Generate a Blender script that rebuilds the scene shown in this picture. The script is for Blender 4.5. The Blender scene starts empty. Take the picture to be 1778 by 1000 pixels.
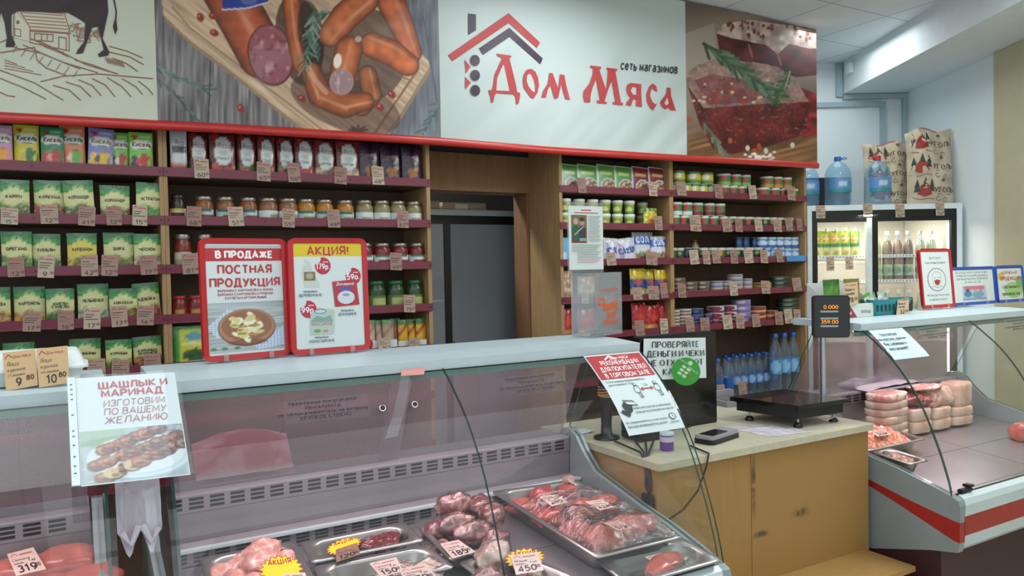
import bpy, math, random
from mathutils import Vector, Matrix, noise as mnoise
random.seed(7)
SC = bpy.context.scene
COL = SC.collection
R = math.radians
# ------------------------------------------------------------------ camera
CAM = Vector((0.0, 0.0, 1.50)); F = 1335.0
YAW, PITCH, ROLL = R(30.2), R(1.5), R(1.1)
ZV = Vector((0, 0, 1))
D0 = Vector((math.sin(YAW), math.cos(YAW), 0)); R0 = Vector((math.cos(YAW), -math.sin(YAW), 0))
DV = D0*math.cos(PITCH) - ZV*math.sin(PITCH); U0 = ZV*math.cos(PITCH) + D0*math.sin(PITCH)
RV = R0*math.cos(ROLL) - U0*math.sin(ROLL); UV = U0*math.cos(ROLL) + R0*math.sin(ROLL)
cd = bpy.data.cameras.new('camera'); co = bpy.data.objects.new('camera', cd); COL.objects.link(co)
co.matrix_world = Matrix(((RV.x, UV.x, -DV.x, CAM.x), (RV.y, UV.y, -DV.y, CAM.y), (RV.z, UV.z, -DV.z, CAM.z), (0, 0, 0, 1)))
cd.sensor_width = 36.0; cd.lens = 36.0*F/1778.0; cd.clip_start = 0.02; cd.clip_end = 100
SC.camera = co
# ------------------------------------------------------------------ world, lights, exposure
SC.view_settings.view_transform = 'Standard'; SC.view_settings.look = 'None'
SC.view_settings.exposure = -0.28; SC.view_settings.gamma = 1.0
SC.view_settings.use_curve_mapping = False
wd = bpy.data.worlds.new('shop_daylight'); SC.world = wd; wd.use_nodes = True
wd.node_tree.nodes['Background'].inputs[0].default_value = (0.87, 0.95, 1.0, 1)
wd.node_tree.nodes['Background'].inputs[1].default_value = 1.15
def area(name, loc, rot, sx, sy, power, col=(0.90, 0.98, 1.0)):
    l = bpy.data.lights.new(name, 'AREA'); l.shape = 'RECTANGLE'; l.size = sx; l.size_y = sy
    l.energy = power; l.color = col
    o = bpy.data.objects.new(name, l); COL.objects.link(o); o.location = loc; o.rotation_euler = rot
    return o
area('ceiling_lamp_or_fill', (2.05, 2.55, 2.86), (0, 0, 0), 0.6, 0.6, 14)
area('ceiling_lamp_or_fill', (-0.4, 1.5, 2.86), (0, 0, 0), 1.5, 1.2, 24)
area('ceiling_lamp_or_fill', (1.2, 0.2, 2.86), (0, 0, 0), 2.6, 2.0, 26)
area('ceiling_lamp_or_fill', (3.4, 0.8, 2.86), (0, 0, 0), 0.6, 0.6, 24)
area('ceiling_lamp_or_fill', (3.55, 1.25, 2.86), (0, 0, 0), 1.0, 1.0, 75)  # fill, not a fixture: added to brighten the right wall and fridge corner
area('ceiling_lamp_or_fill', tuple(R0*2.1+D0*5.0+Vector((0, 0, 2.93))), (0, 0, -YAW), 0.6, 0.6, 9)
area('fridge_fill_light', tuple(R0*2.43+D0*5.2+Vector((0, 0, 1.80))), (0, 0, 0), 0.5, 0.3, 9, (1.0, 0.97, 0.88))  # added fill under the fridge roof, boosts the weak lamp tubes
area('storeroom_fill_light', (1.2, 4.45, 2.86), (0, 0, 0), 0.6, 0.3, 45)  # added fill, no known lamp: lifts the dark fridge behind the doorway
area('ceiling_lamp_or_fill', (-0.6, -2.0, 2.86), (0, 0, 0), 2.6, 2.0, 30)
SC.cycles.transparent_max_bounces = 32

# ------------------------------------------------------------------ measuring: pixel of the photo -> point on a real plane
def ray(x, y): return DV*F + RV*(x-889.0) + UV*(500.0-y)
def on_y(x, y, Y):
    r = ray(x, y); return CAM + r*((Y-CAM.y)/r.y)
def on_z(x, y, Z):
    r = ray(x, y); return CAM + r*((Z-CAM.z)/r.z)
def on_x(x, y, X):
    r = ray(x, y); return CAM + r*((X-CAM.x)/r.x)
def on_plane(x, y, p, n):
    r = ray(x, y); return CAM + r*((Vector(p)-CAM).dot(n)/r.dot(n))
def on_line_plane(x, y, ya, za, yb, zb):          # plane that holds the X axis direction and the line (ya,za)-(yb,zb)
    return on_plane(x, y, (0, ya, za), Vector((0, -(zb-za), yb-ya)))

# ------------------------------------------------------------------ colours and materials
def lin(c):
    if isinstance(c, str):
        c = c.lstrip('#'); c = tuple(int(c[i:i+2], 16) for i in (0, 2, 4))
    o = []
    for v in c[:3]:
        v = v/255.0; o.append(v/12.92 if v <= 0.04045 else ((v+0.055)/1.055)**2.4)
    return tuple(o)
MATS = {}
def nodes_of(name):
    m = bpy.data.materials.new(name); m.use_nodes = True
    return m, m.node_tree, m.node_tree.nodes['Principled BSDF']
def plain(name, col, rough=0.5, metal=0.0, var=0.06, scale=14.0, spec=0.5, coat=0.0, bump=0.0, bscale=60.0, stretch=None):
    if name in MATS: return MATS[name]
    m, nt, b = nodes_of(name)
    c = lin(col)
    tc = nt.nodes.new('ShaderNodeTexCoord'); mp = nt.nodes.new('ShaderNodeMapping')
    nt.links.new(tc.outputs['Object'], mp.inputs['Vector'])
    if stretch: mp.inputs['Scale'].default_value = stretch
    n = nt.nodes.new('ShaderNodeTexNoise'); n.inputs['Scale'].default_value = scale; n.inputs['Detail'].default_value = 3
    nt.links.new(mp.outputs['Vector'], n.inputs['Vector'])
    r = nt.nodes.new('ShaderNodeValToRGB')
    r.color_ramp.elements[0].position = 0.3; r.color_ramp.elements[1].position = 0.7
    r.color_ramp.elements[0].color = tuple(v*(1-var) for v in c)+(1,)
    r.color_ramp.elements[1].color = tuple(min(1, v*(1+var)) for v in c)+(1,)
    nt.links.new(n.outputs['Fac'], r.inputs['Fac']); nt.links.new(r.outputs['Color'], b.inputs['Base Color'])
    b.inputs['Roughness'].default_value = rough; b.inputs['Metallic'].default_value = metal
    b.inputs['Specular IOR Level'].default_value = spec; b.inputs['Coat Weight'].default_value = coat
    if bump:
        n2 = nt.nodes.new('ShaderNodeTexNoise'); n2.inputs['Scale'].default_value = bscale; n2.inputs['Detail'].default_value = 4
        nt.links.new(mp.outputs['Vector'], n2.inputs['Vector'])
        bp = nt.nodes.new('ShaderNodeBump'); bp.inputs['Strength'].default_value = bump; bp.inputs['Distance'].default_value = 0.004
        nt.links.new(n2.outputs['Fac'], bp.inputs['Height']); nt.links.new(bp.outputs['Normal'], b.inputs['Normal'])
    MATS[name] = m; return m
def wood(name, col, dark=0.8, rough=0.55, vertical=True):
    if name in MATS: return MATS[name]
    return plain(name, col, rough, 0, 1-dark, 9.0, 0.4, stretch=(6, 6, 0.5) if vertical else (0.5, 6, 6))
def printed(name, rough, coat=0.0, bump=0.0, bscale=30.0, dist=0.01):
    m, nt, b = nodes_of(name)
    a = nt.nodes.new('ShaderNodeAttribute'); a.attribute_name = 'Col'
    nt.links.new(a.outputs['Color'], b.inputs['Base Color'])
    b.inputs['Roughness'].default_value = rough; b.inputs['Coat Weight'].default_value = coat
    b.inputs['Coat Roughness'].default_value = 0.15
    if bump:
        tc = nt.nodes.new('ShaderNodeTexCoord')
        n2 = nt.nodes.new('ShaderNodeTexNoise'); n2.inputs['Scale'].default_value = bscale; n2.inputs['Detail'].default_value = 3
        nt.links.new(tc.outputs['Object'], n2.inputs['Vector'])
        bp = nt.nodes.new('ShaderNodeBump'); bp.inputs['Strength'].default_value = bump; bp.inputs['Distance'].default_value = dist
        nt.links.new(n2.outputs['Fac'], bp.inputs['Height']); nt.links.new(bp.outputs['Normal'], b.inputs['Normal'])
    MATS[name] = m; return m
printed('printed_paper', 0.6)
printed('printed_gloss', 0.3, 0.15)
printed('printed_foil', 0.25, 0.25, 0.35, 38.0, 0.012)
printed('printed_can', 0.35, 0.1)
def banner_vinyl():
    m, nt, b = nodes_of('banner_vinyl')
    a = nt.nodes.new('ShaderNodeAttribute'); a.attribute_name = 'Col'
    nt.links.new(a.outputs['Color'], b.inputs['Base Color'])
    b.inputs['Roughness'].default_value = 0.42; b.inputs['Specular IOR Level'].default_value = 0.35
    tc = nt.nodes.new('ShaderNodeTexCoord'); mp = nt.nodes.new('ShaderNodeMapping')
    mp.inputs['Scale'].default_value = (0.45, 1, 3.2); m0 = nt.nodes.new('ShaderNodeMapping'); m0.inputs['Rotation'].default_value = (0, R(40), 0)
    nt.links.new(tc.outputs['Object'], m0.inputs['Vector']); nt.links.new(m0.outputs['Vector'], mp.inputs['Vector'])
    n2 = nt.nodes.new('ShaderNodeTexNoise'); n2.inputs['Scale'].default_value = 1.7; n2.inputs['Detail'].default_value = 1
    nt.links.new(mp.outputs['Vector'], n2.inputs['Vector'])
    bp = nt.nodes.new('ShaderNodeBump'); bp.inputs['Strength'].default_value = 0.55; bp.inputs['Distance'].default_value = 0.06
    nt.links.new(n2.outputs['Fac'], bp.inputs['Height']); nt.links.new(bp.outputs['Normal'], b.inputs['Normal'])
    MATS['banner_vinyl'] = m
banner_vinyl()
def glass(name, tint=(0.96, 0.985, 0.975), rough=0.02, ior=1.45, haze=0.0, haze_col=(0.7, 0.7, 0.75), bump=0.0, bscale=40.0, boost=1.0):
    m = bpy.data.materials.new(name); m.use_nodes = True; nt = m.node_tree; nt.nodes.clear()
    out = nt.nodes.new('ShaderNodeOutputMaterial'); mx = nt.nodes.new('ShaderNodeMixShader')
    tr = nt.nodes.new('ShaderNodeBsdfTransparent'); gl = nt.nodes.new('ShaderNodeBsdfGlossy'); lw = nt.nodes.new('ShaderNodeLayerWeight'); lw.inputs['Blend'].default_value = 0.5
    tr.inputs['Color'].default_value = tuple(tint)+(1,); gl.inputs['Roughness'].default_value = rough
    f0 = ((ior-1)/(ior+1))**2
    pw = nt.nodes.new('ShaderNodeMath'); pw.operation = 'POWER'; pw.inputs[1].default_value = 5.0; nt.links.new(lw.outputs['Facing'], pw.inputs[0])
    fr = nt.nodes.new('ShaderNodeMath'); fr.operation = 'MULTIPLY_ADD'; fr.inputs[1].default_value = 1-f0; fr.inputs[2].default_value = f0; nt.links.new(pw.outputs[0], fr.inputs[0])
    if bump:
        tc = nt.nodes.new('ShaderNodeTexCoord'); n2 = nt.nodes.new('ShaderNodeTexNoise'); n2.inputs['Scale'].default_value = bscale; n2.inputs['Detail'].default_value = 4
        nt.links.new(tc.outputs['Object'], n2.inputs['Vector'])
        bp = nt.nodes.new('ShaderNodeBump'); bp.inputs['Strength'].default_value = bump; bp.inputs['Distance'].default_value = 0.01
        nt.links.new(n2.outputs['Fac'], bp.inputs['Height'])
        nt.links.new(bp.outputs['Normal'], gl.inputs['Normal']); nt.links.new(bp.outputs['Normal'], lw.inputs['Normal'])
    base = tr
    if haze:
        df = nt.nodes.new('ShaderNodeBsdfDiffuse'); df.inputs['Color'].default_value = tuple(haze_col)+(1,)
        m2 = nt.nodes.new('ShaderNodeMixShader'); m2.inputs['Fac'].default_value = haze
        nt.links.new(tr.outputs[0], m2.inputs[1]); nt.links.new(df.outputs[0], m2.inputs[2]); base = m2
    fac = fr.outputs[0]
    if boost != 1.0:
        mt = nt.nodes.new('ShaderNodeMath'); mt.operation = 'MULTIPLY'; mt.use_clamp = True; mt.inputs[1].default_value = boost
        nt.links.new(fac, mt.inputs[0]); fac = mt.outputs[0]
    nt.links.new(fac, mx.inputs['Fac']); nt.links.new(base.outputs[0], mx.inputs[1]); nt.links.new(gl.outputs[0], mx.inputs[2])
    nt.links.new(mx.outputs[0], out.inputs['Surface'])
    MATS[name] = m; return m
glass('clear_glass', boost=1.25)
glass('door_glass', (0.66, 0.62, 0.65), 0.3, 1.35, 0.30, (0.42, 0.36, 0.40))
glass('fridge_glass', (0.95, 0.97, 0.97), 0.01, 1.4)
glass('dark_fridge_glass', (0.30, 0.34, 0.38), 0.03, 1.6, 0.55, (0.50, 0.55, 0.60))
glass('acrylic', (0.95, 0.96, 0.965), 0.03, 1.49, 0.12, (0.75, 0.77, 0.8))
glass('cling_film', (0.96, 0.94, 0.94), 0.12, 1.5, 0.025, (0.9, 0.85, 0.87), 1.0, 45.0, 2.5)
glass('plastic_sleeve', (0.97, 0.98, 0.98), 0.06, 1.45, 0.06, (0.9, 0.95, 1.0), 0.25, 8.0)
glass('bottle_plastic', (0.86, 0.92, 0.97), 0.03, 1.4, 0.08, (0.7, 0.85, 1.0))
glass('bottle_blue', (0.74, 0.88, 0.96), 0.03, 1.45, 0.16, (0.45, 0.68, 0.88))
glass('jar_glass', (0.96, 0.97, 0.96), 0.03, 1.4)
glass('bag_film', (0.93, 0.90, 0.93), 0.2, 1.4, 0.62, (0.85, 0.78, 0.86), 0.6, 30.0)
glass('sticker_film', (0.94, 0.94, 0.95), 0.2, 1.25, 0.03, (0.7, 0.7, 0.75))
def emit(name, col, strength):
    m = bpy.data.materials.new(name); m.use_nodes = True; nt = m.node_tree; nt.nodes.clear()
    out = nt.nodes.new('ShaderNodeOutputMaterial'); e = nt.nodes.new('ShaderNodeEmission')
    e.inputs['Color'].default_value = tuple(col)+(1,); e.inputs['Strength'].default_value = strength
    nt.links.new(e.outputs[0], out.inputs['Surface']); MATS[name] = m; return m
emit('lamp_tube', (1.0, 0.78, 0.82), 5.0); emit('fridge_tube', (1.0, 0.97, 0.88), 6.0); emit('digit_glow', (1.0, 0.32, 0.02), 2.2)
def meat(name, c1, c2, c3, scale=16.0, rough=0.35, fat=0.62, coat=0.3):
    m, nt, b = nodes_of(name)
    tc = nt.nodes.new('ShaderNodeTexCoord')
    n = nt.nodes.new('ShaderNodeTexNoise'); n.inputs['Scale'].default_value = scale; n.inputs['Detail'].default_value = 5; n.inputs['Distortion'].default_value = 0.8
    nt.links.new(tc.outputs['Object'], n.inputs['Vector'])
    r = nt.nodes.new('ShaderNodeValToRGB'); e = r.color_ramp.elements
    e[0].position = 0.32; e[0].color = lin(c1)+(1,); e[1].position = 0.52; e[1].color = lin(c2)+(1,)
    x = e.new(fat); x.color = lin(c3)+(1,)
    nt.links.new(n.outputs['Fac'], r.inputs['Fac']); nt.links.new(r.outputs['Color'], b.inputs['Base Color'])
    b.inputs['Roughness'].default_value = rough; b.inputs['Coat Weight'].default_value = coat; b.inputs['Coat Roughness'].default_value = 0.12
    bp = nt.nodes.new('ShaderNodeBump'); bp.inputs['Strength'].default_value = 0.35; bp.inputs['Distance'].default_value = 0.004
    nt.links.new(n.outputs['Fac'], bp.inputs['Height']); nt.links.new(bp.outputs['Normal'], b.inputs['Normal'])
    MATS[name] = m; return m
meat('chicken_meat', '#bd7570', '#d69c92', '#f0ddd2', 20.0)
meat('pork_meat', '#9c4740', '#b2584c', '#cc8c7c', 9.0, 0.35, 0.75)
meat('raw_beef', '#8e2f30', '#a8413f', '#d58b80', 12.0, 0.3, 0.72)
meat('offal_meat', '#5a1a20', '#8c3030', '#d0a49c', 24.0, 0.25, 0.66, 0.5)
meat('liver_meat', '#4c1618', '#6e2628', '#8c4040', 30.0, 0.2, 0.7, 0.6)
meat('minced_meat', '#c8624a', '#dd806a', '#efb8a6', 60.0, 0.4, 0.6)
meat('minced_pale', '#c87a70', '#d8968a', '#efc8be', 60.0, 0.4, 0.6)
meat('frozen_meat', '#a98676', '#c4a796', '#ddd0c6', 8.0, 0.5, 0.62, 0.0)

# ------------------------------------------------------------------ mesh building
class MB:
    def __init__(s): s.v = []; s.f = []; s.m = []; s.c = []; s.sm = []; s.names = []
    def mi(s, m):
        if m not in s.names: s.names.append(m)
        return s.names.index(m)
    def add(s, vs, fs, mat, col=None, smooth=False):
        k = len(s.v); s.v.extend([tuple(p) for p in vs]); mi = s.mi(mat)
        percol = isinstance(col, list)
        for f in fs:
            s.f.append([i+k for i in f]); s.m.append(mi); s.sm.append(smooth)
            s.c.append([col[i] for i in f] if percol else col)
    def box(s, x0, x1, y0, y1, z0, z1, mat, col=None, M=None):
        vs = [Vector((x, y, z)) for z in (z0, z1) for y in (y0, y1) for x in (x0, x1)]
        if M is not None: vs = [M @ p for p in vs]
        s.add(vs, [(0, 2, 3, 1), (4, 5, 7, 6), (0, 1, 5, 4), (2, 6, 7, 3), (0, 4, 6, 2), (1, 3, 7, 5)], mat, col)
    def rbox(s, x0, x1, y0, y1, z0, z1, r, mat, col=None, M=None, n=3, axis='y'):
        # box whose outline (seen along axis) has rounded corners
        if axis == 'y': a0, a1, b0, b1, c0, c1 = x0, x1, z0, z1, y0, y1; mk = lambda a, b, c: Vector((a, c, b))
        elif axis == 'z': a0, a1, b0, b1, c0, c1 = x0, x1, y0, y1, z0, z1; mk = lambda a, b, c: Vector((a, b, c))
        else: a0, a1, b0, b1, c0, c1 = y0, y1, z0, z1, x0, x1; mk = lambda a, b, c: Vector((c, a, b))
        pts = rrect(a0, b0, a1, b1, r, n)
        s.prism([(a, b) for a, b in pts], c0, c1, mk, mat, col, M)
    def prism(s, pts, c0, c1, mk, mat, col=None, M=None, smooth=False, cap=True):
        n = len(pts)
        vs = [mk(a, b, c0) for a, b in pts] + [mk(a, b, c1) for a, b in pts]
        if M is not None: vs = [M @ p for p in vs]
        fs = [(i, (i+1) % n, n+(i+1) % n, n+i) for i in range(n)]
        s.add(vs, fs, mat, col, smooth)
        if cap: s.add(vs, [tuple(range(n-1, -1, -1)), tuple(range(n, 2*n))], mat, col)
    def lathe(s, prof, mat, n=20, c=(0, 0, 0), colfn=None, col=None, smooth=True, M=None, cap=True):
        vs = []; cols = []; k = len(prof)
        z0 = prof[0][1]; z1 = prof[-1][1]
        for j, (r, z) in enumerate(prof):
            for i in range(n):
                t = 2*math.pi*i/n
                p = Vector((c[0]+r*math.sin(t), c[1]-r*math.cos(t), c[2]+z))
                vs.append(M @ p if M is not None else p)
                if colfn: cols.append(colfn(((i/n)+0.5) % 1.0-0.5, (z-z0)/(z1-z0+1e-9)))
        fs = [(j*n+i, j*n+(i+1) % n, (j+1)*n+(i+1) % n, (j+1)*n+i) for j in range(k-1) for i in range(n)]
        s.add(vs, fs, mat, cols if colfn else col, smooth)
        if cap: s.add(vs, [tuple(range(n-1, -1, -1)), tuple(range((k-1)*n, k*n))], mat, cols if colfn else col)
    def tube(s, pts, r, mat, n=8, col=None):
        pts = [Vector(p) for p in pts]; vs = []; up = Vector((0, 0, 1))
        for i, p in enumerate(pts):
            d = (pts[min(i+1, len(pts)-1)]-pts[max(i-1, 0)]).normalized()
            a = d.cross(up)
            if a.length < 1e-3: a = d.cross(Vector((1, 0, 0)))
            a.normalize(); b = d.cross(a)
            rr = r[i] if isinstance(r, (list, tuple)) else r
            for j in range(n):
                t = 2*math.pi*j/n; vs.append(p+a*(rr*math.cos(t))+b*(rr*math.sin(t)))
        fs = [(i*n+j, i*n+(j+1) % n, (i+1)*n+(j+1) % n, (i+1)*n+j) for i in range(len(pts)-1) for j in range(n)]
        s.add(vs, fs, mat, col, True)
        s.add(vs, [tuple(range(n-1, -1, -1)), tuple(range((len(pts)-1)*n, len(pts)*n))], mat, col)
    def grid(s, fn, nu, nv, mat, colfn=None, col=None, smooth=True):
        vs = [fn(i/nu, j/nv) for j in range(nv+1) for i in range(nu+1)]
        cols = [colfn(i/nu, j/nv) for j in range(nv+1) for i in range(nu+1)] if colfn else col
        w = nu+1
        s.add(vs, [(j*w+i, j*w+i+1, (j+1)*w+i+1, (j+1)*w+i) for j in range(nv) for i in range(nu)], mat, cols, smooth)
    def blob(s, c, r, mat, amp=0.18, freq=2.0, seed=0, n=14, M=None, col=None, flat=0.0):
        vs = []; c = Vector(c); off = Vector((seed*3.7, seed*1.3, seed*2.1))
        for j in range(n+1):
            ph = math.pi*j/n
            for i in range(2*n):
                t = math.pi*i/n; d = Vector((math.sin(ph)*math.cos(t), math.sin(ph)*math.sin(t), math.cos(ph)))
                k = 1+amp*mnoise.noise(d*freq+off)+amp*0.4*mnoise.noise(d*freq*2.7+off)
                p = Vector((d.x*r[0]*k, d.y*r[1]*k, d.z*r[2]*k))
                if M is not None: p = M @ p
                p += c
                if flat and p.z < flat: p.z = flat
                vs.append(p)
        w = 2*n
        s.add(vs, [(j*w+i, (j+1)*w+i, (j+1)*w+(i+1) % w, j*w+(i+1) % w) for j in range(n) for i in range(w)], mat, col, True)
    def build(s, name, parent=None, loc=None, local=False):
        """parent: vertices are world points and become relative to the parent's place unless local"""
        off = Vector((0, 0, 0))
        if parent is not None and not local: off = parent.location.copy()
        elif loc is not None and not local: off = Vector(loc)
        me = bpy.data.meshes.new(name)
        me.from_pydata([(p[0]-off.x, p[1]-off.y, p[2]-off.z) for p in s.v], [], s.f)
        for nme in s.names: me.materials.append(MATS[nme])
        me.polygons.foreach_set('material_index', s.m); me.polygons.foreach_set('use_smooth', s.sm)
        if any(c is not None for c in s.c):
            at = me.color_attributes.new('Col', 'FLOAT_COLOR', 'CORNER'); buf = []
            for f, c in zip(s.f, s.c):
                if c is None: buf.extend((1, 1, 1, 1)*len(f))
                elif isinstance(c, list):
                    for q in c: buf.extend((q[0], q[1], q[2], 1))
                else: buf.extend((c[0], c[1], c[2], 1)*len(f))
            at.data.foreach_set('color', buf)
        me.update()
        o = bpy.data.objects.new(name, me); COL.objects.link(o)
        if parent is not None: o.parent = parent
        elif loc is not None: o.location = loc
        return o
def rrect(x0, y0, x1, y1, r, n=3):
    o = []
    for cx, cy, a in ((x1-r, y1-r, 0), (x0+r, y1-r, 90), (x0+r, y0+r, 180), (x1-r, y0+r, 270)):
        for i in range(n+1):
            t = R(a+90*i/n); o.append((cx+r*math.cos(t), cy+r*math.sin(t)))
    return o
XZ = lambda a, b, c: Vector((a, c, b))      # outline in x,z; thickness in y
YZ = lambda a, b, c: Vector((c, a, b))      # outline in y,z; thickness in x
XY = lambda a, b, c: Vector((a, b, c))
def thing(name, label, cat, loc=(0, 0, 0), group=None, rot=None):
    o = bpy.data.objects.new(name, None); o.empty_display_size = 0.05; COL.objects.link(o); o.location = loc
    if rot: o.rotation_euler = rot
    return tag(o, label, cat, group)
def tag(o, label, cat, group=None):
    label = ' '.join(label.split())
    o['label'] = label; o['category'] = cat
    if group: o['group'] = group
    return o
def struct(mb, name):
    o = mb.build(name); o['kind'] = 'structure'; return o
def copy_thing(o, parent=None):
    c = o.copy(); COL.objects.link(c)
    if parent is not None: c.parent = parent
    for ch in list(o.children): copy_thing(ch, c)
    return c
ORD = ['first', 'second', 'third', 'fourth', 'fifth', 'sixth', 'seventh', 'eighth', 'ninth', 'tenth', 'eleventh', 'twelfth', 'thirteenth', 'fourteenth']
# ------------------------------------------------------------------ stroke lettering
def arc(cx, cy, rx, ry, a0, a1, n=8):
    return [(cx+rx*math.cos(R(a0+(a1-a0)*i/n)), cy+ry*math.sin(R(a0+(a1-a0)*i/n))) for i in range(n+1)]
GL = {}
def g(ch, w, *st): GL[ch] = (w, st)
OV = arc(.34, .5, .34, .5, 90, 450, 18)
g('А', .68, [(0, 0), (.34, 1), (.68, 0)], [(.12, .32), (.56, .32)])
g('Б', .56, [(.5, 1), (0, 1), (0, 0), (.3, 0)] + arc(.3, .28, .26, .28, -90, 90) + [(0, .56)])
g('В', .56, [(0, 0), (0, 1), (.27, 1)] + arc(.27, .77, .23, .23, 90, -90, 6) + [(0, .54)], [(.27, .54)] + arc(.29, .27, .27, .27, 90, -90, 6) + [(0, 0)])
g('Г', .46, [(0, 0), (0, 1), (.46, 1)])
g('Д', .72, [(.1, 0), (.22, 1), (.58, 1), (.58, 0)], [(0, -.2), (0, 0), (.72, 0), (.72, -.2)])
g('Е', .48, [(.48, 1), (0, 1), (0, 0), (.48, 0)], [(0, .52), (.42, .52)])
g('Ё', .48, [(.48, 1), (0, 1), (0, 0), (.48, 0)], [(0, .52), (.42, .52)])
g('Ж', .9, [(.45, 0), (.45, 1)], [(0, 0), (.36, .52), (.02, 1)], [(.9, 0), (.54, .52), (.88, 1)])
g('З', .52, [(0, .86)] + arc(.25, .76, .24, .24, 130, -90, 8), [(.2, .52)] + arc(.25, .26, .27, .26, 90, -150, 9))
g('И', .6, [(0, 1), (0, 0), (.6, 1), (.6, 0)])
g('Й', .6, [(0, 1), (0, 0), (.6, 1), (.6, 0)], arc(.3, 1.2, .14, .1, 180, 360, 5))
g('К', .58, [(0, 0), (0, 1)], [(.56, 1), (.06, .5), (.58, 0)])
g('Л', .62, [(0, 0), (.1, .06), (.2, 1), (.62, 1), (.62, 0)])
g('М', .72, [(0, 0), (.04, 1), (.36, .2), (.68, 1), (.72, 0)])
g('Н', .58, [(0, 0), (0, 1)], [(.58, 0), (.58, 1)], [(0, .52), (.58, .52)])
g('О', .68, OV)
g('П', .58, [(0, 0), (0, 1), (.58, 1), (.58, 0)])
g('Р', .54, [(0, 0), (0, 1), (.27, 1)] + arc(.27, .72, .27, .28, 90, -90, 7) + [(0, .44)])
g('С', .6, arc(.34, .5, .34, .5, 45, 315, 13))
g('Т', .58, [(.29, 0), (.29, 1)], [(0, 1), (.58, 1)])
g('У', .58, [(0, 1), (.31, .34)], [(.58, 1), (.22, .06), (.06, 0)])
g('Ф', .76, arc(.38, .54, .37, .3, 90, 450, 14), [(.38, 0), (.38, 1)])
g('Х', .6, [(0, 0), (.6, 1)], [(0, 1), (.6, 0)])
g('Ц', .68, [(0, 1), (0, 0), (.66, 0), (.68, -.2)], [(.57, 1), (.57, 0)])
g('Ч', .54, [(0, 1), (0, .55), (.12, .42), (.54, .42)], [(.54, 1), (.54, 0)])
g('Ш', .82, [(0, 1), (0, 0), (.82, 0), (.82, 1)], [(.41, 0), (.41, 1)])
g('Щ', .92, [(0, 1), (0, 0), (.9, 0), (.92, -.2)], [(.4, 0), (.4, 1)], [(.8, 0), (.8, 1)])
g('Ь', .5, [(0, 1), (0, 0), (.25, 0)] + arc(.25, .28, .25, .28, -90, 90, 7) + [(0, .56)])
g('Ы', .74, [(0, 1), (0, 0), (.2, 0)] + arc(.2, .28, .24, .28, -90, 90, 7) + [(0, .56)], [(.72, 0), (.72, 1)])
g('Э', .6, arc(.26, .5, .34, .5, 135, -135, 12), [(.2, .52), (.58, .52)])
g('Ю', .88, [(0, 0), (0, 1)], [(0, .52), (.26, .52)], arc(.57, .5, .31, .5, 90, 450, 16))
g('Я', .56, [(.56, 0), (.56, 1), (.28, 1)] + arc(.28, .73, .27, .27, 90, 270, 7) + [(.56, .46)], [(.3, .46), (0, 0)])
g('0', .56, arc(.28, .5, .28, .5, 90, 450, 16)); g('1', .36, [(0, .78), (.24, 1), (.24, 0)])
g('2', .54, arc(.27, .72, .26, .28, 160, -35, 8) + [(0, 0), (.54, 0)])
g('3', .52, arc(.25, .76, .24, .24, 140, -90, 8), arc(.25, .27, .27, .27, 90, -145, 9))
g('4', .58, [(.42, 0), (.42, 1), (0, .28), (.58, .28)])
g('5', .54, [(.48, 1), (.08, 1), (.04, .56)] + arc(.25, .32, .28, .32, 110, -140, 10))
g('6', .54, arc(.27, .3, .26, .3, 90, 450, 14), [(.02, .34), (.12, .74), (.4, 1)])
g('7', .52, [(0, 1), (.52, 1), (.16, 0)])
g('8', .54, arc(.27, .76, .22, .24, 90, 450, 12), arc(.27, .27, .27, .27, 90, 450, 12))
g('9', .54, arc(.27, .7, .26, .3, 90, 450, 14), [(.52, .66), (.42, .26), (.14, 0)])
g('!', .12, [(.06, 1), (.06, .3)], [(.06, .1), (.06, 0)]); g('.', .12, [(.06, .1), (.06, 0)]); g(',', .14, [(.1, .1), (.03, -.14)])
g('-', .34, [(.02, .45), (.32, .45)]); g(':', .12, [(.06, .6), (.06, .5)], [(.06, .1), (.06, 0)]); g('/', .4, [(0, 0), (.4, 1)])
g('w', .7, [(0, .7), (.17, 0), (.35, .6), (.53, 0), (.7, .7)]); g('b', .5, [(0, 1), (0, 0)], arc(.25, .33, .25, .33, 90, 450, 10))
g('d', .5, [(.5, 1), (.5, 0)], arc(.25, .33, .25, .33, 90, 450, 10)); g('r', .34, [(0, 0), (0, .66)], [(0, .4), (.14, .64), (.34, .64)]); g('u', .48, [(0, .66), (0, .16), (.2, 0), (.48, .2), (.48, .66)], [(.48, .2), (.48, 0)])
g('e', .5, [(.02, .34), (.5, .34)] + arc(.25, .33, .25, .33, 0, 320, 10))
g('g', .5, arc(.25, .33, .25, .33, 90, 450, 10), [(.5, .66), (.5, -.1), (.25, -.26), (.05, -.2)])
g('R', .56, [(0, 0), (0, 1), (.27, 1)] + arc(.27, .74, .26, .26, 90, -90, 7) + [(0, .48)], [(.28, .48), (.56, 0)])
g('i', .1, [(.05, 0), (.05, .66)], [(.05, .86), (.05, .96)]); g('c', .46, arc(.27, .33, .27, .33, 50, 310, 9)); g('o', .52, arc(.26, .33, .26, .33, 90, 450, 12))
g('а', .5, [(.06, .6), (.3, .68), (.44, .56), (.46, .0)], arc(.24, .2, .21, .19, 90, 450, 10)); g('е', .5, GL['e'][1][0])
g('р', .5, [(0, .66), (0, -.3)], arc(.25, .33, .25, .33, 90, 450, 10)); g('у', .46, [(0, .66), (.24, .02)], [(.46, .66), (.16, -.26), (.02, -.28)])
g('б', .5, arc(.25, .3, .25, .3, 90, 450, 10), [(.01, .34), (.1, .85), (.48, 1)]); g('ф', .68, arc(.34, .33, .33, .3, 90, 450, 12), [(.34, -.3), (.34, 1)])
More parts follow.
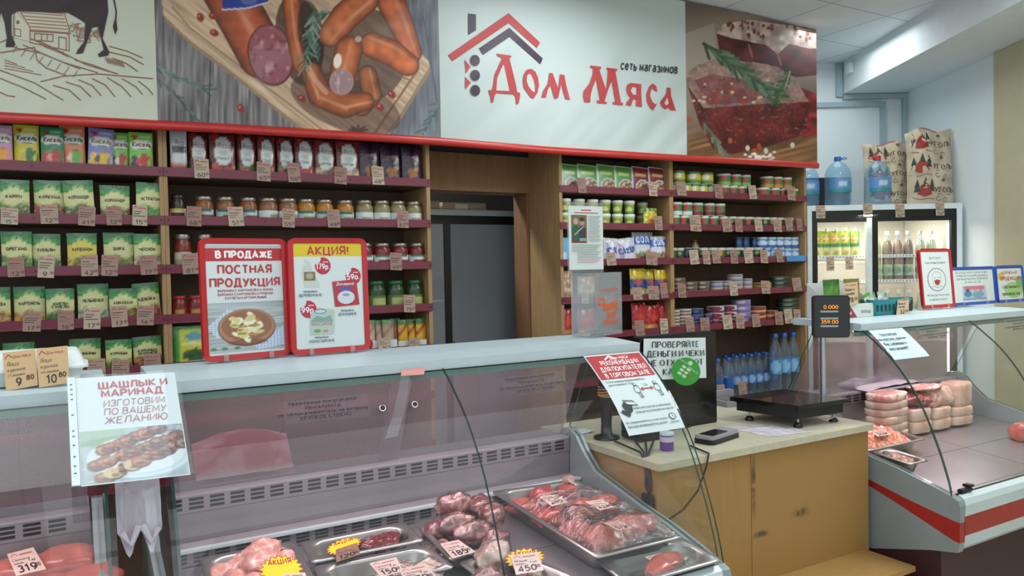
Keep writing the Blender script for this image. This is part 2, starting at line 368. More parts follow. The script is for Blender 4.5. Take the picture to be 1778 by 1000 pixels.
for ch in 'вгджзийклмнопстхцчшщьыэюяё':
    w0, st0 = GL[ch.upper()]; GL[ch] = (w0*.74, [[(x*.74, y*.66) for x, y in p] for p in st0])
def ribbon(pts, wfn):
    """quads (as lists of 4 points) along a polyline with mitred joints"""
    n = len(pts); L = []; Rr = []
    closed = n > 2 and abs(pts[0][0]-pts[-1][0]) < 1e-6 and abs(pts[0][1]-pts[-1][1]) < 1e-6
    for i in range(n):
        def dirn(a, b):
            dx, dy = b[0]-a[0], b[1]-a[1]; l = math.hypot(dx, dy) or 1e-9; return dx/l, dy/l
        d1 = dirn(pts[i-1], pts[i]) if i > 0 else (dirn(pts[-2], pts[-1]) if closed else dirn(pts[0], pts[1]))
        d2 = dirn(pts[i], pts[i+1]) if i < n-1 else (dirn(pts[0], pts[1]) if closed else dirn(pts[-2], pts[-1]))
        n1 = (-d1[1], d1[0]); n2 = (-d2[1], d2[0])
        mx, my = n1[0]+n2[0], n1[1]+n2[1]; l = math.hypot(mx, my)
        if l < 0.35: mx, my, k = n1[0], n1[1], 1.0
        else: mx, my = mx/l, my/l; k = min(2.2, 1/max(.3, mx*n1[0]+my*n1[1]))
        h = (wfn(d1)+wfn(d2))/4*k
        p = pts[i]
        L.append((p[0]+mx*h, p[1]+my*h)); Rr.append((p[0]-mx*h, p[1]-my*h))
    return [[L[i], Rr[i], Rr[i+1], L[i+1]] for i in range(n-1)]
TCACHE = {}
def letter_quads(s, w=.15, contrast=0.0, space=.16, slant=0.0):
    key = (s, w, contrast, space, slant)
    if key in TCACHE: return TCACHE[key]
    x = 0.0; out = []
    wf = (lambda d: w*(1-contrast*abs(d[0]))) if contrast else (lambda d: w)
    for ch in s:
        if ch == ' ': x += .34; continue
        gw, st = GL.get(ch) or GL.get(ch.upper()) or GL['О']
        for p in st:
            for q in ribbon([(a+x+slant*b, b) for a, b in p], wf): out.append(q)
        x += gw+space+w*.6
    TCACHE[key] = (out, max(x-space-w*.6, .01)); return TCACHE[key]
class Art:
    """flat print: coloured shapes in layers, on a sheet measured in any 2-D units"""
    def __init__(s, mat='printed_paper', sx=1.0): s.it = []; s.mat = mat; s.sx = sx
    def rect(s, a, b, c, d, col): s.it.append(([[(a, b), (c, b), (c, d), (a, d)]], lin(col))); return s
    def poly(s, pts, col): s.it.append(([list(pts)], lin(col))); return s
    def ell(s, cx, cy, rx, ry, col, n=18, rot=0, a0=0, a1=360):
        cr, sr = math.cos(R(rot)), math.sin(R(rot)); p = []
        for i in range(n):
            t = R(a0+(a1-a0)*i/n); x, y = rx*math.cos(t), ry*math.sin(t); p.append((cx+x*cr-y*sr, cy+x*sr+y*cr))
        return s.poly(p, col)
    def line(s, pts, w, col): s.it.append((ribbon(list(pts), lambda d: w), lin(col))); return s
    def lines(s, many, w, col):
        q = []
        for pts in many: q += ribbon(list(pts), lambda d: w)
        s.it.append((q, lin(col))); return s
    def dots(s, many, col, n=7):
        s.it.append(([[(x+rx*math.cos(2*math.pi*i/n), y+ry*math.sin(2*math.pi*i/n)) for i in range(n)] for x, y, rx, ry in many], lin(col))); return s
    def text(s, t, x, y, h, col, al='c', w=.15, contrast=0.0, sx=1.0, slant=0.0, space=.16, fit=None, rot=0, flip=False):
        q, tw = letter_quads(t, w, contrast, space, slant); sx *= s.sx
        if fit: sx = min(max(fit/(tw*h), .4*sx), 1.3*sx)
        x0 = x - (tw*h*sx/2 if al == 'c' else tw*h*sx if al == 'r' else 0)
        fy = -1 if flip else 1; cr, sr = math.cos(R(rot)), math.sin(R(rot)); qs = []
        for f in q:
            g2 = []
            for a, b in f:
                px, py = x0+a*h*sx-x, b*h*fy
                g2.append((x+px*cr-py*sr, y+px*sr+py*cr))
            qs.append(g2)
        s.it.append((qs, lin(col))); return s
    def emit(s, mb, fn, eps=.00008, base=0.0, strips=0):
        for k, (polys, col) in enumerate(s.it):
            off = base+eps*(k+1); vs = []; fs = []
            if strips and len(polys) == 1 and len(polys[0]) == 4 and polys[0][0][1] == polys[0][1][1] and abs(polys[0][2][1]-polys[0][0][1]) > .04:
                (a, b), _, (c, d), _ = polys[0]; q = [b+(d-b)*i/strips for i in range(strips+1)]
                polys = [[(a, q[i]), (c, q[i]), (c, q[i+1]), (a, q[i+1])] for i in range(strips)]
            for i, p in enumerate(polys):
                fs.append(tuple(range(len(vs), len(vs)+len(p)))); vs += [fn(a, b, off+(i % 4)*1.6e-5) for a, b in p]
            mb.add(vs, fs, s.mat, col)
def flat_xz(x0, y, z0):                     # sheet facing -Y
    return lambda a, b, o: Vector((x0+a, y-o, z0+b))
def frame_fn(O, ux, uy):                    # sheet with origin O and unit axes
    O, ux, uy = Vector(O), Vector(ux).normalized(), Vector(uy).normalized(); nn = ux.cross(uy)
    return lambda a, b, o: O+ux*a+uy*b+nn*o
def quad_fn(TL, TR, BR, BL, out=None):      # unit square (v up) stretched over four points
    TL, TR, BR, BL = (Vector(p) for p in (TL, TR, BR, BL)); nn = (BR-BL).cross(TL-BL).normalized()
    if out is not None and nn.dot(Vector(out)) < 0: nn = -nn
    return lambda u, v, o: (BL*(1-u)+BR*u)*(1-v)+(TL*(1-u)+TR*u)*v+nn*o
# ------------------------------------------------------------------ the room
plain('wall_white', '#e4edf0', 0.75, var=0.02, scale=3.0); plain('wall_cream', '#bfb899', 0.75, var=0.03)
plain('beam_grey', '#dfe8ec', 0.8, var=0.02); plain('trunk_grey', '#a9bcc6', 0.5)
plain('floor_tile', '#c2bdb4', 0.4, var=0.15, scale=3.0); plain('dark_wall', '#3c3733', 0.8)
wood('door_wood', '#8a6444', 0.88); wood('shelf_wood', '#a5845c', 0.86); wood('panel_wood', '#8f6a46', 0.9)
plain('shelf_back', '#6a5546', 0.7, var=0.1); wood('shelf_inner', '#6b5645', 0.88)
plain('rail_maroon', '#72283a', 0.35, var=0.05, spec=0.5, coat=0.2); plain('black_plastic', '#101214', 0.4, var=0.1)
plain('steel', '#b4b4b8', 0.32, 0.9, 0.05); plain('white_metal', '#dfe8ea', 0.35)
plain('red_hem', '#bb2a24', 0.35, coat=0.2); plain('cardboard', '#a08a6c', 0.8)
def ceiling_mat():
    m, nt, b = nodes_of('ceiling_tile')
    tc = nt.nodes.new('ShaderNodeTexCoord'); br = nt.nodes.new('ShaderNodeTexBrick')
    br.offset = 0.0; br.inputs['Scale'].default_value = 1.0
    br.inputs['Brick Width'].default_value = 0.5; br.inputs['Row Height'].default_value = 0.5
    br.inputs['Mortar Size'].default_value = 0.004; br.inputs['Mortar Smooth'].default_value = 0.2
    br.inputs['Color1'].default_value = lin('#e2e9ec')+(1,); br.inputs['Color2'].default_value = lin('#dde5e9')+(1,)
    br.inputs['Mortar'].default_value = lin('#93a3aa')+(1,)
    mp = nt.nodes.new('ShaderNodeMapping'); mp.inputs['Location'].default_value = (-3.83, -2.89, 0)
    nt.links.new(tc.outputs['Object'], mp.inputs['Vector']); nt.links.new(mp.outputs['Vector'], br.inputs['Vector'])
    nt.links.new(br.outputs['Color'], b.inputs['Base Color']); b.inputs['Roughness'].default_value = 0.9
    MATS['ceiling_tile'] = m
ceiling_mat()
def LD(l, d, z): return R0*l + D0*d + Vector((0, 0, z))        # the rotated back corner of the shop
def rbox_ld(mb, l0, l1, d0, d1, z0, z1, mat):
    vs = [LD(l, d, z) for z in (z0, z1) for d in (d0, d1) for l in (l0, l1)]
    mb.add(vs, [(0, 2, 3, 1), (4, 5, 7, 6), (0, 1, 5, 4), (2, 6, 7, 3), (0, 4, 6, 2), (1, 3, 7, 5)], mat)
CZ = 2.972
m = MB(); m.box(-3, 7, -4.5, 7, -0.1, 0.0, 'floor_tile'); struct(m, 'floor')
m = MB(); m.box(-3, 7, -0.6, 7, CZ, CZ+0.06, 'ceiling_tile'); struct(m, 'ceiling')
m = MB()
m.box(-3, 1.60, 3.605, 3.745, 0, CZ, 'dark_wall'); m.box(2.222, 4.10, 3.605, 3.745, 0, CZ, 'dark_wall')
struct(m, 'wall_back')
m = MB(); m.box(1.60, 2.222, 3.61, 3.745, 2.06, CZ, 'dark_wall'); struct(m, 'wall_back_lintel')
m = MB()                                                      # doorway lining
m.box(1.49, 2.2125, 3.585, 3.604, 1.905, 2.10, 'panel_wood'); m.box(1.602, 2.218, 3.606, 3.745, 1.905, 1.93, 'door_wood')
m.box(2.200, 2.221, 3.606, 3.745, 0, 1.905, 'door_wood'); m.box(1.602, 1.625, 3.606, 3.745, 0, 1.905, 'door_wood')
struct(m, 'door_1_frame')
m = MB(); m.box(-0.2, 4.10, 5.0, 5.1, 0, CZ, 'dark_wall'); m.box(-0.2, -0.1, 3.745, 5.0, 0, CZ, 'dark_wall'); m.box(4.0, 4.10, 3.745, 5.0, 0, CZ, 'wall_white')
struct(m, 'wall_storeroom')
m = MB(); rbox_ld(m, 1.2, 2.956, 5.75, 5.85, 0, CZ, 'wall_white'); struct(m, 'wall_corner')
m = MB(); rbox_ld(m, 2.956, 3.06, 1.2, 5.85, 0, CZ, 'wall_white'); struct(m, 'wall_right')
m = MB(); rbox_ld(m, 2.925, 2.956, 1.2, 4.66, 0, 2.738, 'wall_cream'); struct(m, 'trim_1')
m = MB(); rbox_ld(m, 2.48, 2.957, 0.6, 5.751, 2.74, CZ, 'beam_grey'); struct(m, 'beam')
for i, (l0, l1, z0, z1) in enumerate(((2.48, 2.955, 2.70, 2.736), (2.921, 2.955, 1.0, 2.699), (1.9, 2.792, 2.645, 2.68), (2.757, 2.792, 1.0, 2.644), (2.431, 2.474, 2.72, 2.97))):
    m = MB(); rbox_ld(m, l0, l1, 5.722, 5.749, z0, z1, 'trunk_grey'); o = m.build('trim_%d' % (i+2)); o['kind'] = 'structure'
m = MB(); rbox_ld(m, 2.448, 2.478, 5.55, 5.62, 2.855, 2.925, 'white_metal')
tag(m.build('alarm_sensor'), 'small white sensor box on the side of the ceiling beam', 'sensor')

# ------------------------------------------------------------------ shelving units
SY = 3.30; SB = 3.60
SZ = [1.92, 1.73, 1.538, 1.341, 1.15]
def shelf_unit(label, x0, x1, zs, lw, rw):
    t = thing('shelving_unit', label, 'shelving unit', (x0, SB, 0), 'wooden shelving units behind the counter')
    for a, b in ((x0, x0+lw), (x1-rw, x1)):
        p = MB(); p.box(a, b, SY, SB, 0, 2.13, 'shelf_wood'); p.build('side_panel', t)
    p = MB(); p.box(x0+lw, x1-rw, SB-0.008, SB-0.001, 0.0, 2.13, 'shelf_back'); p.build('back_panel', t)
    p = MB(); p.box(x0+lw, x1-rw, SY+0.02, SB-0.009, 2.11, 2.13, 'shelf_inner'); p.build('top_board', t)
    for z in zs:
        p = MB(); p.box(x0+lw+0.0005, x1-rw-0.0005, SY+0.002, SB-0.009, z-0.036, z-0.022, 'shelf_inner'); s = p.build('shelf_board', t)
        p = MB(); p.box(x0+0.001, x1-0.001, SY-0.006, SY-0.0005, z-0.034, z+0.001, 'rail_maroon')
        for k in range(max(2, int((x1-x0)/0.27))):
            xx = x0+0.012+(x1-x0-0.024)*k/max(1, int((x1-x0)/0.27)-1)
            p.box(xx-.003, xx+.003, SY-.0072, SY-.005, z-.02, z-.014, 'black_plastic')
        q = p.build('price_rail', s, local=True); q.location = (-t.location.x, -t.location.y, 0)
    return t
shelf_unit('wooden shelving unit at far left holding green spice packets', -0.95, 0.3475, SZ+[0.93, 0.70], 0.016, 0.0145)
shelf_unit('wooden shelving unit left of the doorway holding sauce pouches and jars', 0.3485, 1.488, SZ+[0.93, 0.70], 0.0145, 0.018)
shelf_unit('narrow wooden shelving unit right of the doorway with sugar bags', 2.213, 2.9705, SZ+[0.90, 0.69], 0.018, 0.0135)
shelf_unit('wide wooden shelving unit full of cans beside the drinks fridge', 2.9715, 4.103, SZ[:3]+[1.347, 1.15, 0.69], 0.0135, 0.018)

# ------------------------------------------------------------------ the banner
import numpy as np
BY = 3.22; BTOP = 2.958
HEM = [(-0.95, 2.018), (-0.18, 2.04), (0.56, 2.058), (1.50, 2.068), (2.13, 2.062), (4.117, 2.088)]
def hemz(x):
    for (xa, za), (xb, zb) in zip(HEM, HEM[1:]):
        if x <= xb: return za+(zb-za)*(x-xa)/(xb-xa)
    return HEM[-1][1]
def ban(u, v, x0, x1):
    x = x0+(x1-x0)*u; z0 = hemz(x)+0.02
    return Vector((x, BY+0.004*math.sin(x*5.0), z0+(BTOP-z0)*v))
def bp(px, py, o=0.0):                      # a point of the photo on the banner
    p = on_y(px, py, BY-0.002)
    return Vector((p.x, BY+0.004*math.sin(p.x*5.0)-0.002-o, p.z))
def proj_np(P):
    v = P-np.array(CAM); k = v@np.array(DV)
    return 889+F*(v@np.array(RV))/k, 500-F*(v@np.array(UV))/k
class Paint:
    """colour picture printed on a sheet: numpy colours at points px, py (the sheet's own drawing units)"""
    def __init__(s, px, py, bg):
        s.x = px; s.y = py; s.c = np.zeros(px.shape+(3,)); s.c[:] = bg
        s.n = np.zeros(px.shape)
    def mix(s, mask, col):
        mask = mask[..., None]; s.c = s.c*(1-mask)+np.asarray(col)*mask
    def noise(s, sx, sy, seed=0, ang=0.0):
        ca, sa = math.cos(ang), math.sin(ang); X = (s.x*ca+s.y*sa)*sx; Y = (-s.x*sa+s.y*ca)*sy
        xi = np.floor(X); yi = np.floor(Y); fx = X-xi; fy = Y-yi; fx = fx*fx*(3-2*fx); fy = fy*fy*(3-2*fy)
        def h(a, b): q = np.sin(a*127.1+b*311.7+seed*74.7)*43758.5453; return q-np.floor(q)
        return (h(xi, yi)*(1-fx)+h(xi+1, yi)*fx)*(1-fy)+(h(xi, yi+1)*(1-fx)+h(xi+1, yi+1)*fx)*fy
    def pmask(s, pts):
        r = np.zeros(s.x.shape, bool); n = len(pts)
        for i in range(n):
            (x1, y1), (x2, y2) = pts[i], pts[(i+1) % n]
            if y1 == y2: continue
            c = ((y1 > s.y) != (y2 > s.y)) & (s.x < (x2-x1)*(s.y-y1)/(y2-y1)+x1); r ^= c
        return r.astype(float)
    def emask(s, cx, cy, rx, ry, rot=0):
        c, n = math.cos(R(rot)), math.sin(R(rot)); dx, dy = s.x-cx, s.y-cy
        return np.clip((1-np.hypot((dx*c+dy*n)/rx, (-dx*n+dy*c)/ry))*min(rx, ry)/1.5+.5, 0, 1)
    def path(s, pts, rs):
        best = np.full(s.x.shape, 1e9); side = np.zeros(s.x.shape)
        for (a, b, ra), (c, d, rb) in zip([p+(r,) for p, r in zip(pts, rs)], [p+(r,) for p, r in zip(pts[1:], rs[1:])]):
            ux, uy = c-a, d-b; L = math.hypot(ux, uy); ux /= L; uy /= L
            t = np.clip(((s.x-a)*ux+(s.y-b)*uy)/L, 0, 1); qx, qy = a+ux*L*t, b+uy*L*t
            dd = np.hypot(s.x-qx, s.y-qy)/(ra+(rb-ra)*t); sd = (-(s.x-qx)*uy+(s.y-qy)*ux)/(ra+(rb-ra)*t)
            k = dd < best; best = np.where(k, dd, best); side = np.where(k, sd, side)
        return best, side
    def sausage(s, pts, rs, col, hi=(235, 200, 170), hs=-.35):
        if not isinstance(rs, (list, tuple)): rs = [rs]*len(pts)
        d, sd = s.path(pts, rs); m = np.clip((1-d)*min(rs)/1.5+.5, 0, 1)
        rim = np.sqrt(np.clip(1-d*d, 0, 1)); n = s.noise(.09, .09, 3)
        c = np.array(col)*(.35+.75*rim*(.8+.4*n))[..., None]
        hl = np.clip(1-np.abs(sd-hs)/.22, 0, 1)*np.clip(rim*1.6-.6, 0, 1)*.45*(.4+.9*s.noise(.05, .05, 9))
        c = c*(1-hl[..., None])+np.array(hi)*hl[..., None]
        s.mix(m, c)
    def stroke(s, pts, w, col, a=1.0):
        d, _ = s.path(pts, [w/2]*len(pts)); s.mix(np.clip((1-d)*w/2+.5, 0, 1)*a, col)
    def sprig(s, pts, n, ln, w, c1, c2, seed=1, a0=35):
        rnd = random.Random(seed); s.stroke(pts, w*1.2, c2)
        for i in range(n):
            t = (i+.5)/n*(len(pts)-1); k = min(int(t), len(pts)-2); f = t-k
            x = pts[k][0]*(1-f)+pts[k+1][0]*f; y = pts[k][1]*(1-f)+pts[k+1][1]*f
            a = math.atan2(pts[k+1][1]-pts[k][1], pts[k+1][0]-pts[k][0])+R((a0 if i % 2 else -a0)+rnd.uniform(-14, 14))+math.pi
            l = ln*rnd.uniform(.7, 1.1); f2 = rnd.random()
            s.stroke([(x, y), (x+l*math.cos(a), y+l*math.sin(a))], w, [c1[j]*f2+c2[j]*(1-f2) for j in range(3)])
    def lin(s):
        v = np.clip(s.c, 0, 255)/255.0; return np.where(v <= .04045, v/12.92, ((v+.055)/1.055)**2.4)
def paint_sheet(mb, fn, nu, nv, mat, painter, units):
    """grid of nu x nv whose vertex colours come from painter(Paint); units maps (u,v)->drawing units"""
    U, V = np.meshgrid(np.linspace(0, 1, nu+1), np.linspace(0, 1, nv+1))
    vs = [fn(float(a), float(b)) for a, b in zip(U.ravel(), V.ravel())]
    px, py = units(U, V, vs)
    P = painter(px, py); c = P.lin().reshape(-1, 3)
    w = nu+1
    mb.add(vs, [(j*w+i, j*w+i+1, (j+1)*w+i+1, (j+1)*w+i) for j in range(nv) for i in range(nu)], mat, [tuple(q) for q in c.tolist()], True)
def photo_units(U, V, vs):
    a, b = proj_np(np.array([tuple(p) for p in vs])); return a.reshape(U.shape), b.reshape(U.shape)
def paint_sausages(px, py):
    P = Paint(px, py, (120, 114, 114)); n = P.noise(.035, .32, 1, R(78)); n = .5*n+.5*P.noise(.02, .9, 5, R(80))
    n = P.noise(.3, .025, 1)*.6+P.noise(.14, .02, 2)*.4
    P.c = P.c*(.55+.85*n[..., None])
    P.stroke([(366, 92), (362, 216)], 2, (40, 36, 38)); P.stroke([(735, 30), (760, 180)], 2, (60, 66, 78)); 
    P.mix(P.pmask([(690, 0), (765, 0), (765, 260), (690, 260)])*.45, (88, 100, 118))
    board = [(300, -40), (281, 4), (284, 26), (330, 70), (400, 122), (545, 238), (660, 244), (690, 205), (746, 116), (744, 106), (700, 55), (640, -40)]
    P.mix(P.pmask([(x+2, y+9) for x, y in board]), (150, 122, 98))
    b = P.pmask(board); g2 = P.noise(.02, .25, 4, R(38)); P.mix(b, np.array((196, 166, 136))*(.85+.3*g2)[..., None])
    P.stroke([(299, 12), (330, 48), (420, 118), (560, 226)], 2.5, (150, 112, 82)); P.stroke([(726, 120), (650, 232)], 4, (140, 100, 76)); P.stroke([(700, 135), (715, 140)], 3, (150, 110, 86))
    P.mix(P.emask(600, 180, 100, 45, 20)*.55, (70, 45, 38))
    P.mix(P.emask(624, 96, 84, 84, 10)*.6, (58, 36, 32)); P.mix(P.emask(520, 70, 40, 80, -10)*.7, (60, 36, 30))
    P.sausage([(385, -30), (425, 40), (455, 95)], [42, 42, 42], (168, 84, 52), (225, 190, 175), -.1)
    P.mix(P.pmask([(383, -30), (466, -30), (466, 4), (440, 13), (400, 17), (386, 14)]), (44, 58, 140)); P.stroke([(386, 17), (430, 14), (466, 4)], 2.5, (200, 205, 220))
    P.mix(P.emask(432, 2, 14, 7), (90, 100, 160))
    P.mix(P.emask(470, 96, 40, 54, -12), (96, 48, 46)); P.mix(P.emask(470, 95, 37, 51, -12), (150, 86, 92))
    f = P.emask(470, 95, 35, 49, -12); P.mix(f*np.clip(P.noise(.11, .11, 6)*2.6-1.5, 0, .8), (196, 150, 152)); P.mix(f*np.clip(P.noise(.14, .14, 8)*3-2.1, 0, .7), (104, 50, 58))
    P.sausage([(505, -10), (512, 60), (524, 112)], 16, (172, 92, 54), hs=0)
    P.mix(P.emask(540, 60, 22, 60, -8)*.6, (40, 28, 26))
    P.sausage([(638, 130), (646, 165), (628, 185)], 17, (150, 84, 50)); P.sausage([(540, 125), (556, 165), (600, 182), (634, 176)], [18, 22, 23, 16], (160, 84, 46), hs=.2)
    P.stroke([(536, 118), (548, 140), (566, 160)], 9, (214, 180, 158), .6)
    P.sausage([(672, -12), (696, 40), (716, 92)], [26, 22, 17], (186, 98, 62)); P.sausage([(635, -2), (600, 28), (575, 60)], [24, 25, 22], (184, 98, 58))
    P.sausage([(646, 78), (680, 92), (708, 112)], [22, 23, 20], (190, 98, 54), hs=-.5)
    P.sausage([(606, 86), (598, 118), (593, 140)], [24, 24, 22], (182, 92, 48), hs=0)
    P.mix(P.emask(586, 106, 7, 13, 8), (240, 225, 212)); P.mix(P.emask(593, 142, 21, 23), (176, 140, 132)); P.mix(P.emask(593, 142, 19, 21), (160, 126, 130))
    P.mix(P.emask(593, 142, 18, 20)*np.clip(P.noise(.16, .16, 6)*2.6-1.5, 0, .7), (206, 180, 180)); P.mix(P.emask(622, 68, 6, 5), (190, 160, 150))
    P.sprig([(528, 122), (541, 60), (546, 18)], 22, 20, 3.2, (132, 156, 138), (60, 84, 70), 2); P.sprig([(541, 62), (552, 106)], 10, 14, 3, (120, 150, 130), (58, 82, 70), 6); P.sprig([(556, 26), (572, 22)], 6, 12, 3, (110, 136, 120), (60, 84, 70), 7)
    P.sprig([(358, 156), (300, 132), (266, 112)], 22, 22, 3, (120, 136, 126), (52, 66, 58), 3, 15); P.sprig([(346, 212), (300, 160), (270, 134)], 10, 18, 3, (112, 128, 118), (58, 70, 62), 4, 18)
    P.sprig([(728, 244), (756, 196), (772, 170)], 16, 20, 3, (120, 140, 134), (58, 76, 74), 5)
    for x, y in ((348, 30), (370, 28), (372, 57), (418, 188), (524, 171), (680, 164), (660, 186)):
        P.mix(P.emask(x, y, 8, 6, x % 70), (138, 44, 38)); P.mix(P.emask(x-2, y-2, 2, 1.6), (210, 140, 130))
    for k in range(8): P.stroke([(622, 226), (622+16*math.cos(k*.785), 226+8*math.sin(k*.785))], 4, (74, 48, 36))
    P.mix(np.clip(P.noise(.02, .02, 12)-.6, 0, .3)*.4, (235, 240, 245))
    return P
def paint_steak(px, py):
    P = Paint(px, py, (150, 128, 112)); n = P.noise(.02, .02, 1); P.c = P.c*(.72+.5*n[..., None])
    P.mix(np.clip((py-205)/40, 0, 1)*.95, np.array((150, 104, 64))*(.7+.6*P.noise(.015, .22, 2, R(-14)))[..., None])
    P.mix(P.pmask([(1185, 60), (1240, 40), (1245, 100), (1200, 120), (1185, 150)])*.6, (190, 178, 168))
    back = [(1244, 58), (1256, 42), (1300, 34), (1380, 46), (1424, 58), (1424, 130), (1384, 134), (1330, 122), (1250, 92)]
    n2 = P.noise(.05, .09, 5); P.mix(P.pmask(back), np.array((98, 34, 34))*(.55+.7*n2)[..., None])
    top = [(1244, 58), (1256, 42), (1300, 34), (1380, 46), (1424, 58), (1424, 84), (1404, 84), (1370, 76), (1350, 94), (1330, 78), (1290, 70), (1262, 64)]
    P.mix(P.pmask(top), np.array((206, 178, 168))*(.75+.45*P.noise(.12, .12, 8))[..., None]); P.stroke([(1300, 78), (1306, 98)], 4, (196, 120, 106), .7); P.stroke([(1350, 92), (1356, 112)], 4, (190, 110, 98), .7)
    rnd = random.Random(4)
    for i in range(34): x = rnd.uniform(1262, 1416); P.mix(P.emask(x, 44+rnd.uniform(-4, 22)+(x-1340)*.06, rnd.uniform(1.5, 3.2), rnd.uniform(2, 5)), (118, 62, 44))
    P.mix(P.pmask([(1368, 142), (1424, 166), (1424, 232), (1394, 240), (1384, 176)]), np.array((146, 46, 42))*(.6+.7*P.noise(.06, .12, 6))[..., None])
    front = [(1193, 146), (1222, 186), (1300, 180), (1404, 178), (1404, 200), (1398, 234), (1340, 252), (1270, 268), (1238, 258), (1214, 214)]
    n3 = P.noise(.05, .05, 7)*.6+P.noise(.2, .2, 8)*.4; P.mix(P.pmask(front), np.array((118, 40, 38))*(.5+.85*n3)[..., None])
    fm = P.pmask(front); P.mix(fm*np.clip(P.noise(.22, .3, 11)*3-2.25, 0, .75), (190, 124, 114)); P.mix(fm*np.clip((P.y-235)/30, 0, .5), (60, 18, 20))
    face = [(1192, 146), (1196, 124), (1212, 112), (1262, 106), (1312, 108), (1352, 116), (1384, 142), (1404, 176), (1300, 182), (1222, 188)]
    n4 = P.noise(.06, .1, 9)*.6+P.noise(.25, .25, 10)*.4; P.mix(P.pmask(face), np.array((186, 146, 136))*(.55+.6*n4)[..., None])
    P.mix(P.pmask([(1206, 140), (1236, 128), (1300, 140), (1330, 168), (1300, 178), (1230, 182)])*np.clip(.4+P.noise(.08, .08, 3), 0, 1)*.75, (128, 58, 62))
    for i in range(46):
        x, y = rnd.uniform(1204, 1340), rnd.uniform(136, 178); c = rnd.choice([(226, 190, 150), (190, 106, 62), (214, 196, 178), (196, 58, 34), (120, 70, 60)])
        P.mix(P.emask(x, y, rnd.uniform(2, 4), rnd.uniform(1.8, 3)), c)
    P.sprig([(1338, 164), (1300, 132), (1262, 104), (1222, 76)], 40, 30, 5.0, (116, 142, 108), (50, 78, 52), 8, 24)
    P.sprig([(1346, 178), (1358, 150), (1372, 124)], 14, 12, 4.5, (86, 124, 64), (48, 80, 40), 9, 50); P.stroke([(1372, 124), (1364, 150)], 1.6, (196, 190, 150))
    P.sprig([(1256, 266), (1240, 240), (1222, 214)], 12, 18, 4.5, (140, 146, 118), (74, 84, 60), 10, 22)
    for x, y in ((1298, 257), (1310, 262), (1318, 254), (1330, 262), (1268, 244), (1196, 208), (1376, 252)): P.mix(P.emask(x, y, 4, 5), rnd.choice([(196, 84, 40), (226, 214, 200)]))
    P.c = P.c*.88
    for i in range(26): P.mix(P.emask(1320+rnd.gauss(0, 16), 273+rnd.gauss(0, 3), 3, 2), (224, 218, 214))
    return P
banner = thing('shop_banner', 'long printed shop banner with meat pictures hung above the shelves', 'banner', (1.6, BY, 2.05))
def sheet(name, x0, x1, col=None, painter=None, nu=40, nv=12):
    mb = MB()
    if painter: paint_sheet(mb, lambda u, v: ban(u, v, x0, x1), nu, nv, 'banner_vinyl', painter, photo_units)
    else: mb.grid(lambda u, v: ban(u, v, x0, x1), nu, nv, 'banner_vinyl', col=lin(col))
    return mb
mb = sheet('cow', -0.95, 0.327, '#c4c7b4')
A = Art('banner_vinyl'); K = '#332426'; BR = '#8a5a44'
A.lines([[(-10, 78), (30, 62), (70, 72), (110, 92), (150, 112), (205, 128)], [(0, 92), (60, 82), (64, 104), (80, 118), (118, 132)], [(0, 122), (60, 144), (110, 174)], [(0, 136), (40, 152), (80, 172)], [(70, 142), (110, 132), (170, 128), (266, 136)],
         [(92, 148), (120, 156), (140, 174)], [(114, 142), (140, 150), (158, 168)], [(136, 138), (160, 148), (176, 166)], [(160, 136), (184, 148), (200, 168)], [(186, 134), (212, 150), (228, 168)], [(212, 136), (236, 150), (248, 164)], [(240, 140), (256, 152), (266, 164)],
         [(190, 80), (220, 88), (248, 100)], [(190, 90), (225, 98), (250, 112)], [(195, 100), (220, 110), (240, 124)], [(130, 104), (160, 112), (192, 124)], [(0, 160), (12, 166), (26, 168)], [(10, 76), (30, 84), (70, 92), (110, 108), (170, 126)], [(40, 78), (90, 100), (140, 120)]], 1.8, BR)
A.lines([[(8, 104+k*5), (30+k*14, 112+k*6)] for k in range(4)] + [[(30+k*15, 80+k*6), (22+k*15, 92+k*6)] for k in range(8)], 1.2, BR)
A.poly([(28, 20), (52, 50), (52, 72), (24, 66)], '#cdc7b4'); A.poly([(30, 18), (112, 24), (122, 58), (54, 54)], '#c9c0aa')
A.lines([[(24, 66), (24, 24), (34, 18), (52, 48), (52, 74)], [(52, 54), (122, 58), (112, 24), (34, 18)], [(52, 74), (120, 88), (120, 58)], [(102, 84), (102, 64), (115, 66), (115, 87)], [(26, 50), (36, 52), (36, 64), (26, 62), (26, 50)], [(60, 58), (92, 60), (92, 72), (60, 70), (60, 58)], [(72, 58), (72, 71)], [(82, 59), (82, 72)]]
        + [[(38+k*3, 22+k*6), (110+k*2, 27+k*6)] for k in range(6)], 1.5, BR)
A.ell(31, 39, 3, 3.5, BR); A.poly([(60, 70), (78, 82), (100, 90), (120, 100), (110, 90), (96, 86)], BR)
rnd = random.Random(3)
for cx, cy, rr in ((130, 52, 14), (146, 60, 14), (168, 60, 12)):
    A.lines([[(cx+rr*rnd.uniform(-1, 1), cy+rr*rnd.uniform(-1, 1)), (cx+rr*rnd.uniform(-1, 1), cy+rr*rnd.uniform(-1, 1)), (cx+rr*rnd.uniform(-1, 1), cy+rr*rnd.uniform(-1, 1))] for _ in range(9)], 1.2, '#946a54')
A.lines([[(182+k*4, 100+k), (188+k*4, 110+k), (184+k*4, 98+k)] for k in range(8)], 1.2, BR)
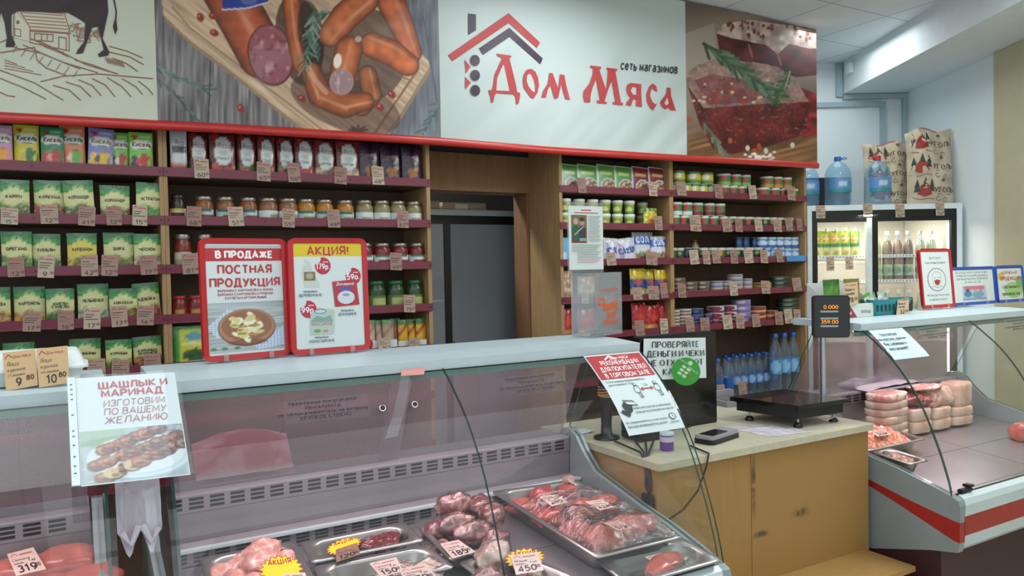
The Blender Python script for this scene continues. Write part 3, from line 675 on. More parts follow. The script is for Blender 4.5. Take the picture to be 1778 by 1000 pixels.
A.poly([(-60, -60), (190, -60), (186, -10), (188, 20), (178, 66), (190, 90), (188, 96), (172, 99), (170, 94), (180, 86), (170, 46), (160, 48), (150, 76), (144, 92), (132, 94), (134, 88), (146, 72), (148, 40), (136, 32), (118, 22), (80, 22), (28, 20), (20, 26), (20, 60), (27, 78), (22, 82), (10, 82), (12, 66), (8, 40), (2, 22), (-8, 60), (-60, 60)], K)
A.lines([[(196, -10), (202, 20), (200, 44)]], 2.6, K); A.poly([(199, 34), (196, 46), (200, 60), (204, 50), (202, 36)], K)
A.emit(mb, lambda a, b, o: bp(a, b, o), eps=.0001)
mb.build('cow_panel', banner)
sheet('s', 0.327, 1.515, painter=paint_sausages, nu=340, nv=170).build('sausage_panel', banner)
mb = sheet('logo', 1.515, 3.021, '#bcc5c2', nu=40)
A = Art('banner_vinyl'); z3 = lambda pts: [(760+x/3.846, y/3.846) for x, y in pts]
RD = '#b23a3c'; PU = '#3f2b3f'
A.poly(z3([(205, 88), (258, 95), (258, 200), (205, 234)]), PU)
A.poly(z3([(70, 368), (474, 87), (682, 286), (660, 322), (474, 154), (100, 408)]), RD)
A.poly(z3([(277, 322), (478, 185), (700, 392), (683, 430), (480, 246), (304, 366)]), PU)
A.poly(z3([(181, 396), (222, 445), (190, 492)]), RD); A.poly(z3([(184, 510), (224, 550), (186, 597)]), RD)
for cx, cy in ((250, 403), (251, 503), (252, 604)): A.ell(760+cx/3.846, cy/3.846, 9.1, 10.3, '#bcc5c2'); A.ell(760+cx/3.846, cy/3.846, 8.6, 9.9, PU)
A.poly(z3([(393, 357), (492, 372), (490, 384), (478, 386), (520, 560), (530, 616), (548, 620), (550, 640), (540, 690), (524, 700), (518, 650), (505, 630), (392, 622), (380, 640), (372, 682), (358, 686), (352, 640), (340, 612), (342, 600), (364, 602), (372, 560), (380, 500), (424, 400), (428, 386), (398, 372)]), RD)
A.poly(z3([(440, 430), (478, 608), (392, 604), (398, 520), (424, 460)]), '#bcc5c2')
A.poly(z3([(590, 468), (622, 460), (650, 480), (668, 520), (674, 570), (664, 620), (640, 656), (622, 656), (596, 620), (574, 590), (566, 540), (572, 500)]), RD)
A.poly(z3([(606, 494), (620, 500), (638, 540), (646, 590), (644, 618), (626, 606), (604, 576), (592, 540), (594, 508)]), '#bcc5c2')
A.poly(z3([(742, 488), (764, 490), (800, 590), (812, 498), (842, 502), (852, 560), (880, 668), (848, 662), (830, 600), (822, 560), (800, 656), (776, 660), (750, 570), (732, 600), (720, 652), (690, 650), (700, 610), (730, 560)]), RD)
A.poly(z3([(1014, 438), (1088, 446), (1088, 462), (1076, 464), (1122, 600), (1136, 470), (1126, 466), (1126, 452), (1198, 460), (1198, 474), (1186, 478), (1212, 620), (1224, 684), (1238, 688), (1236, 704), (1166, 696), (1168, 682), (1184, 680), (1160, 540), (1136, 600), (1112, 678), (1130, 684), (1128, 694), (1060, 688), (1060, 672), (1080, 670), (1054, 530), (1030, 590), (1018, 640), (1016, 684), (976, 684), (966, 640), (970, 610), (1010, 560), (1030, 500), (1034, 460), (1016, 452)]), RD)
A.poly(z3([(1290, 553), (1362, 562), (1360, 600), (1366, 714), (1324, 708), (1326, 664), (1306, 662), (1292, 706), (1256, 702), (1264, 680), (1288, 652), (1268, 630), (1258, 596), (1264, 568)]), RD)
A.poly(z3([(1300, 582), (1326, 586), (1326, 634), (1304, 630), (1290, 606)]), '#bcc5c2')
A.poly(z3([(1412, 580), (1436, 556), (1462, 574), (1470, 610), (1450, 606), (1436, 588), (1424, 606), (1420, 640), (1436, 680), (1456, 696), (1468, 690), (1440, 736), (1420, 720), (1398, 680), (1394, 630)]), RD)
A.poly(z3([(1530, 584), (1556, 586), (1560, 640), (1592, 738), (1554, 734), (1540, 716), (1524, 730), (1496, 710), (1488, 680), (1520, 640), (1532, 610)]), RD)
A.poly(z3([(1534, 650), (1544, 690), (1528, 704), (1516, 690)]), '#bcc5c2')
A.text('сеть магазинов', 1127, 123.5, 15, '#2e2a30', w=.17, fit=98, flip=True, rot=4.2)
A.emit(mb, lambda a, b, o: bp(a, b, o), eps=.0001)
mb.build('logo_panel', banner)
sheet('m', 3.021, 4.117, painter=paint_steak, nu=230, nv=250).build('steak_panel', banner)
mb = MB(); xs = [-0.95+5.067*i/60 for i in range(61)]
vs = []; n = 8
for x in xs:
    for j in range(n):
        t = 2*math.pi*j/n; vs.append((x, BY-0.004+0.012*math.sin(t)+0.004*math.sin(x*5), hemz(x)+0.017+0.019*math.cos(t)))
mb.add(vs, [(i*n+j, i*n+(j+1) % n, (i+1)*n+(j+1) % n, (i+1)*n+j) for i in range(60) for j in range(n)], 'red_hem', None, True)
mb.build('red_hem', banner)
# ------------------------------------------------------------------ goods on the shelves
BAY = {1: 'leftmost bay', 2: 'bay left of the doorway', 3: 'narrow bay right of doorway', 4: 'wide bay by the fridge'}
ROW = ['top', 'second', 'third', 'fourth', 'fifth', 'lowest']
LIP = 0.0215
def spot(x0, x1, yt, Y, zb):
    a, b, c = on_y(x0, yt, Y), on_y(x1, yt, Y), on_y((x0+x1)/2, yt, Y)
    return (a.x+b.x)/2, b.x-a.x, c.z-zb
def pillow(w, h, t, painter, mat, art=None, nu=14, nv=18, flatb=0.25, crimp=0.0):
    """standing packet: painted front, plain back; root at bottom centre, front towards -Y"""
    mb = MB()
    def bul(u, v):
        e = max(0.0, math.sin(math.pi*u))**.6*max(0.0, math.sin(math.pi*(flatb+(1-flatb)*v) if v > 0 else math.sin(math.pi*flatb)))**.7
        return t*e + crimp*math.sin(u*19+v*7)*math.sin(v*15)
    f = lambda u, v: Vector(((u-.5)*w*(1-.04*math.sin(math.pi*v)), -bul(u, v), v*h))
    paint_sheet(mb, f, nu, nv, mat, painter, lambda U, V, vs: (U*100, (1-V)*140))
    mb.grid(lambda u, v: Vector(((.5-u)*w*(1-.04*math.sin(math.pi*v)), bul(u, v)*.5, v*h)), 6, 8, mat, col=(.35, .35, .3))
    if art:
        def fn(a, b, o):
            u, v = a/100, 1-b/140; p = f(u, v); return Vector((p.x, p.y-.0012-o, p.z))
        art.emit(mb, fn, eps=.00008)
    return mb
def ptext(A, t, x, y, h, col, fit=78, w=.2, **k): A.text(t, x, y, h, col, fit=fit, w=w, flip=True, **k)

def kissel(bg, cup, fruit, fr2):
    def f(px, py):
        P = Paint(px, py, bg)
        P.mix(np.clip((28-py)/10, 0, .5), [min(255, c*1.15) for c in bg]); P.mix(P.emask(50, 44, 46, 17), (226, 232, 222)); P.mix(P.emask(24, 18, 12, 6), (180, 40, 50)); P.mix(P.emask(66, 16, 24, 6)*.6, (235, 235, 240))
        d = np.abs(np.hypot((px-78)/15, (py-104)/20)-1); P.mix(np.clip((.28-d)*5, 0, 1), cup)
        P.mix(P.pmask([(44, 80), (80, 80), (76, 126), (48, 126)]), cup); P.mix(P.emask(62, 81, 18, 4), [c*.7 for c in cup])
        for x, y, r in ((20, 92, 13), (34, 104, 12), (16, 112, 13), (30, 122, 12), (42, 96, 8)): P.mix(P.emask(x, y, r, r*.9), fruit if (x+int(y)) % 3 else fr2)
        P.mix(np.clip((py-134)/4, 0, 1), [c*.8 for c in bg]); return P
    A = Art('printed_foil'); ptext(A, 'Кисель', 52, 50, 15, '#%02x%02x%02x' % tuple(int(c*.6) for c in cup), slant=.15); ptext(A, 'плодовый', 54, 60, 5, '#556055', w=.16)
    return f, A
def spice(name, c1, c2, field=(200, 200, 138), seed=1):
    def f(px, py):
        P = Paint(px, py, field)
        n = P.noise(.09, .09, seed)
        low = np.clip((py-84+8*np.sin(px*.09+seed))/8, 0, 1)
        P.mix(low, np.array(c1)*(.55+.7*n)[..., None]); P.mix(low*np.clip(P.noise(.13, .13, seed+5)*3-1.5, 0, .9), c2); P.mix(low*np.clip(P.noise(.2, .2, seed+8)*3-2, 0, .6), (222, 216, 170))
        arch = np.clip((44-22*np.exp(-((px-50)/26)**2)-py)/3+.5, 0, 1)
        P.mix(arch, (26, 104, 50)); P.mix(arch*np.clip(1-np.abs(py-30)/14, 0, 1)*.65, (92, 172, 70)); P.mix(np.clip(1.2-np.abs(py-(45-22*np.exp(-((px-50)/26)**2)))/1.6, 0, 1)*.7, (214, 206, 140)); P.mix(np.clip((5-py)/2, 0, 1)*.5, (20, 60, 34))
        P.mix(P.emask(50, 22, 20, 7)*.65, (150, 196, 110)); P.mix(P.emask(50, 20, 5, 4), (50, 70, 40))
        return P
    A = Art('printed_foil'); parts = name.split('|')
    for k, t in enumerate(parts): ptext(A, t, 50, 64+11*k, 9, '#3a2e1c', fit=66, w=.26)
    A.line([(30, 53), (70, 53)], 1.2, '#8a8550')
    return f, A
def row_of_packets(items, bay, row, Y0, t, mat, desc, cat, group, nm, tilt=4):
    zb = SZ[row]-LIP
    for i, (x0, x1, yt, (pf, art), d, rz) in enumerate(items):
        Y = Y0 + (0.016 if i % 2 else 0.0)
        x, w, h = spot(x0, x1, yt, Y, zb)
        o = pillow(w, h*1.004, t, pf, mat, art).build(nm, None, local=True)
        o.location = (x, Y, zb); o.rotation_euler = (R(-2), R(rz), 0)
        tag(o, d, cat, group)
def sp_label(i, row, name): return f"green {name} seasoning packet, {ORD[i]} from the left, {ROW[row]} shelf of the {BAY[1]}"
KC = dict(p=(196, 140, 178), y=(214, 200, 50), g=(36, 132, 76), o=(222, 128, 84), l=(128, 126, 184), lg=(118, 186, 66))
row_of_packets([
    (-24, 21, 217, kissel(KC['p'], (226, 150, 40), (230, 190, 60), (200, 90, 60)), 'pink drink powder packet at the left edge of the top left shelf', 0),
    (22, 67, 217, kissel(KC['y'], (30, 120, 60), (220, 196, 40), (200, 180, 60)), 'yellow drink powder packet with a green mug on the top left shelf', 0),
    (69, 110, 221, kissel(KC['g'], (190, 44, 40), (190, 60, 60), (220, 150, 140)), 'dark green drink powder packet with a red mug, top left shelf', 0),
    (102, 147, 218, kissel(KC['o'], (96, 170, 66), (200, 90, 60), (232, 200, 180)), 'orange drink powder packet with a green mug on the top left shelf', 0),
    (149, 194, 223, kissel(KC['l'], (222, 180, 44), (222, 186, 60), (96, 70, 60)), 'lavender drink powder packet tilted to the right, top left shelf', 3),
    (188, 224, 230, kissel(KC['lg'], (184, 50, 40), (70, 56, 70), (220, 220, 200)), 'light green drink packet half hidden behind the lavender one, top left shelf', 0),
    (223, 265, 230, kissel(KC['lg'], (184, 50, 40), (60, 40, 60), (200, 60, 60)), 'light green drink packet with a red mug beside the shelf post', 0)],
    1, 0, 3.318, .006, 'printed_foil', '', 'packet', 'drink powder packets on the top shelf', 'drink_packet')
BRN, GRN, YEL, RDD, WHT = (150, 100, 60), (70, 120, 50), (200, 150, 50), (170, 60, 40), (205, 200, 180)
for row, its in ((1, [(-6, 51, 312, 'КАРРИ', 'curry', GRN, BRN, 0), (57, 113, 313, 'КУРКУМА', 'turmeric', BRN, RDD, 0), (111, 165, 313, 'КОРИАНДР', 'coriander', GRN, BRN, -3), (172, 225, 322, 'КОРИАНДР', 'coriander', BRN, GRN, 0), (233, 283, 317, 'ЭСТРАГОН', 'tarragon', (60, 140, 60), (90, 170, 80), 2)]),
                 (2, [(0, 55, 402, 'ОРЕГАНО', 'oregano', GRN, (110, 150, 80), 0), (52, 105, 406, 'ТИМЬЯН', 'thyme', (90, 120, 60), GRN, 0), (115, 168, 405, 'КАРДАМОН', 'cardamom', YEL, GRN, 0), (178, 232, 404, 'ЗИРА', 'cumin', BRN, (60, 150, 60), 0), (231, 279, 406, 'ЧЕСНОК', 'garlic', WHT, BRN, 0)]),
                 (3, [(-36, 18, 499, 'ПРИПРАВА', 'mixed', BRN, YEL, 0), (22, 78, 498, 'КАРТОФЕЛЬ', 'potato', (190, 140, 60), RDD, 0), (78, 129, 501, 'ХМЕЛИ|СУНЕЛИ', 'khmeli suneli', GRN, (60, 90, 40), 0), (133, 188, 493, 'ПЕЛЬМЕНЕЙ', 'dumpling', WHT, GRN, 0), (188, 238, 501, 'КАВКАЗСКАЯ', 'caucasian', BRN, GRN, 0), (233, 280, 491, 'АДЖИКА', 'adjika', RDD, GRN, -4)]),
                 (4, [(4, 60, 595, 'РЫБЫ', 'fish', GRN, WHT, 0), (119, 175, 588, 'СВИНИНЫ', 'pork', RDD, GRN, 0), (182, 229, 590, 'КУРИЦЫ', 'chicken', GRN, YEL, 0), (231, 282, 584, 'КУРИНЫХ|ОКОРОЧКОВ', 'chicken leg', (180, 110, 60), (70, 40, 36), -2)])):
    L = []
    for i, (a, b, c, nm, en, c1, c2, rz) in enumerate(its):
        fld = (206, 186, 70) if en == 'cardamom' else (200, 200, 138)
        L.append((a, b, c, spice(nm, c1, c2, fld, i+row*7), sp_label(i, row, en), rz))
    row_of_packets(L, 1, row, 3.318, .007, 'printed_foil', '', 'spice packet', 'green spice packets in the leftmost bay', 'spice_packet')
def ricco(kind):
    def f(px, py):
        P = Paint(px, py, (100, 36, 36)); n = P.noise(.08, .08, kind)
        if kind == 9: P = Paint(px, py, (196, 200, 200)); P.mix(P.pmask([(12, 50), (100, 54), (100, 74), (12, 70)]), (44, 60, 58)); P.mix(np.clip((py-104)/10, 0, 1), np.array((170, 80, 70))*(.6+.7*P.noise(.1, .1, 3))[..., None]); return P
        P.c = P.c*(.6+.8*n[..., None]); P.mix(np.clip((py-92)/12, 0, 1), np.array((72, 108, 52) if kind % 2 else (150, 56, 44))*(.5+.8*P.noise(.1, .1, kind+3))[..., None])
        if kind >= 7: P.mix(np.clip((py-96)/8, 0, 1), np.array((176, 142, 120))*(.6+.7*P.noise(.1, .1, kind))[..., None])
        for x, y in ((28, 118), (66, 124)): P.mix(P.emask(x, y, 16, 11)*(1 if kind < 7 else 0), (176, 48, 40))
        lab = np.maximum.reduce([P.emask(52, 36, 28, 26), P.emask(52, 66, 36, 32), P.emask(52, 84, 30, 22)])
        P.mix(lab, (204, 208, 206)); P.mix(P.emask(52, 64, 18, 9)*.7, (170, 176, 160)); P.mix(P.emask(24, 10, 14, 12), (160, 50, 44)); return P
    A = Art('printed_foil'); x = 52
    ptext(A, '-Ricco', x, 48, 16, '#6c2a3a', fit=58, w=.12, slant=.1)
    if kind < 7: ptext(A, 'ТОМАТ', x, 88, 9, '#5a6f78', fit=46, w=.14)
    elif kind < 9: ptext(A, 'ДЛЯ ГРИЛЯ', x, 88, 8, '#5a6f78', fit=46, w=.14)
    return f, A
def dark_snack(px, py):
    P = Paint(px, py, (52, 30, 50)); P.c = P.c*(.6+.8*P.noise(.06, .06, 2)[..., None]); P.mix(P.pmask([(20, 44), (80, 40), (82, 56), (20, 60)])*.6, (96, 40, 52))
    for x, y in ((40, 96), (60, 104), (46, 116), (66, 90)): P.mix(P.emask(x, y, 16, 11)*.8, (176, 112, 48))
    return P
its = []
for i, (a, b, c) in enumerate(((294, 324, 226), (326, 360, 231), (362, 408, 232), (410, 444, 234), (446, 477, 237), (479, 512, 239), (511, 545, 240), (544, 583, 243), (583, 623, 245))):
    kind = 9 if i == 0 else i if i < 7 else 7+(i-7)
    its.append((a, b, c, ricco(kind), f"white-labelled sauce pouch, {ORD[i]} from the left, top shelf of the {BAY[2]}" if i else 'pale sauce pouch turned sideways beside the post, top shelf left of the doorway', 0))
row_of_packets(its, 2, 0, 3.318, .012, 'printed_foil', '', 'sauce pouch', 'sauce pouches on the top shelf', 'sauce_pouch')
row_of_packets([(a, b, c, (dark_snack, None), f"dark purple snack bag, {ORD[i]} of three at the right end of the top shelf", 0) for i, (a, b, c) in enumerate(((623, 658, 247), (659, 697, 250), (697, 731, 253)))],
    2, 0, 3.318, .014, 'printed_foil', '', 'snack bag', 'dark snack bags on the top shelf', 'snack_bag')
plain('lid_silver', '#9c9488', 0.3, 0.7); plain('lid_red', '#a62828', 0.35); plain('lid_green', '#1e5a34', 0.35); plain('lid_black', '#23201f', 0.4)
def jar(r, h, content, label, lid, name, lab=(.08, .5)):
    t = thing(name, '', 'jar')
    mb = MB(); rnd = random.Random(int(h*1e4)); cc = lin(content)
    def cf(th, z): k = .75+.5*abs(math.sin(th*61+z*17)*math.sin(z*31+th*23)); return tuple(min(1, c*k) for c in cc)
    mb.lathe([(r*.9, 0), (r, .01), (r, h*.66), (r*.93, h*.76), (r*.76, h*.84), (r*.76, h*.87)], 'printed_gloss', 22, colfn=cf); mb.build('jar_body', t, local=True)
    mb = MB(); mb.lathe([(r*.84, h*.855), (r*.86, h*.865), (r*.86, h*.975), (r*.8, h), (0.001, h)], lid, 22); mb.build('lid', t, local=True)
    mb = MB(); nz = 7; n = 26; vs = []; cs = []
    for j in range(nz+1):
        for i in range(n+1):
            th = (-.34+.60*i/n); z = lab[0]+(lab[1]-lab[0])*j/nz; a = 2*math.pi*th
            vs.append(((r+.0008)*math.sin(a), -(r+.0008)*math.cos(a), z*h)); cs.append(lin(label(i/n, j/nz)))
    mb.add(vs, [(j*(n+1)+i, j*(n+1)+i+1, (j+1)*(n+1)+i+1, (j+1)*(n+1)+i) for j in range(nz) for i in range(n)], 'printed_paper', cs, True); mb.build('jar_label', t, local=True)
    return t
def lab_box(bg, box, x0, x1, y0, y1, band=None, by=.78):
    def f(u, v):
        u = u*1.0
        if band and v > by and .25 < u < .75: return band
        return box if x0 < u < x1 and y0 < v < y1 else bg
    return f
def place_jars(items, bay, row, group, Y0=3.322):
    zb = SZ[row]-LIP; cache = {}
    for i, (a, b, c, key, mk, d) in enumerate(items):
        x, w, h = spot(a, b, c, Y0, zb); r = w/2*.97
        t = jar(r, h, *mk) if key not in cache else copy_thing(cache[key])
        cache.setdefault(key, t)
        t.location = (x, Y0+r, zb); tag(t, d, 'jar', group)
LW, LT = '#d3d8d6', '#bfccc8'
J = dict(dark=('#2a1a14', lab_box('#cfc8b0', '#5a1f1c', .3, .8, .05, .6, '#c8a83c'), 'lid_black', 'preserve_jar'),
    br=('#8a5228', lab_box(LT, '#7c3a2e', .45, .95, .1, .5, '#1f6a5c'), 'lid_silver', 'preserve_jar'), wh=('#8a5a3a', lab_box(LW, '#8c9c84', .55, .85, .35, .65), 'lid_silver', 'preserve_jar'),
    ye=('#b07428', lab_box(LT, '#8c8430', .45, .95, .1, .5, '#1f6a5c'), 'lid_silver', 'preserve_jar'), be=('#8c7f56', lab_box(LW, '#9a7550', .4, .7, .3, .55), 'lid_silver', 'preserve_jar'),
    red=('#7a1f22', lab_box(LW, '#8c2c2c', .35, .95, .1, .45, '#2a7a5a'), 'lid_silver', 'preserve_jar'), ol=('#2e4422', lab_box('#54703c', '#a8b06c', .35, .9, .25, .75), 'lid_green', 'olive_jar'),
    pep=('#7c2c1c', lab_box('#b0a890', '#d0c8b8', .0, 1, .55, .9), 'lid_silver', 'preserve_jar'), pst=('#7a1a18', lab_box('#8c2620', '#b08840', .35, .7, .3, .75), 'lid_red', 'preserve_jar'))
jd = lambda c: f"{c}, {{}} from the left, second shelf of the {BAY[2]}"
seq = [(295, 324, 338, 'dark', 'black-lidded dark fruit jar'), (339, 373, 340, 'br', 'brown spread jar'), (376, 411, 341, 'br', 'brown spread jar'), (417, 450, 342, 'br', 'brown spread jar'), (451, 486, 343, 'wh', 'white-labelled brown jar'), (488, 518, 344, 'wh', 'white-labelled brown jar'),
       (519, 551, 345, 'ye', 'yellow spread jar'), (551, 584, 346, 'ye', 'yellow spread jar'), (587, 620, 346, 'ye', 'yellow spread jar'), (622, 652, 347, 'be', 'beige mushroom jar'), (653, 681, 348, 'be', 'beige mushroom jar'), (681, 709, 349, 'be', 'beige mushroom jar'), (709, 738, 349, 'be', 'beige mushroom jar')]
place_jars([(a, b, c, k, J[k], f"{d}, {ORD[i]} in the line of jars, second shelf left of doorway") for i, (a, b, c, k, d) in enumerate(seq)], 2, 1, 'jars on the second shelf')
place_jars([(303, 334, 406, 'pep', J['pep'], 'tall reddish jar beside the shelf post, third shelf left of the doorway'), (341, 373, 406, 'pep', J['pep'], 'tall reddish jar half hidden behind the red frame, third shelf'),
    (622, 652, 422, 'red', J['red'], 'dark red jar peeking out behind the yellow offer sign'), (654, 681, 422, 'red', J['red'], 'dark red jar, second from the right, third shelf by the doorway'), (685, 712, 422, 'red', J['red'], 'dark red jar above the price tag, third shelf by the doorway'), (715, 742, 422, 'red', J['red'], 'dark red jar touching the right post, third shelf by the doorway')], 2, 2, 'jars on the third shelf')
place_jars([(299, 326, 514, 'pst', J['pst'], 'small red-lidded paste jar beside the post, fourth shelf'), (328, 354, 514, 'pst', J['pst'], 'small red-lidded paste jar half hidden behind the red sign frame'),
    (643, 674, 488, 'ol', J['ol'], 'green-lidded olive jar next to the yellow offer sign'), (676, 707, 490, 'ol', J['ol'], 'middle green-lidded olive jar of three, fourth shelf'), (709, 741, 491, 'ol', J['ol'], 'green-lidded olive jar by the right post, fourth shelf')], 2, 3, 'jars on the fourth shelf')
def big_green(px, py):
    P = Paint(px, py, (196, 196, 60)); P.mix(np.clip((18-px)/5, 0, 1), (44, 130, 60)); P.mix(np.clip((16-py)/4, 0, 1), (44, 130, 60)); P.mix(P.emask(60, 36, 30, 14), (96, 150, 160)); P.mix(P.emask(58, 62, 34, 8)*.7, (214, 214, 190))
    for x, y in ((40, 100), (64, 92), (84, 104), (56, 120)): P.mix(P.emask(x, y, 17, 15), (52, 84, 40))
    P.mix(P.pmask([(30, 124), (90, 124), (90, 134), (30, 134)]), (206, 200, 200)); return P
row_of_packets([(299, 362, 566, (big_green, None), 'large green and yellow packet partly hidden by the red sign frame', 0)], 2, 4, 3.322, .01, 'printed_foil', '', 'packet', None, 'soup_packet')
def sachet(c0, c1, c2):
    def f(px, py):
        P = Paint(px, py, c1); P.mix(np.clip((26-py)/5, 0, 1), c0); d = (py-40+px*.5); P.mix(np.clip(1-np.abs(d-30)/14, 0, 1), c2); P.mix(P.emask(50, 120, 20, 10)*.5, (230, 220, 150)); return P
    return f
its = [(636, 651, 556, (100, 150, 90), (196, 170, 150), (150, 110, 96)), (651, 666, 556, (100, 150, 90), (190, 160, 140), (160, 120, 100)), (664, 684, 555, (100, 150, 90), (180, 150, 126), (150, 110, 96)), (678, 695, 553, (70, 100, 60), (120, 80, 50), (160, 90, 50)),
       (691, 708, 555, (50, 110, 50), (206, 160, 40), (170, 50, 36)), (707, 724, 554, (50, 110, 50), (206, 160, 40), (170, 50, 36)), (722, 740, 553, (50, 110, 50), (206, 160, 40), (170, 50, 36))]
row_of_packets([(a, b, c, (sachet(p, q, s), None), (f"pale horseradish tube, {ORD[i]} from left in the white box, fifth shelf" if i < 3 else 'brown sauce tube behind the mustard tubes, fifth shelf' if i == 3 else f"yellow mustard tube, {ORD[i-4]} of three by the right post"), 0) for i, (a, b, c, p, q, s) in enumerate(its)],
    2, 4, 3.335, .010, 'printed_foil', '', 'sauce tube', 'sauce tubes on the fifth shelf', 'sauce_tube')
a = on_y(636, 600, 3.306); b = on_y(690, 600, 3.306); mb = MB(); z0 = SZ[4]-LIP
mb.box(a.x, b.x, 3.306, 3.309, z0, z0+.055, 'printed_paper', lin('#d8dcdc')); A = Art(); A.ell(.02, .04, .012, .022, '#b02a2a'); A.text('EХТRА', .03, .008, .012, '#a03030', al='l', w=.18); A.emit(mb, flat_xz(a.x, 3.306, z0))
mb.box(a.x, b.x, 3.309, 3.38, z0, z0+.002, 'printed_paper', lin('#d8dcdc')); tag(mb.build('display_tray', loc=(a.x, 3.32, z0)), 'white cardboard display tray under the pale horseradish tubes', 'tray')
a = on_y(692, 600, 3.306); b = on_y(741, 600, 3.306); mb = MB(); mb.box(a.x, b.x, 3.306, 3.309, z0, z0+.045, 'printed_paper', lin('#cfcfc8')); mb.box(a.x, b.x, 3.309, 3.38, z0, z0+.002, 'printed_paper', lin('#cfcfc8'))
tag(mb.build('display_tray', loc=(a.x, 3.32, z0)), 'white cardboard display tray under the yellow mustard tubes', 'tray')

# ---- right-hand bays
def meal(c, c2):
    def f(px, py):
        P = Paint(px, py, (206, 212, 214)); P.mix(P.pmask([(6, 5), (94, 5), (94, 135), (6, 135)]), c); P.mix(P.emask(62, 104, 44, 38), (206, 206, 200)); P.mix(P.emask(62, 106, 36, 31)*1.0, c2)
        P.mix(P.emask(62, 106, 36, 31)*np.clip(P.noise(.14, .14, 4)*3-1.5, 0, .9), (220, 206, 180)); P.mix(P.pmask([(16, 36), (84, 36), (84, 50), (16, 50)])*.7, (226, 220, 120)); return P
    return f
L = []
for i, (a, b, c, red) in enumerate(((975, 1004, 284, 0), (1003, 1038, 285, 0), (1037, 1069, 285, 0), (1068, 1099, 288, 0), (1098, 1128, 289, 1), (1127, 1158, 290, 1))):
    L.append((a, b, c, (meal((130, 36, 54) if red else (84, 150, 62), (130, 84, 64)), None), f"{'red' if red else 'green'} ready-meal pack, {ORD[i]} from left, top shelf right of doorway", 3))
zb = SZ[0]-LIP
for i, (a, b, c, (pf, ar), d, rz) in enumerate(L):
    x, w, h = spot(a, b, c, 3.335, zb); mb = pillow(w, h, .003, pf, 'printed_gloss', None, 14, 18)
    mb.box(-w*.47, w*.47, .004, .022, .004, h*.97, 'printed_gloss', lin('#cfd4d4')); o = mb.build('meal_pack', local=True); o.location = (x, 3.335, zb); o.rotation_euler = (R(-7), R(rz), 0); tag(o, d, 'meal pack', 'ready meals on the top shelf')
def can(r, h, colfn, lidc='#b8b8b0', n=32):
    mb = MB(); mb.lathe([(r*.96, 0), (r, h*.03), (r, h*.06)]+[(r, h*(.1+.084*q)) for q in range(11)]+[(r, h*.95), (r, h*.97), (r*.93, h)], 'printed_can', n, colfn=lambda t, z: lin(lidc) if z > .965 or z < .03 else colfn(t+.125, z))
    mb.lathe([(r*.93, h*.985), (0.0005, h*.985)], 'steel', n, cap=False); return mb
def oval(bg, ov, low=None, top=None, lw=.085, lh=.24, cz=.60):
    B, O, Lo, T = lin(bg), lin(ov), lin(low) if low else None, lin(top) if top else None
    def f(t, z):
        if (t/lw)**2+((z-cz)/lh)**2 < 1: return O
        if Lo and z < .3: return Lo
        if T and z > .84: return T
        return B
    return f
CT = dict(pea=oval('#2e7a3c', '#b03038', '#86a84c', '#d0d8cc'), corn=oval('#c9b83a', '#e4e8d8', '#5a8a30', '#3c7a40'), bean=oval('#3c7c44', '#b03038', '#6a2a30', '#c8d0c4'), wbean=oval('#3c7c44', '#c02a38', '#d4d8d0', '#d4d8d0'), mix=oval('#4a7c3c', '#b03038', '#c08a30', '#d0d8cc'),
          olv=oval('#2f4a34', '#8a9a5a', '#20301f', '#c4c8bc', .07, .15), olv2=oval('#46543a', '#a84a38', '#2c3a2c', '#c4c8bc'), olv3=oval('#5c5a34', '#c08a40', '#3a3a26', '#c8c8b8'), dk=oval('#24303a', '#43566a', '#1a2430'), cof=oval('#3a3a34', '#6a5a40'), blue=oval('#1f3f66', '#3f6a96'),
          milk=oval('#3f78b4', '#c8d8e8', '#2d5fa4', '#a8c4e0', .22, .2, .5), tin=oval('#6a5a4c', '#a89a86', '#4c3c34'), pink=oval('#c4a49a', '#5a7aa0', '#c8b0a8', '#b8948c', .2, .2), gold=oval('#a8842e', '#7a2a24', '#b8983c'), dgr=oval('#2c4438', '#7c8c7c', '#1e2e26'), wht=oval('#c8c4bc', '#7a5a50', '#8c6a58', '#c8c4c0', .2, .16),
          navy=oval('#24305c', '#4a5a8c', '#1c2648'), wr=oval('#cfcfd0', '#7c2a44', '#7c2a44', '#c4c4c8', .14, .3), vio=oval('#8c7cac', '#c4bcd4', '#75669a'), org=oval('#c49a54', '#8c3428', '#d0b070', '#a8342c', .2, .3))
CANM = {}
def cans(items, z0, Y0, rowname, group, desc, h):
    """items: (x0, x1, kind, layer, depth) in photo pixels; every can one object"""
    cnt = {}
    for (a, b, k, lay, *dy) in items:
        Y = Y0+(dy[0] if dy else 0)
        ym = 340 if z0 > 1.6 else 480
        p, q = on_y(a, ym, Y), on_y(b, ym, Y); r = (q.x-p.x)/2*.985; key = (k, round(r, 3), h)
        if key not in CANM: CANM[key] = can(round(r, 3), h, CT[k]).build('food_can', local=True); o = CANM[key]
        else: o = CANM[key].copy(); COL.objects.link(o)
        o.location = ((p.x+q.x)/2, Y+r, z0+lay*(h+.0006)); i = cnt.get(lay, 0); cnt[lay] = i+1
        ln = ['bottom layer', 'second layer', 'third layer', 'fourth layer'][lay]
        tag(o, f"{desc[k]}, {ORD[min(i, 13)]} from left in {ln}, {rowname}", 'can', group)
DS = dict(pea='green pea can', corn='yellow corn can', bean='red-oval bean can', wbean='white bean can', mix='vegetable mix can', olv='dark olive can', olv2='red-spotted olive can', olv3='orange-spotted olive can', dk='dark slim can', cof='brown dark can', blue='dark blue can', milk='blue condensed milk can')
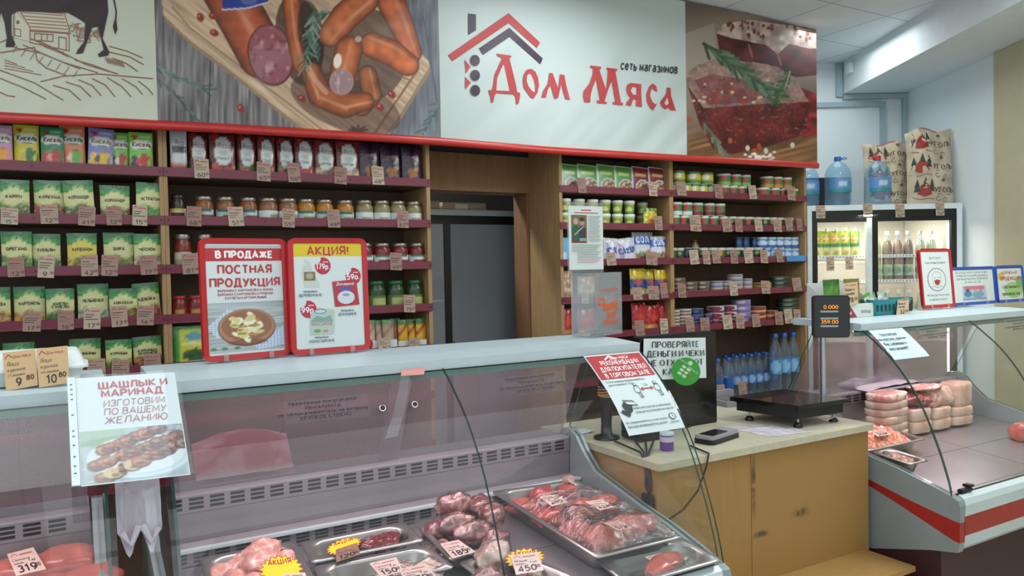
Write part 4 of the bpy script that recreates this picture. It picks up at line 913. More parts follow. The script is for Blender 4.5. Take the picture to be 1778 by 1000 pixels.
cans([(1168, 1190, 'corn', 0), (1191, 1205, 'corn', 0), (1205, 1219, 'corn', 0), (1219, 1233, 'corn', 0), (1234, 1252, 'corn', 0), (1256, 1271, 'pea', 0), (1271, 1286, 'pea', 0), (1286, 1303, 'pea', 0), (1324, 1343, 'mix', 0), (1344, 1359, 'mix', 0), (1360, 1376, 'mix', 0), (1376, 1391, 'mix', 0),
      (1177, 1195, 'corn', 1), (1202, 1223, 'corn', 1), (1225, 1245, 'corn', 1), (1256, 1275, 'pea', 1), (1276, 1292, 'pea', 1), (1293, 1309, 'pea', 1), (1332, 1348, 'mix', 1), (1349, 1364, 'mix', 1), (1365, 1380, 'mix', 1)], SZ[0]-LIP, 3.325, 'top shelf by the fridge', 'vegetable cans on the top shelf', DS, .070)
cans([(1169, 1184, 'wbean', 0), (1185, 1203, 'wbean', 0), (1204, 1219, 'bean', 0), (1220, 1235, 'bean', 0), (1236, 1252, 'bean', 0), (1253, 1268, 'bean', 0), (1270, 1283, 'olv', 0), (1284, 1297, 'olv', 0), (1298, 1313, 'olv2', 0), (1314, 1327, 'olv2', 0), (1328, 1340, 'olv', 0), (1341, 1353, 'olv3', 0), (1354, 1365, 'olv3', 0), (1366, 1384, 'olv3', 0),
      (1171, 1189, 'wbean', 1), (1190, 1207, 'wbean', 1), (1208, 1226, 'bean', 1), (1229, 1246, 'bean', 1), (1247, 1264, 'bean', 1)], SZ[1]-LIP, 3.325, 'second shelf by the fridge', 'vegetable cans on the second shelf', DS, .075)
cans([(1168, 1179, 'olv', 0), (1180, 1192, 'olv', 0), (1193, 1205, 'dk', 0), (1206, 1219, 'cof', 0), (1220, 1234, 'olv', 0), (1236, 1250, 'olv', 0), (1251, 1264, 'olv3', 0), (1265, 1279, 'olv', 0), (1280, 1298, 'olv', 0), (1299, 1314, 'olv3', 0), (1315, 1329, 'olv', 0), (1330, 1342, 'milk', 0), (1343, 1354, 'milk', 0), (1355, 1366, 'milk', 0)], SZ[2]-LIP, 3.325, 'third shelf by the fridge', 'small cans on the third shelf', DS, .080)
cans([(1367, 1379, 'milk', 0), (1380, 1392, 'milk', 0), (1283, 1293, 'blue', 1, .05), (1295, 1306, 'blue', 1, .05), (1311, 1322, 'blue', 1, .05), (1324, 1337, 'milk', 1), (1339, 1352, 'milk', 1), (1353, 1365, 'milk', 1), (1366, 1379, 'milk', 1), (1379, 1391, 'milk', 1)], SZ[2]-LIP, 3.327, 'right end of third shelf', 'blue cans at the end of the third shelf', DS, .072)
for bi, (a, b) in enumerate(((1286, 1291), (1299, 1304), (1314, 1319))):
    p = on_y(a, 430, 3.375); q = on_y(b, 430, 3.375); mb = MB(); zz = SZ[2]-LIP; mb.lathe([(.017, 0), (.017, .072)], 'printed_can', 16, col=lin('#24303a')); o = mb.build('food_can', local=True); o.location = ((p.x+q.x)/2, 3.395, zz)
    tag(o, f'dark slim can behind the front row under the {ORD[bi]} dark blue can', 'can', 'dark cans behind the front row')
p = on_y(1212, 430, 3.39); mb = MB(); mb.lathe([(.026, 0), (.028, .02), (.028, .09), (.018, .11), (.018, .125), (.012, .13)], 'printed_can', 16, colfn=lambda t, z: lin('#6a4a34') if z > .7 else lin('#8a7a5c')); o = mb.build('coffee_jar', local=True); o.location = (p.x, 3.42, SZ[2]-LIP); tag(o, 'small brown coffee jar behind the cans, third shelf by the fridge', 'jar')
def tins(stacks, z0, Y0, rowname, group, desc):
    for i, (a, b, k, n, h) in enumerate(stacks):
        p, q = on_y(a, 500, Y0), on_y(b, 500, Y0); r = round((q.x-p.x)/2*.985, 3)
        for j in range(n):
            key = (k, r, h)
            if key not in CANM: CANM[key] = can(r, h, CT[k], '#a8a49c').build('fish_tin', local=True); o = CANM[key]
            else: o = CANM[key].copy(); COL.objects.link(o)
            o.location = ((p.x+q.x)/2, Y0+r, z0+j*(h+.0006))
            pos = 'single' if n == 1 else ('bottom' if j == 0 else 'top' if j == n-1 else ['', 'second', 'third', 'fourth'][j])
            tag(o, f"{desc[k]}, {pos} of {ORD[i]} stack from left, {rowname}", 'tin', group)
DT = dict(tin='brown and silver fish tin', pink='pinkish white pate tin', gold='golden fish tin', dgr='dark green seaweed tin', wht='white and brown fish tin', navy='navy blue fish tin', wr='white and dark red tin', vio='violet pate tin', org='orange and red tin')
tins([(1176, 1196, 'tin', 4, .024), (1197, 1217, 'tin', 3, .024), (1219, 1238, 'tin', 3, .024), (1243, 1261, 'pink', 3, .024), (1262, 1275, 'pink', 3, .024), (1276, 1296, 'pink', 4, .027), (1297, 1311, 'pink', 3, .027), (1322, 1348, 'gold', 2, .026), (1354, 1376, 'dgr', 3, .028)], 1.347-LIP, 3.325, 'fourth shelf by fridge', 'fish tins on the fourth shelf', DT)
tins([(1169, 1184, 'wht', 3, .037), (1185, 1206, 'wht', 3, .038), (1207, 1227, 'navy', 3, .037), (1228, 1240, 'navy', 2, .037), (1241, 1264, 'wr', 3, .040), (1265, 1285, 'wr', 3, .040), (1286, 1311, 'vio', 4, .037), (1314, 1337, 'org', 3, .034), (1338, 1357, 'org', 2, .036), (1359, 1366, 'dgr', 2, .03), (1368, 1392, 'dgr', 5, .028)], 1.15-LIP, 3.325, 'fifth shelf by fridge', 'fish tins on the fifth shelf', DT)
# tubs, sugar, pasta in the narrow bay
def tub(r, h, c):
    t = thing('noodle_tub', '', 'tub'); mb = MB(); f = oval('#7da04a', '#d8cf8a', c, '#c8d0a0', .13, .22, .42)
    mb.lathe([(r*(.8+.16*q/10), h*.08*q) for q in range(11)], 'printed_gloss', 30, colfn=lambda a, z: lin('#c8b84a') if z > .82 else f(a+.125, z)); mb.build('tub_body', t, local=True)
    mb = MB(); mb.lathe([(r, h*.80), (r*1.02, h*.83), (r*1.02, h*.97), (r*.96, h), (.001, h)], 'white_metal', 18); mb.build('lid', t, local=True); return t
t0 = None; zb = SZ[1]-LIP; k = {0: 0, 1: 0}
for a, b, lay, dy in ((976, 999, 0, 0), (1001, 1022, 0, 0), (1024, 1046, 0, 0), (1047, 1066, 0, 0), (1068, 1088, 0, 0), (1089, 1109, 0, 0), (1110, 1133, 0, .07), (976, 999, 1, 0), (1001, 1022, 1, 0), (1024, 1046, 1, 0), (1047, 1067, 1, 0), (1067, 1089, 1, 0), (1089, 1109, 1, 0), (1110, 1133, 1, .07)):
    p, q = on_y(a, 380, 3.325+dy), on_y(b, 380, 3.325+dy); t = tub(.0315, .074, '#5c8a2e') if t0 is None else copy_thing(t0); t0 = t0 or t
    t.location = ((p.x+q.x)/2, 3.357+dy, zb+lay*.0746)
    tag(t, f"green and white noodle tub, {ORD[k[lay]]} from left, {'upper' if lay else 'lower'} layer, second shelf right of doorway", 'tub', 'noodle tubs on the second shelf'); k[lay] += 1
def mash(px, py):
    P = Paint(px, py, (196, 176, 60)); P.mix(np.clip((40-py)/6, 0, 1), (70, 130, 50)); P.mix(P.emask(52, 30, 34, 12), (214, 184, 50)); P.mix(P.emask(60, 100, 36, 24), (206, 140, 70)); return P
def bagp(c0, c1, c2, c3, k=1):
    def f(px, py):
        P = Paint(px, py, c0); n = P.noise(.06, .06, k); P.mix(np.clip((py-46)/4, 0, 1)*np.clip((96-py)/4, 0, 1), c1); P.mix(P.emask(48, 66, 28, 14)*.8, c2); P.mix(np.clip((py-98)/8, 0, 1), np.array(c3)*(.7+.5*n)[..., None]); return P
    return f
def soft_bags(items, row, mat, cat, group, nm, t=.022):
    zb = (SZ[row])-LIP
    for a, b, c, pf, d, rz, *rest in items:
        Y = 3.335+(rest[0] if rest else 0); art = rest[1] if len(rest) > 1 else None
        x, w, h = spot(a, b, c, Y, zb); o = pillow(w, h, t, pf, mat, art, crimp=.0025, flatb=.4).build(nm, local=True); o.location = (x, Y, zb); o.rotation_euler = (R(-3), R(rz), 0); tag(o, d, cat, group)
soft_bags([(1117, 1141, 361, mash, 'yellow and green mash packet at right end of the tubs', 1)], 1, 'printed_foil', 'packet', None, 'mash_packet', .01)
def salt_art(t, col): A = Art('printed_foil'); ptext(A, t, 50, 88, 30, col, fit=80, w=.3); return A
def blue_top(px, py):
    P = Paint(px, py, (206, 208, 214)); P.mix(np.clip((20-py)/3, 0, 1), (180, 190, 200)); P.mix(np.clip((py-16)/3, 0, 1)*np.clip((62-py)/4, 0, 1), (44, 92, 190)); P.mix(np.clip((py-96)/5, 0, 1), np.array((150, 120, 96))*(.5+.8*P.noise(.1, .1, 3))[..., None]); P.mix(P.emask(70, 92, 14, 7), (196, 60, 50)); P.mix(P.emask(36, 96, 12, 8), (110, 150, 110)); return P
def sugar(px, py):
    P = Paint(px, py, (206, 204, 214)); P.mix(P.pmask([(14, 20), (34, 16), (34, 110), (14, 120)])*.5, (120, 84, 120)); P.mix(P.pmask([(40, 56), (92, 50), (92, 66), (40, 72)])*.6, (96, 132, 180)); P.mix(np.clip((30-py)/20, 0, .5), (226, 228, 234)); return P
def saltA(t): A = Art('printed_foil'); ptext(A, t, 52, 48, 26, '#dfe6f2', fit=70, w=.26); return A
zb = SZ[2]-LIP; p, q = on_y(975, 430, 3.32), on_y(987, 430, 3.32); mb = MB(); mb.box(p.x, q.x+.03, 3.32, 3.40, zb, zb+.135, 'printed_paper', lin('#6aa8d4')); A = Art(); A.rect(.004, .02, .03, .06, '#b8d4e8'); A.emit(mb, flat_xz(p.x, 3.32, zb)); tag(mb.build('milk_carton', loc=(p.x, 3.36, zb)), 'light blue carton beside the left post, third shelf', 'carton')
soft_bags([(1047, 1072, 413, sugar, 'white sugar bag just right of the paper notice, third shelf', 3, 0, salt_art('СА', '#3a4a9a')), (1071, 1105, 413, sugar, 'white sugar bag leaning in the middle of the third shelf', -6, 0, salt_art('САХАР', '#3a4a9a')), (1098, 1134, 403, blue_top, 'tall salt bag with bright blue top, third shelf', 0, .02, saltA('СОЛЬ')), (1130, 1156, 410, blue_top, 'blue-topped salt bag beside the bay divider, third shelf', 0, 0, saltA('СОЛЬ'))], 2, 'printed_foil', 'bag', 'sugar and salt bags on the third shelf', 'salt_bag')
ypas = bagp((206, 178, 30), (30, 60, 120), (206, 60, 60), (206, 200, 170)); rpas = bagp((168, 24, 28), (160, 26, 30), (196, 60, 50), (186, 150, 70), 4)
cook = bagp((176, 140, 104), (196, 180, 160), (150, 100, 70), (160, 130, 100), 6)
soft_bags([(974, 995, 470, cook, 'brown biscuit bag beside the left post, fourth shelf', 0), (1003, 1034, 480, cook, 'brown biscuit bag seen through the donation box, fourth shelf', 0), (1094, 1120, 466, ypas, 'yellow pasta bag just right of the donation box', 0, 0), (1119, 1140, 467, ypas, 'yellow pasta bag in the middle, fourth shelf', 0, .02), (1137, 1158, 468, ypas, 'yellow pasta bag beside the bay divider, fourth shelf', 0, 0)], 3, 'printed_foil', 'bag', 'bags on the fourth shelf', 'pasta_bag')
soft_bags([(973, 995, 536, rpas, 'red pasta bag beside the left post, fifth shelf', 0), (1003, 1036, 536, rpas, 'red pasta bag seen through the donation box, fifth shelf', 0), (1097, 1122, 526, rpas, 'red pasta bag just right of the donation box, fifth shelf', 0), (1121, 1145, 530, rpas, 'middle red pasta bag right of the donation box', 0), (1143, 1165, 523, rpas, 'red pasta bag beside the bay divider, fifth shelf', 0, .02)], 4, 'printed_foil', 'bag', 'red pasta bags on the fifth shelf', 'pasta_bag')
# water bottles on the lowest right shelf
plain('cap_blue', '#1f5cb4', 0.35); plain('cap_dark_blue', '#1a3a8c', 0.35); plain('cap_red', '#b4242c', 0.35); plain('cap_white', '#d8dcdc', 0.4)
def bottle(r, h, capm, labc, body='bottle_plastic', name='water_bottle', cat='bottle', z=(.3, .52), liquid=None, neck=.4):
    t = thing(name, '', cat); mb = MB(); nr = r*neck
    mb.lathe([(r*.8, 0), (r*.97, h*.03), (r, h*.08), (r*.96, h*.16), (r, h*.22), (r*.94, h*.29), (r*.94, h*.55), (r, h*.6), (r*.92, h*.7), (r*.6, h*.83), (nr, h*.89), (nr, h*.95)], body, 18); mb.build('bottle_body', t, local=True)
    mb = MB(); mb.lathe([(nr*1.15, h*.93), (nr*1.15, h*.995), (nr, h), (.001, h)], capm, 14); mb.build('cap', t, local=True)
    mb = MB(); L1, L2 = lin(labc[0]), lin(labc[1]); mb.lathe([(r*.965, h*(z[0]+(z[1]-z[0])*j/6)) for j in range(7)], 'printed_gloss', 24, colfn=lambda a, b: L2 if ((a+.12)/.15)**2+((b-.5)/.36)**2 < 1 else L1, cap=False); mb.build('bottle_label', t, local=True)
    if liquid:
        mb = MB(); mb.lathe([(r*.76, h*.006), (r*.92, h*.04), (r*.92, h*.16), (r*.9, h*.29), (r*.9, h*.55), (r*.88, h*.7), (r*.5, h*.82)], liquid, 16); mb.build('drink', t, local=True)
    return t
zb = .69-LIP; b1 = b2 = b3 = None
LB = ('#3f6fb0', '#9ab8dc'); LB2 = ('#2f62b0', '#2f62b0'); n = [0, 0]
for i, (x, yt, row) in enumerate(((1246, 623, 0), (1265, 624, 0), (1278, 617, 1), (1290, 615, 1), (1304, 613, 1), (1317, 612, 1), (1330, 611, 1), (1342, 609, 1), (1259, 621, 2), (1272, 613, 2), (1284, 612, 2), (1297, 610, 2), (1311, 609, 2), (1324, 606, 2))):
    Y = 3.34+row*.055; p = on_y(x, yt, Y+.03)
    if b1 is None: b1 = bottle(.032, .262, 'cap_blue', LB2); t = b1
    elif row and b2 is None: b2 = bottle(.032, .262, 'cap_blue', LB); t = b2
    elif row == 2 and b3 is None: b3 = bottle(.032, .262, 'cap_dark_blue', LB); t = b3
    else: t = copy_thing((b1, b2, b3)[row])
    t.location = (p.x, Y+.03, zb); k = [c for c in (i, i-2, i-8)][row]
    tag(t, f"small blue-capped water bottle, {ORD[k]} from left in the {['front', 'middle', 'back'][row]} row, lowest right shelf", 'water bottle', 'small water bottles on the lowest shelf')
b4 = None
for i, (x, yt) in enumerate(((1353, 581), (1367, 579), (1382, 577))):
    p = Vector((3.873+.0835*i, 3.36, 0)); t = copy_thing(b4) if b4 else bottle(.041, .385, 'cap_blue', ('#3f8ac4', '#8cbcdc'), z=(.34, .58)); b4 = b4 or t; t.location = (p.x, 3.36, zb)
    tag(t, f"tall blue-capped water bottle, {ORD[i]} of three beside the right post", 'water bottle', 'tall water bottles on the lowest shelf')

# ---- price tags on the rails
TAGS = {}
def price_tag_mesh(w, h, price, tone, var):
    key = (round(w, 3), round(h, 3), price, tone, var)
    if key in TAGS: return TAGS[key]
    mb = MB(); A = Art()
    A.rect(0, 0, w, h, tone); A.lines([[(w*.06, h*.80), (w*.2, h*.93), (w*.36, h*.82)]], h*.035, '#a03a34'); A.rect(w*.44, h*.82, w*.9, h*.88, '#b0584c')
    for i in range(3): A.rect(w*.08, h*(.66-.11*i), w*(.5+.12*((i*7+var*5) % 4)), h*(.70-.11*i), '#4c3c34' if i == 0 or var % 2 else '#7a6258')
    A.text(price, w*.45, h*.07, h*.19, '#463830', w=.16, fit=w*.62); A.text('00', w*.86, h*.18, h*.11, '#463830', w=.18, fit=w*.2)
    mb.box(0, w, .0003, .0011, 0, h, 'printed_paper', lin(tone)); A.emit(mb, flat_xz(-0, 0, 0), eps=.00007)
    TAGS[key] = mb.build('price_tag', local=True); TAGS[key]['used'] = 0; return TAGS[key]
def price_tag(x0, x1, y0, y1, Y, price, label, group, tone='#b99a88', var=0, rz=0, rx=-8):
    tl, br = on_y(x0, y0, Y), on_y(x1, y1, Y); w, h = br.x-tl.x, tl.z-br.z
    w = round(w*250)/250; h = round(h*250)/250
    o = price_tag_mesh(w, h, price, tone, var)
    if o['used']: o = o.copy(); COL.objects.link(o)
    o['used'] = 1
    o.location = ((tl.x+br.x)/2-w/2, Y, br.z); o.rotation_euler = (R(rx), R(rz), 0); tag(o, label, 'price tag', group); return o
TONES = ['#9c7f72', '#a88d7c', '#b5a28e', '#98756a']
PT = {(1, 1): [(0, 31, 360, 389, '15'), (70, 102, 355, 389, '12'), (134, 165, 357, 391, '41'), (184, 212, 357, 391, '12'), (228, 256, 355, 391, '15')],
 (1, 2): [(12, 44, 446, 481, '12'), (63, 94, 444, 481, '9'), (140, 171, 442, 479, '42'), (174, 205, 442, 478, '12'), (244, 274, 444, 477, '19')],
 (1, 3): [(38, 70, 540, 574, '17'), (99, 129, 540, 572, '16'), (144, 174, 534, 570, '17'), (193, 223, 531, 567, '17'), (236, 267, 530, 563, '14')],
 (1, 4): [(151, 184, 625, 655, '12'), (193, 224, 625, 655, '12'), (251, 281, 617, 648, '12')],
 (2, 0): [(337, 364, 274, 310, '60'), (445, 470, 280, 314, '65'), (500, 523, 282, 317, '56'), (580, 602, 287, 319, '64'), (646, 668, 288, 321, '48')],
 (2, 1): [(323, 350, 356, 392, '68'), (397, 424, 358, 393, '51'), (489, 512, 360, 394, '55'), (569, 591, 362, 395, '48'), (689, 710, 364, 395, '67')],
 (2, 2): [(317, 346, 440, 476, '81'), (677, 698, 438, 468, '49')], (2, 3): [(701, 721, 512, 541, '79')], (2, 4): [(657, 679, 588, 606, '38'), (710, 730, 586, 603, '39')],
 (3, 0): [(1004, 1019, 308, 335, '98'), (1127, 1142, 314, 340, '98')], (3, 1): [(1137, 1151, 374, 399, '52')], (3, 2): [(1054, 1071, 438, 461, '59'), (1122, 1142, 435, 459, '32')],
 (3, 3): [(1010, 1022, 505, 526, '34'), (1100, 1116, 499, 520, '49'), (1126, 1145, 496, 519, '51'), (1148, 1161, 492, 517, '43')], (3, 4): [(1104, 1120, 556, 582, '59'), (1147, 1161, 553, 579, '50')],
 (4, 0): [(1176, 1193, 315, 340, '77'), (1242, 1256, 318, 344, '78'), (1302, 1315, 321, 346, '80'), (1368, 1382, 322, 347, '73')],
 (4, 1): [(1199, 1218, 373, 401, '68'), (1256, 1272, 379, 403, '80'), (1277, 1290, 379, 402, '72'), (1312, 1325, 379, 402, '85'), (1344, 1358, 380, 402, '85'), (1366, 1378, 378, 401, '67'), (1384, 1394, 378, 400, '67')],
 (4, 2): [(1199, 1215, 434, 459, '85'), (1221, 1234, 434, 458, '67'), (1238, 1252, 433, 457, '82'), (1269, 1282, 433, 457, '72'), (1294, 1309, 433, 457, '62'), (1321, 1334, 433, 456, '72'), (1349, 1361, 432, 455, '72')],
 (4, 3): [(1178, 1192, 492, 516, '84'), (1268, 1282, 489, 513, '36'), (1323, 1338, 487, 509, '36'), (1378, 1393, 482, 505, '36')],
 (4, 4): [(1192, 1207, 551, 576, '42'), (1217, 1233, 551, 574, '78'), (1257, 1273, 547, 571, '46'), (1279, 1293, 546, 569, '38'), (1307, 1321, 545, 567, '38'), (1347, 1360, 540, 563, '85'), (1364, 1378, 538, 561, '68'), (1379, 1391, 537, 560, '80')],
 (4, 5): [(1246, 1260, 668, 690, '22'), (1284, 1298, 664, 684, '22')]}
for (bay, row), L in PT.items():
    for i, (a, b, c, d, pr) in enumerate(L):
        n = len(L); place = 'only' if n == 1 else ORD[i]
        price_tag(a, b, c, d, 3.287, pr, f"{place} price tag {'' if n == 1 else 'from left '}on the {ROW[row]} shelf rail, {BAY[bay]}", f"price tags on the {ROW[row]} rail of the {BAY[bay]}", TONES[(i*3+row+bay) % 4], i+row, [0, 3, -2, 4][(i+row) % 4])
a, b = on_y(1366, 444, 3.288), on_y(1400, 453, 3.288); mb = MB(); mb.box(a.x, b.x, 3.2875, 3.2895, b.z, a.z, 'printed_gloss', lin('#3f8cc4')); tag(mb.build('shelf_strip', loc=(a.x, 3.288, b.z)), 'light blue advertising strip on the third rail under blue milk cans', 'strip')
# ------------------------------------------------------------------ refrigerated display cases
plain('case_white', '#bfcdcf', 0.32, var=0.03, coat=0.2); plain('case_grey', '#8f8b90', 0.4, var=0.05); plain('case_top', '#b7c6cb', 0.38, var=0.03)
plain('case_side', '#828c8e', 0.32, var=0.03, coat=0.2); plain('case_red', '#98201f', 0.35, coat=0.2); plain('case_base', '#3a1c1e', 0.5, var=0.1); plain('case_green_edge', '#6f8f88', 0.4)
plain('deck_steel', '#a39ea3', 0.34, 0.75, 0.08, scale=5.0); plain('vent_steel', '#8b868c', 0.38, 0.5, 0.05); plain('slot_dark', '#151316', 0.8)
plain('tray_steel', '#a3a09e', 0.30, 0.85, 0.06, scale=6.0)
PROF = [(1.838, 1.262), (1.80, 1.238), (1.76, 1.207), (1.70, 1.156), (1.66, 1.112), (1.622, 1.062), (1.590, 1.010), (1.562, .955), (1.540, .90), (1.518, .845), (1.500, .79), (1.486, .745), (1.478, .703)]
PS = [0.0]
for (a, b), (c, d) in zip(PROF, PROF[1:]): PS.append(PS[-1]+math.hypot(c-a, d-b))
def prof_at(s, off=0.0):
    s = min(max(s, 0.0), PS[-1]); k = 0
    while k < len(PS)-2 and s > PS[k+1]: k += 1
    f = (s-PS[k])/(PS[k+1]-PS[k]); (a, b), (c, d) = PROF[k], PROF[k+1]
    dy, dz = c-a, d-b; l = math.hypot(dy, dz)
    return a+dy*f+off*dz/l, b+dz*f-off*dy/l          # off > 0 moves towards the customer
def glass_hit(px, py, off=0.004):
    r = ray(px, py); best = None
    for k in range(len(PS)-1):
        ya, za = prof_at(PS[k]+1e-6, off); yb, zb = prof_at(PS[k+1]-1e-6, off)
        nrm = Vector((0, -(zb-za), yb-ya)); den = r.dot(nrm)
        if abs(den) < 1e-9: continue
        t = (Vector((0, ya, za))-CAM).dot(nrm)/den; p = CAM+r*t
        f = ((p.y-ya)*(yb-ya)+(p.z-za)*(zb-za))/((yb-ya)**2+(zb-za)**2)
        if -0.02 <= f <= 1.02 and (best is None or t < best[0]): best = (t, p.x, PS[k]+f*(PS[k+1]-PS[k]))
    if best is None: p = on_line_plane(px, py, *PROF[0], *PROF[1]); return p.x, 0.0
    return best[1], best[2]
def on_glass(TL, TR, BR, BL, off=0.006):
    """unit square -> sheet lying on the curved glass, corners given in photo pixels"""
    q = [glass_hit(*c) for c in (TL, TR, BR, BL)]
    tabs = [[glass_hit(b[0]+(t[0]-b[0])*i/12, b[1]+(t[1]-b[1])*i/12)[1] for i in range(13)] for b, t in ((BL, TL), (BR, TR))]
    def sv(tab, v):
        k = min(11, max(0, int(v*12))); return tab[k]+(tab[k+1]-tab[k])*(v*12-k)
    def fn(u, v, o):
        x = (q[3][0]*(1-u)+q[2][0]*u)*(1-v)+(q[0][0]*(1-u)+q[1][0]*u)*v
        s = sv(tabs[0], v)*(1-u)+sv(tabs[1], v)*u
        y, z = prof_at(s, off+o); return Vector((x, y, z))
    return fn
DK = lambda y: .700+(y-1.50)*.095                      # height of the sloping display deck
def display_case(label, x0, x1, seam, left_end=True, right_end=True):
    t = thing('display_case', label, 'display case', (x0, 2.2, 0), 'glass display cases of the meat counter')
    ext = lambda mb, pts, mat, a=x0, b=x1, **k: mb.prism(pts, a, b, YZ, mat, **k)
    m = MB(); ext(m, [(1.52, 0), (2.22, 0), (2.22, .5145), (1.52, .5145)], 'case_base', x0+.006, x1-.006); m.build('base', t)
    ext0 = ext; ext = lambda mb, pts, mat, a=x0+.031, b=x1-.031, **k: mb.prism(pts, a, b, YZ, mat, **k)
    m = MB(); ext(m, [(1.475, .515), (1.462, .53), (1.452, .572), (1.478, .572), (1.478, .54), (2.24, .54), (2.24, .515)], 'case_white')
    ext(m, [(1.452, .6375), (1.450, .675), (1.456, .695), (1.470, .705), (1.476, .705), (1.476, .6375)], 'case_white'); m.build('front_panel', t)
    m = MB(); ext(m, [(1.452, .5722), (1.452, .6373), (1.478, .6373), (1.478, .5722)], 'case_red'); m.build('red_stripe', t)
    m = MB(); ext(m, [(1.477, .60), (1.477, .698), (1.508, .698), (1.508, .60)], 'black_plastic'); ext(m, [(1.49, .6981), (1.49, .704), (1.504, .704), (1.504, .6981)], 'steel'); m.build('glass_rail', t)
    e0, e1 = x0+.034, x1-.034
    m = MB(); n = max(2, int((e1-e0)/.45))
    for i in range(n):
        a = e0+(e1-e0)*i/n; b = e0+(e1-e0)*(i+1)/n-.003
        for ya, yb in ((1.512, 1.78), (1.783, 2.085)):
            m.prism([(ya, DK(ya)-.012), (yb, DK(yb)-.012), (yb, DK(yb)), (ya, DK(ya))], a, b, YZ, 'deck_steel')
    m.build('display_deck', t)
    def vent(y, z0, z1):
        q = MB(); q.box(e0, e1, y, y+.012, z0, z1, 'vent_steel'); k = 0; hh = (z1-z0)*.17
        while e0+.03+k*.052 < e1-.04:
            xx = e0+.02+k*.052
            for j in range(3):
                zz = z0+(z1-z0)*(.2+.27*j); q.box(xx, xx+.036, y-.0006, y+.001, zz, zz+hh, 'slot_dark')
            k += 1
        return q.build('vent_panel', t)
    vent(2.152, .876, .918); vent(2.092, .757, .792)
    m = MB(); m.box(e0, e1, 2.155, 2.165, .80, .876, 'vent_steel'); m.build('back_wall', t)
    m = MB(); m.box(e0, e1, 2.085, 2.102, .7925, .800, 'case_white'); m.box(e0, e1, 2.1025, 2.165, .7925, .799, 'case_grey'); m.build('lower_ledge', t)
    m = MB(); ext(m, [(2.150, .9185), (2.150, .926), (2.29, .926), (2.29, .9185)], 'case_grey', e0, e1); m.build('upper_ledge', t)
    m = MB(); ext(m, [(1.816, 1.240), (1.814, 1.266), (1.93, 1.2725), (2.125, 1.2725), (2.125, 1.2475), (1.93, 1.2475), (1.86, 1.250), (1.86, 1.240)], 'case_top', x0, x1); m.build('top_shelf', t)
    m = MB(); ext(m, [(1.832, 1.2185), (1.830, 1.2345), (1.85, 1.2345), (1.85, 1.2185)], 'case_green_edge', x0+.004, x1-.004); ext(m, [(1.834, 1.2347), (1.834, 1.2398), (1.85, 1.2398), (1.85, 1.2347)], 'slot_dark', x0+.004, x1-.004); m.build('glass_clamp', t)
    for a, b in ((x0+.002, seam-.001), (seam+.001, x1-.002)):
        m = MB(); vs = []
        for k in range(1, len(PROF)):
            pass
        S = [.032+(PS[-1]-.032)*i/20 for i in range(21)]
        vs = [(x, *prof_at(s, o)) for o in (0.0, -.006) for x in (a, b) for s in S]; N = 21
        m.add(vs, [(i, i+1, N+i+1, N+i) for i in range(N-1)], 'clear_glass', None, True)
        m.add(vs, [(i, i+1, 2*N+i+1, 2*N+i) for i in range(N-1)]+[(N+i, N+i+1, 3*N+i+1, 3*N+i) for i in range(N-1)], 'glass_edge')
        m.build('front_glass', t)
    for xe, on in ((x0, left_end), (x1-.030, right_end)):
        # moulded end panel with its sloping top, and the end glass above it
        top = [(1.452, .676), (1.458, .693), (1.481, .703), (1.56, .727), (1.676, .757), (1.80, .781), (2.02, .833), (2.08, .885), (2.12, .93), (2.16, .950), (2.20, .945), (2.235, .90), (2.24, .80)]
        m = MB()
        m.prism([(1.452, .676)]+top[1:]+[(2.24, .715), (1.80, .695), (1.653, .6585), (1.481, .624), (1.453, .62)], xe, xe+.030, YZ, 'case_side')
        m.prism([(1.453, .6199), (1.481, .6239), (1.653, .6584), (1.80, .6949), (2.24, .7149), (2.24, .69), (1.80, .672), (1.653, .622), (1.473, .555), (1.453, .552)], xe, xe+.030, YZ, 'case_red')
        m.prism([(1.453, .5519), (1.473, .5549), (1.653, .6219), (1.80, .6719), (2.24, .6899), (2.24, .40), (1.80, .43), (1.55, .50), (1.46, .518)], xe, xe+.030, YZ, 'case_side')
        m.build('end_panel', t)
        gx = xe+.012
        gp = [prof_at(.034+(PS[-1]-.044)*i/14, -.007) for i in range(15)]
        m = MB(); m.prism([(2.03, 1.246), (1.85, 1.246)]+gp[1:]+[(1.50, .712), (1.56, .730), (1.676, .760), (1.80, .784), (2.02, .836), (2.08, .888), (2.115, .93), (2.175, .955)], gx, gx+.006, YZ, 'glass_edge', cap=False); n_ = len(m.v)//2; m.add(list(m.v), [tuple(range(n_-1, -1, -1)), tuple(range(n_, 2*n_))], 'clear_glass'); m.build('end_glass', t)
    for a, b, o in ((e0+.004, (x0+x1)/2+.03, 0), ((x0+x1)/2-.03, e1-.004, .012)):
        m = MB(); m.prism([(2.03+o, 1.2465), (2.035+o, 1.2465), (2.185+o, .9265), (2.18+o, .9265)], a, b, YZ, 'clear_glass'); m.m[3] = m.mi('door_glass'); d = m.build('sliding_door', t)
    mx = (x0+x1)/2
    for xx in (mx-.05, mx+.05):
        m = MB(); yy, zz = 2.09, 1.105
        m.lathe([(.0095, -.001), (.0095, .001)], 'white_metal', 14, M=Matrix.Translation((xx, yy+.001, zz)) @ Matrix.Rotation(R(65), 4, 'X')); m.lathe([(.0074, -.0025), (.0074, .0025)], 'slot_dark', 14, M=Matrix.Translation((xx, yy+.0005, zz)) @ Matrix.Rotation(R(65), 4, 'X')); m.build('finger_hole', t)
    m = MB(); m.tube([(e0+.05, 1.90, 1.232), (e1-.05, 1.90, 1.232)], .011, 'lamp_tube'); m.build('lamp_tube', t)
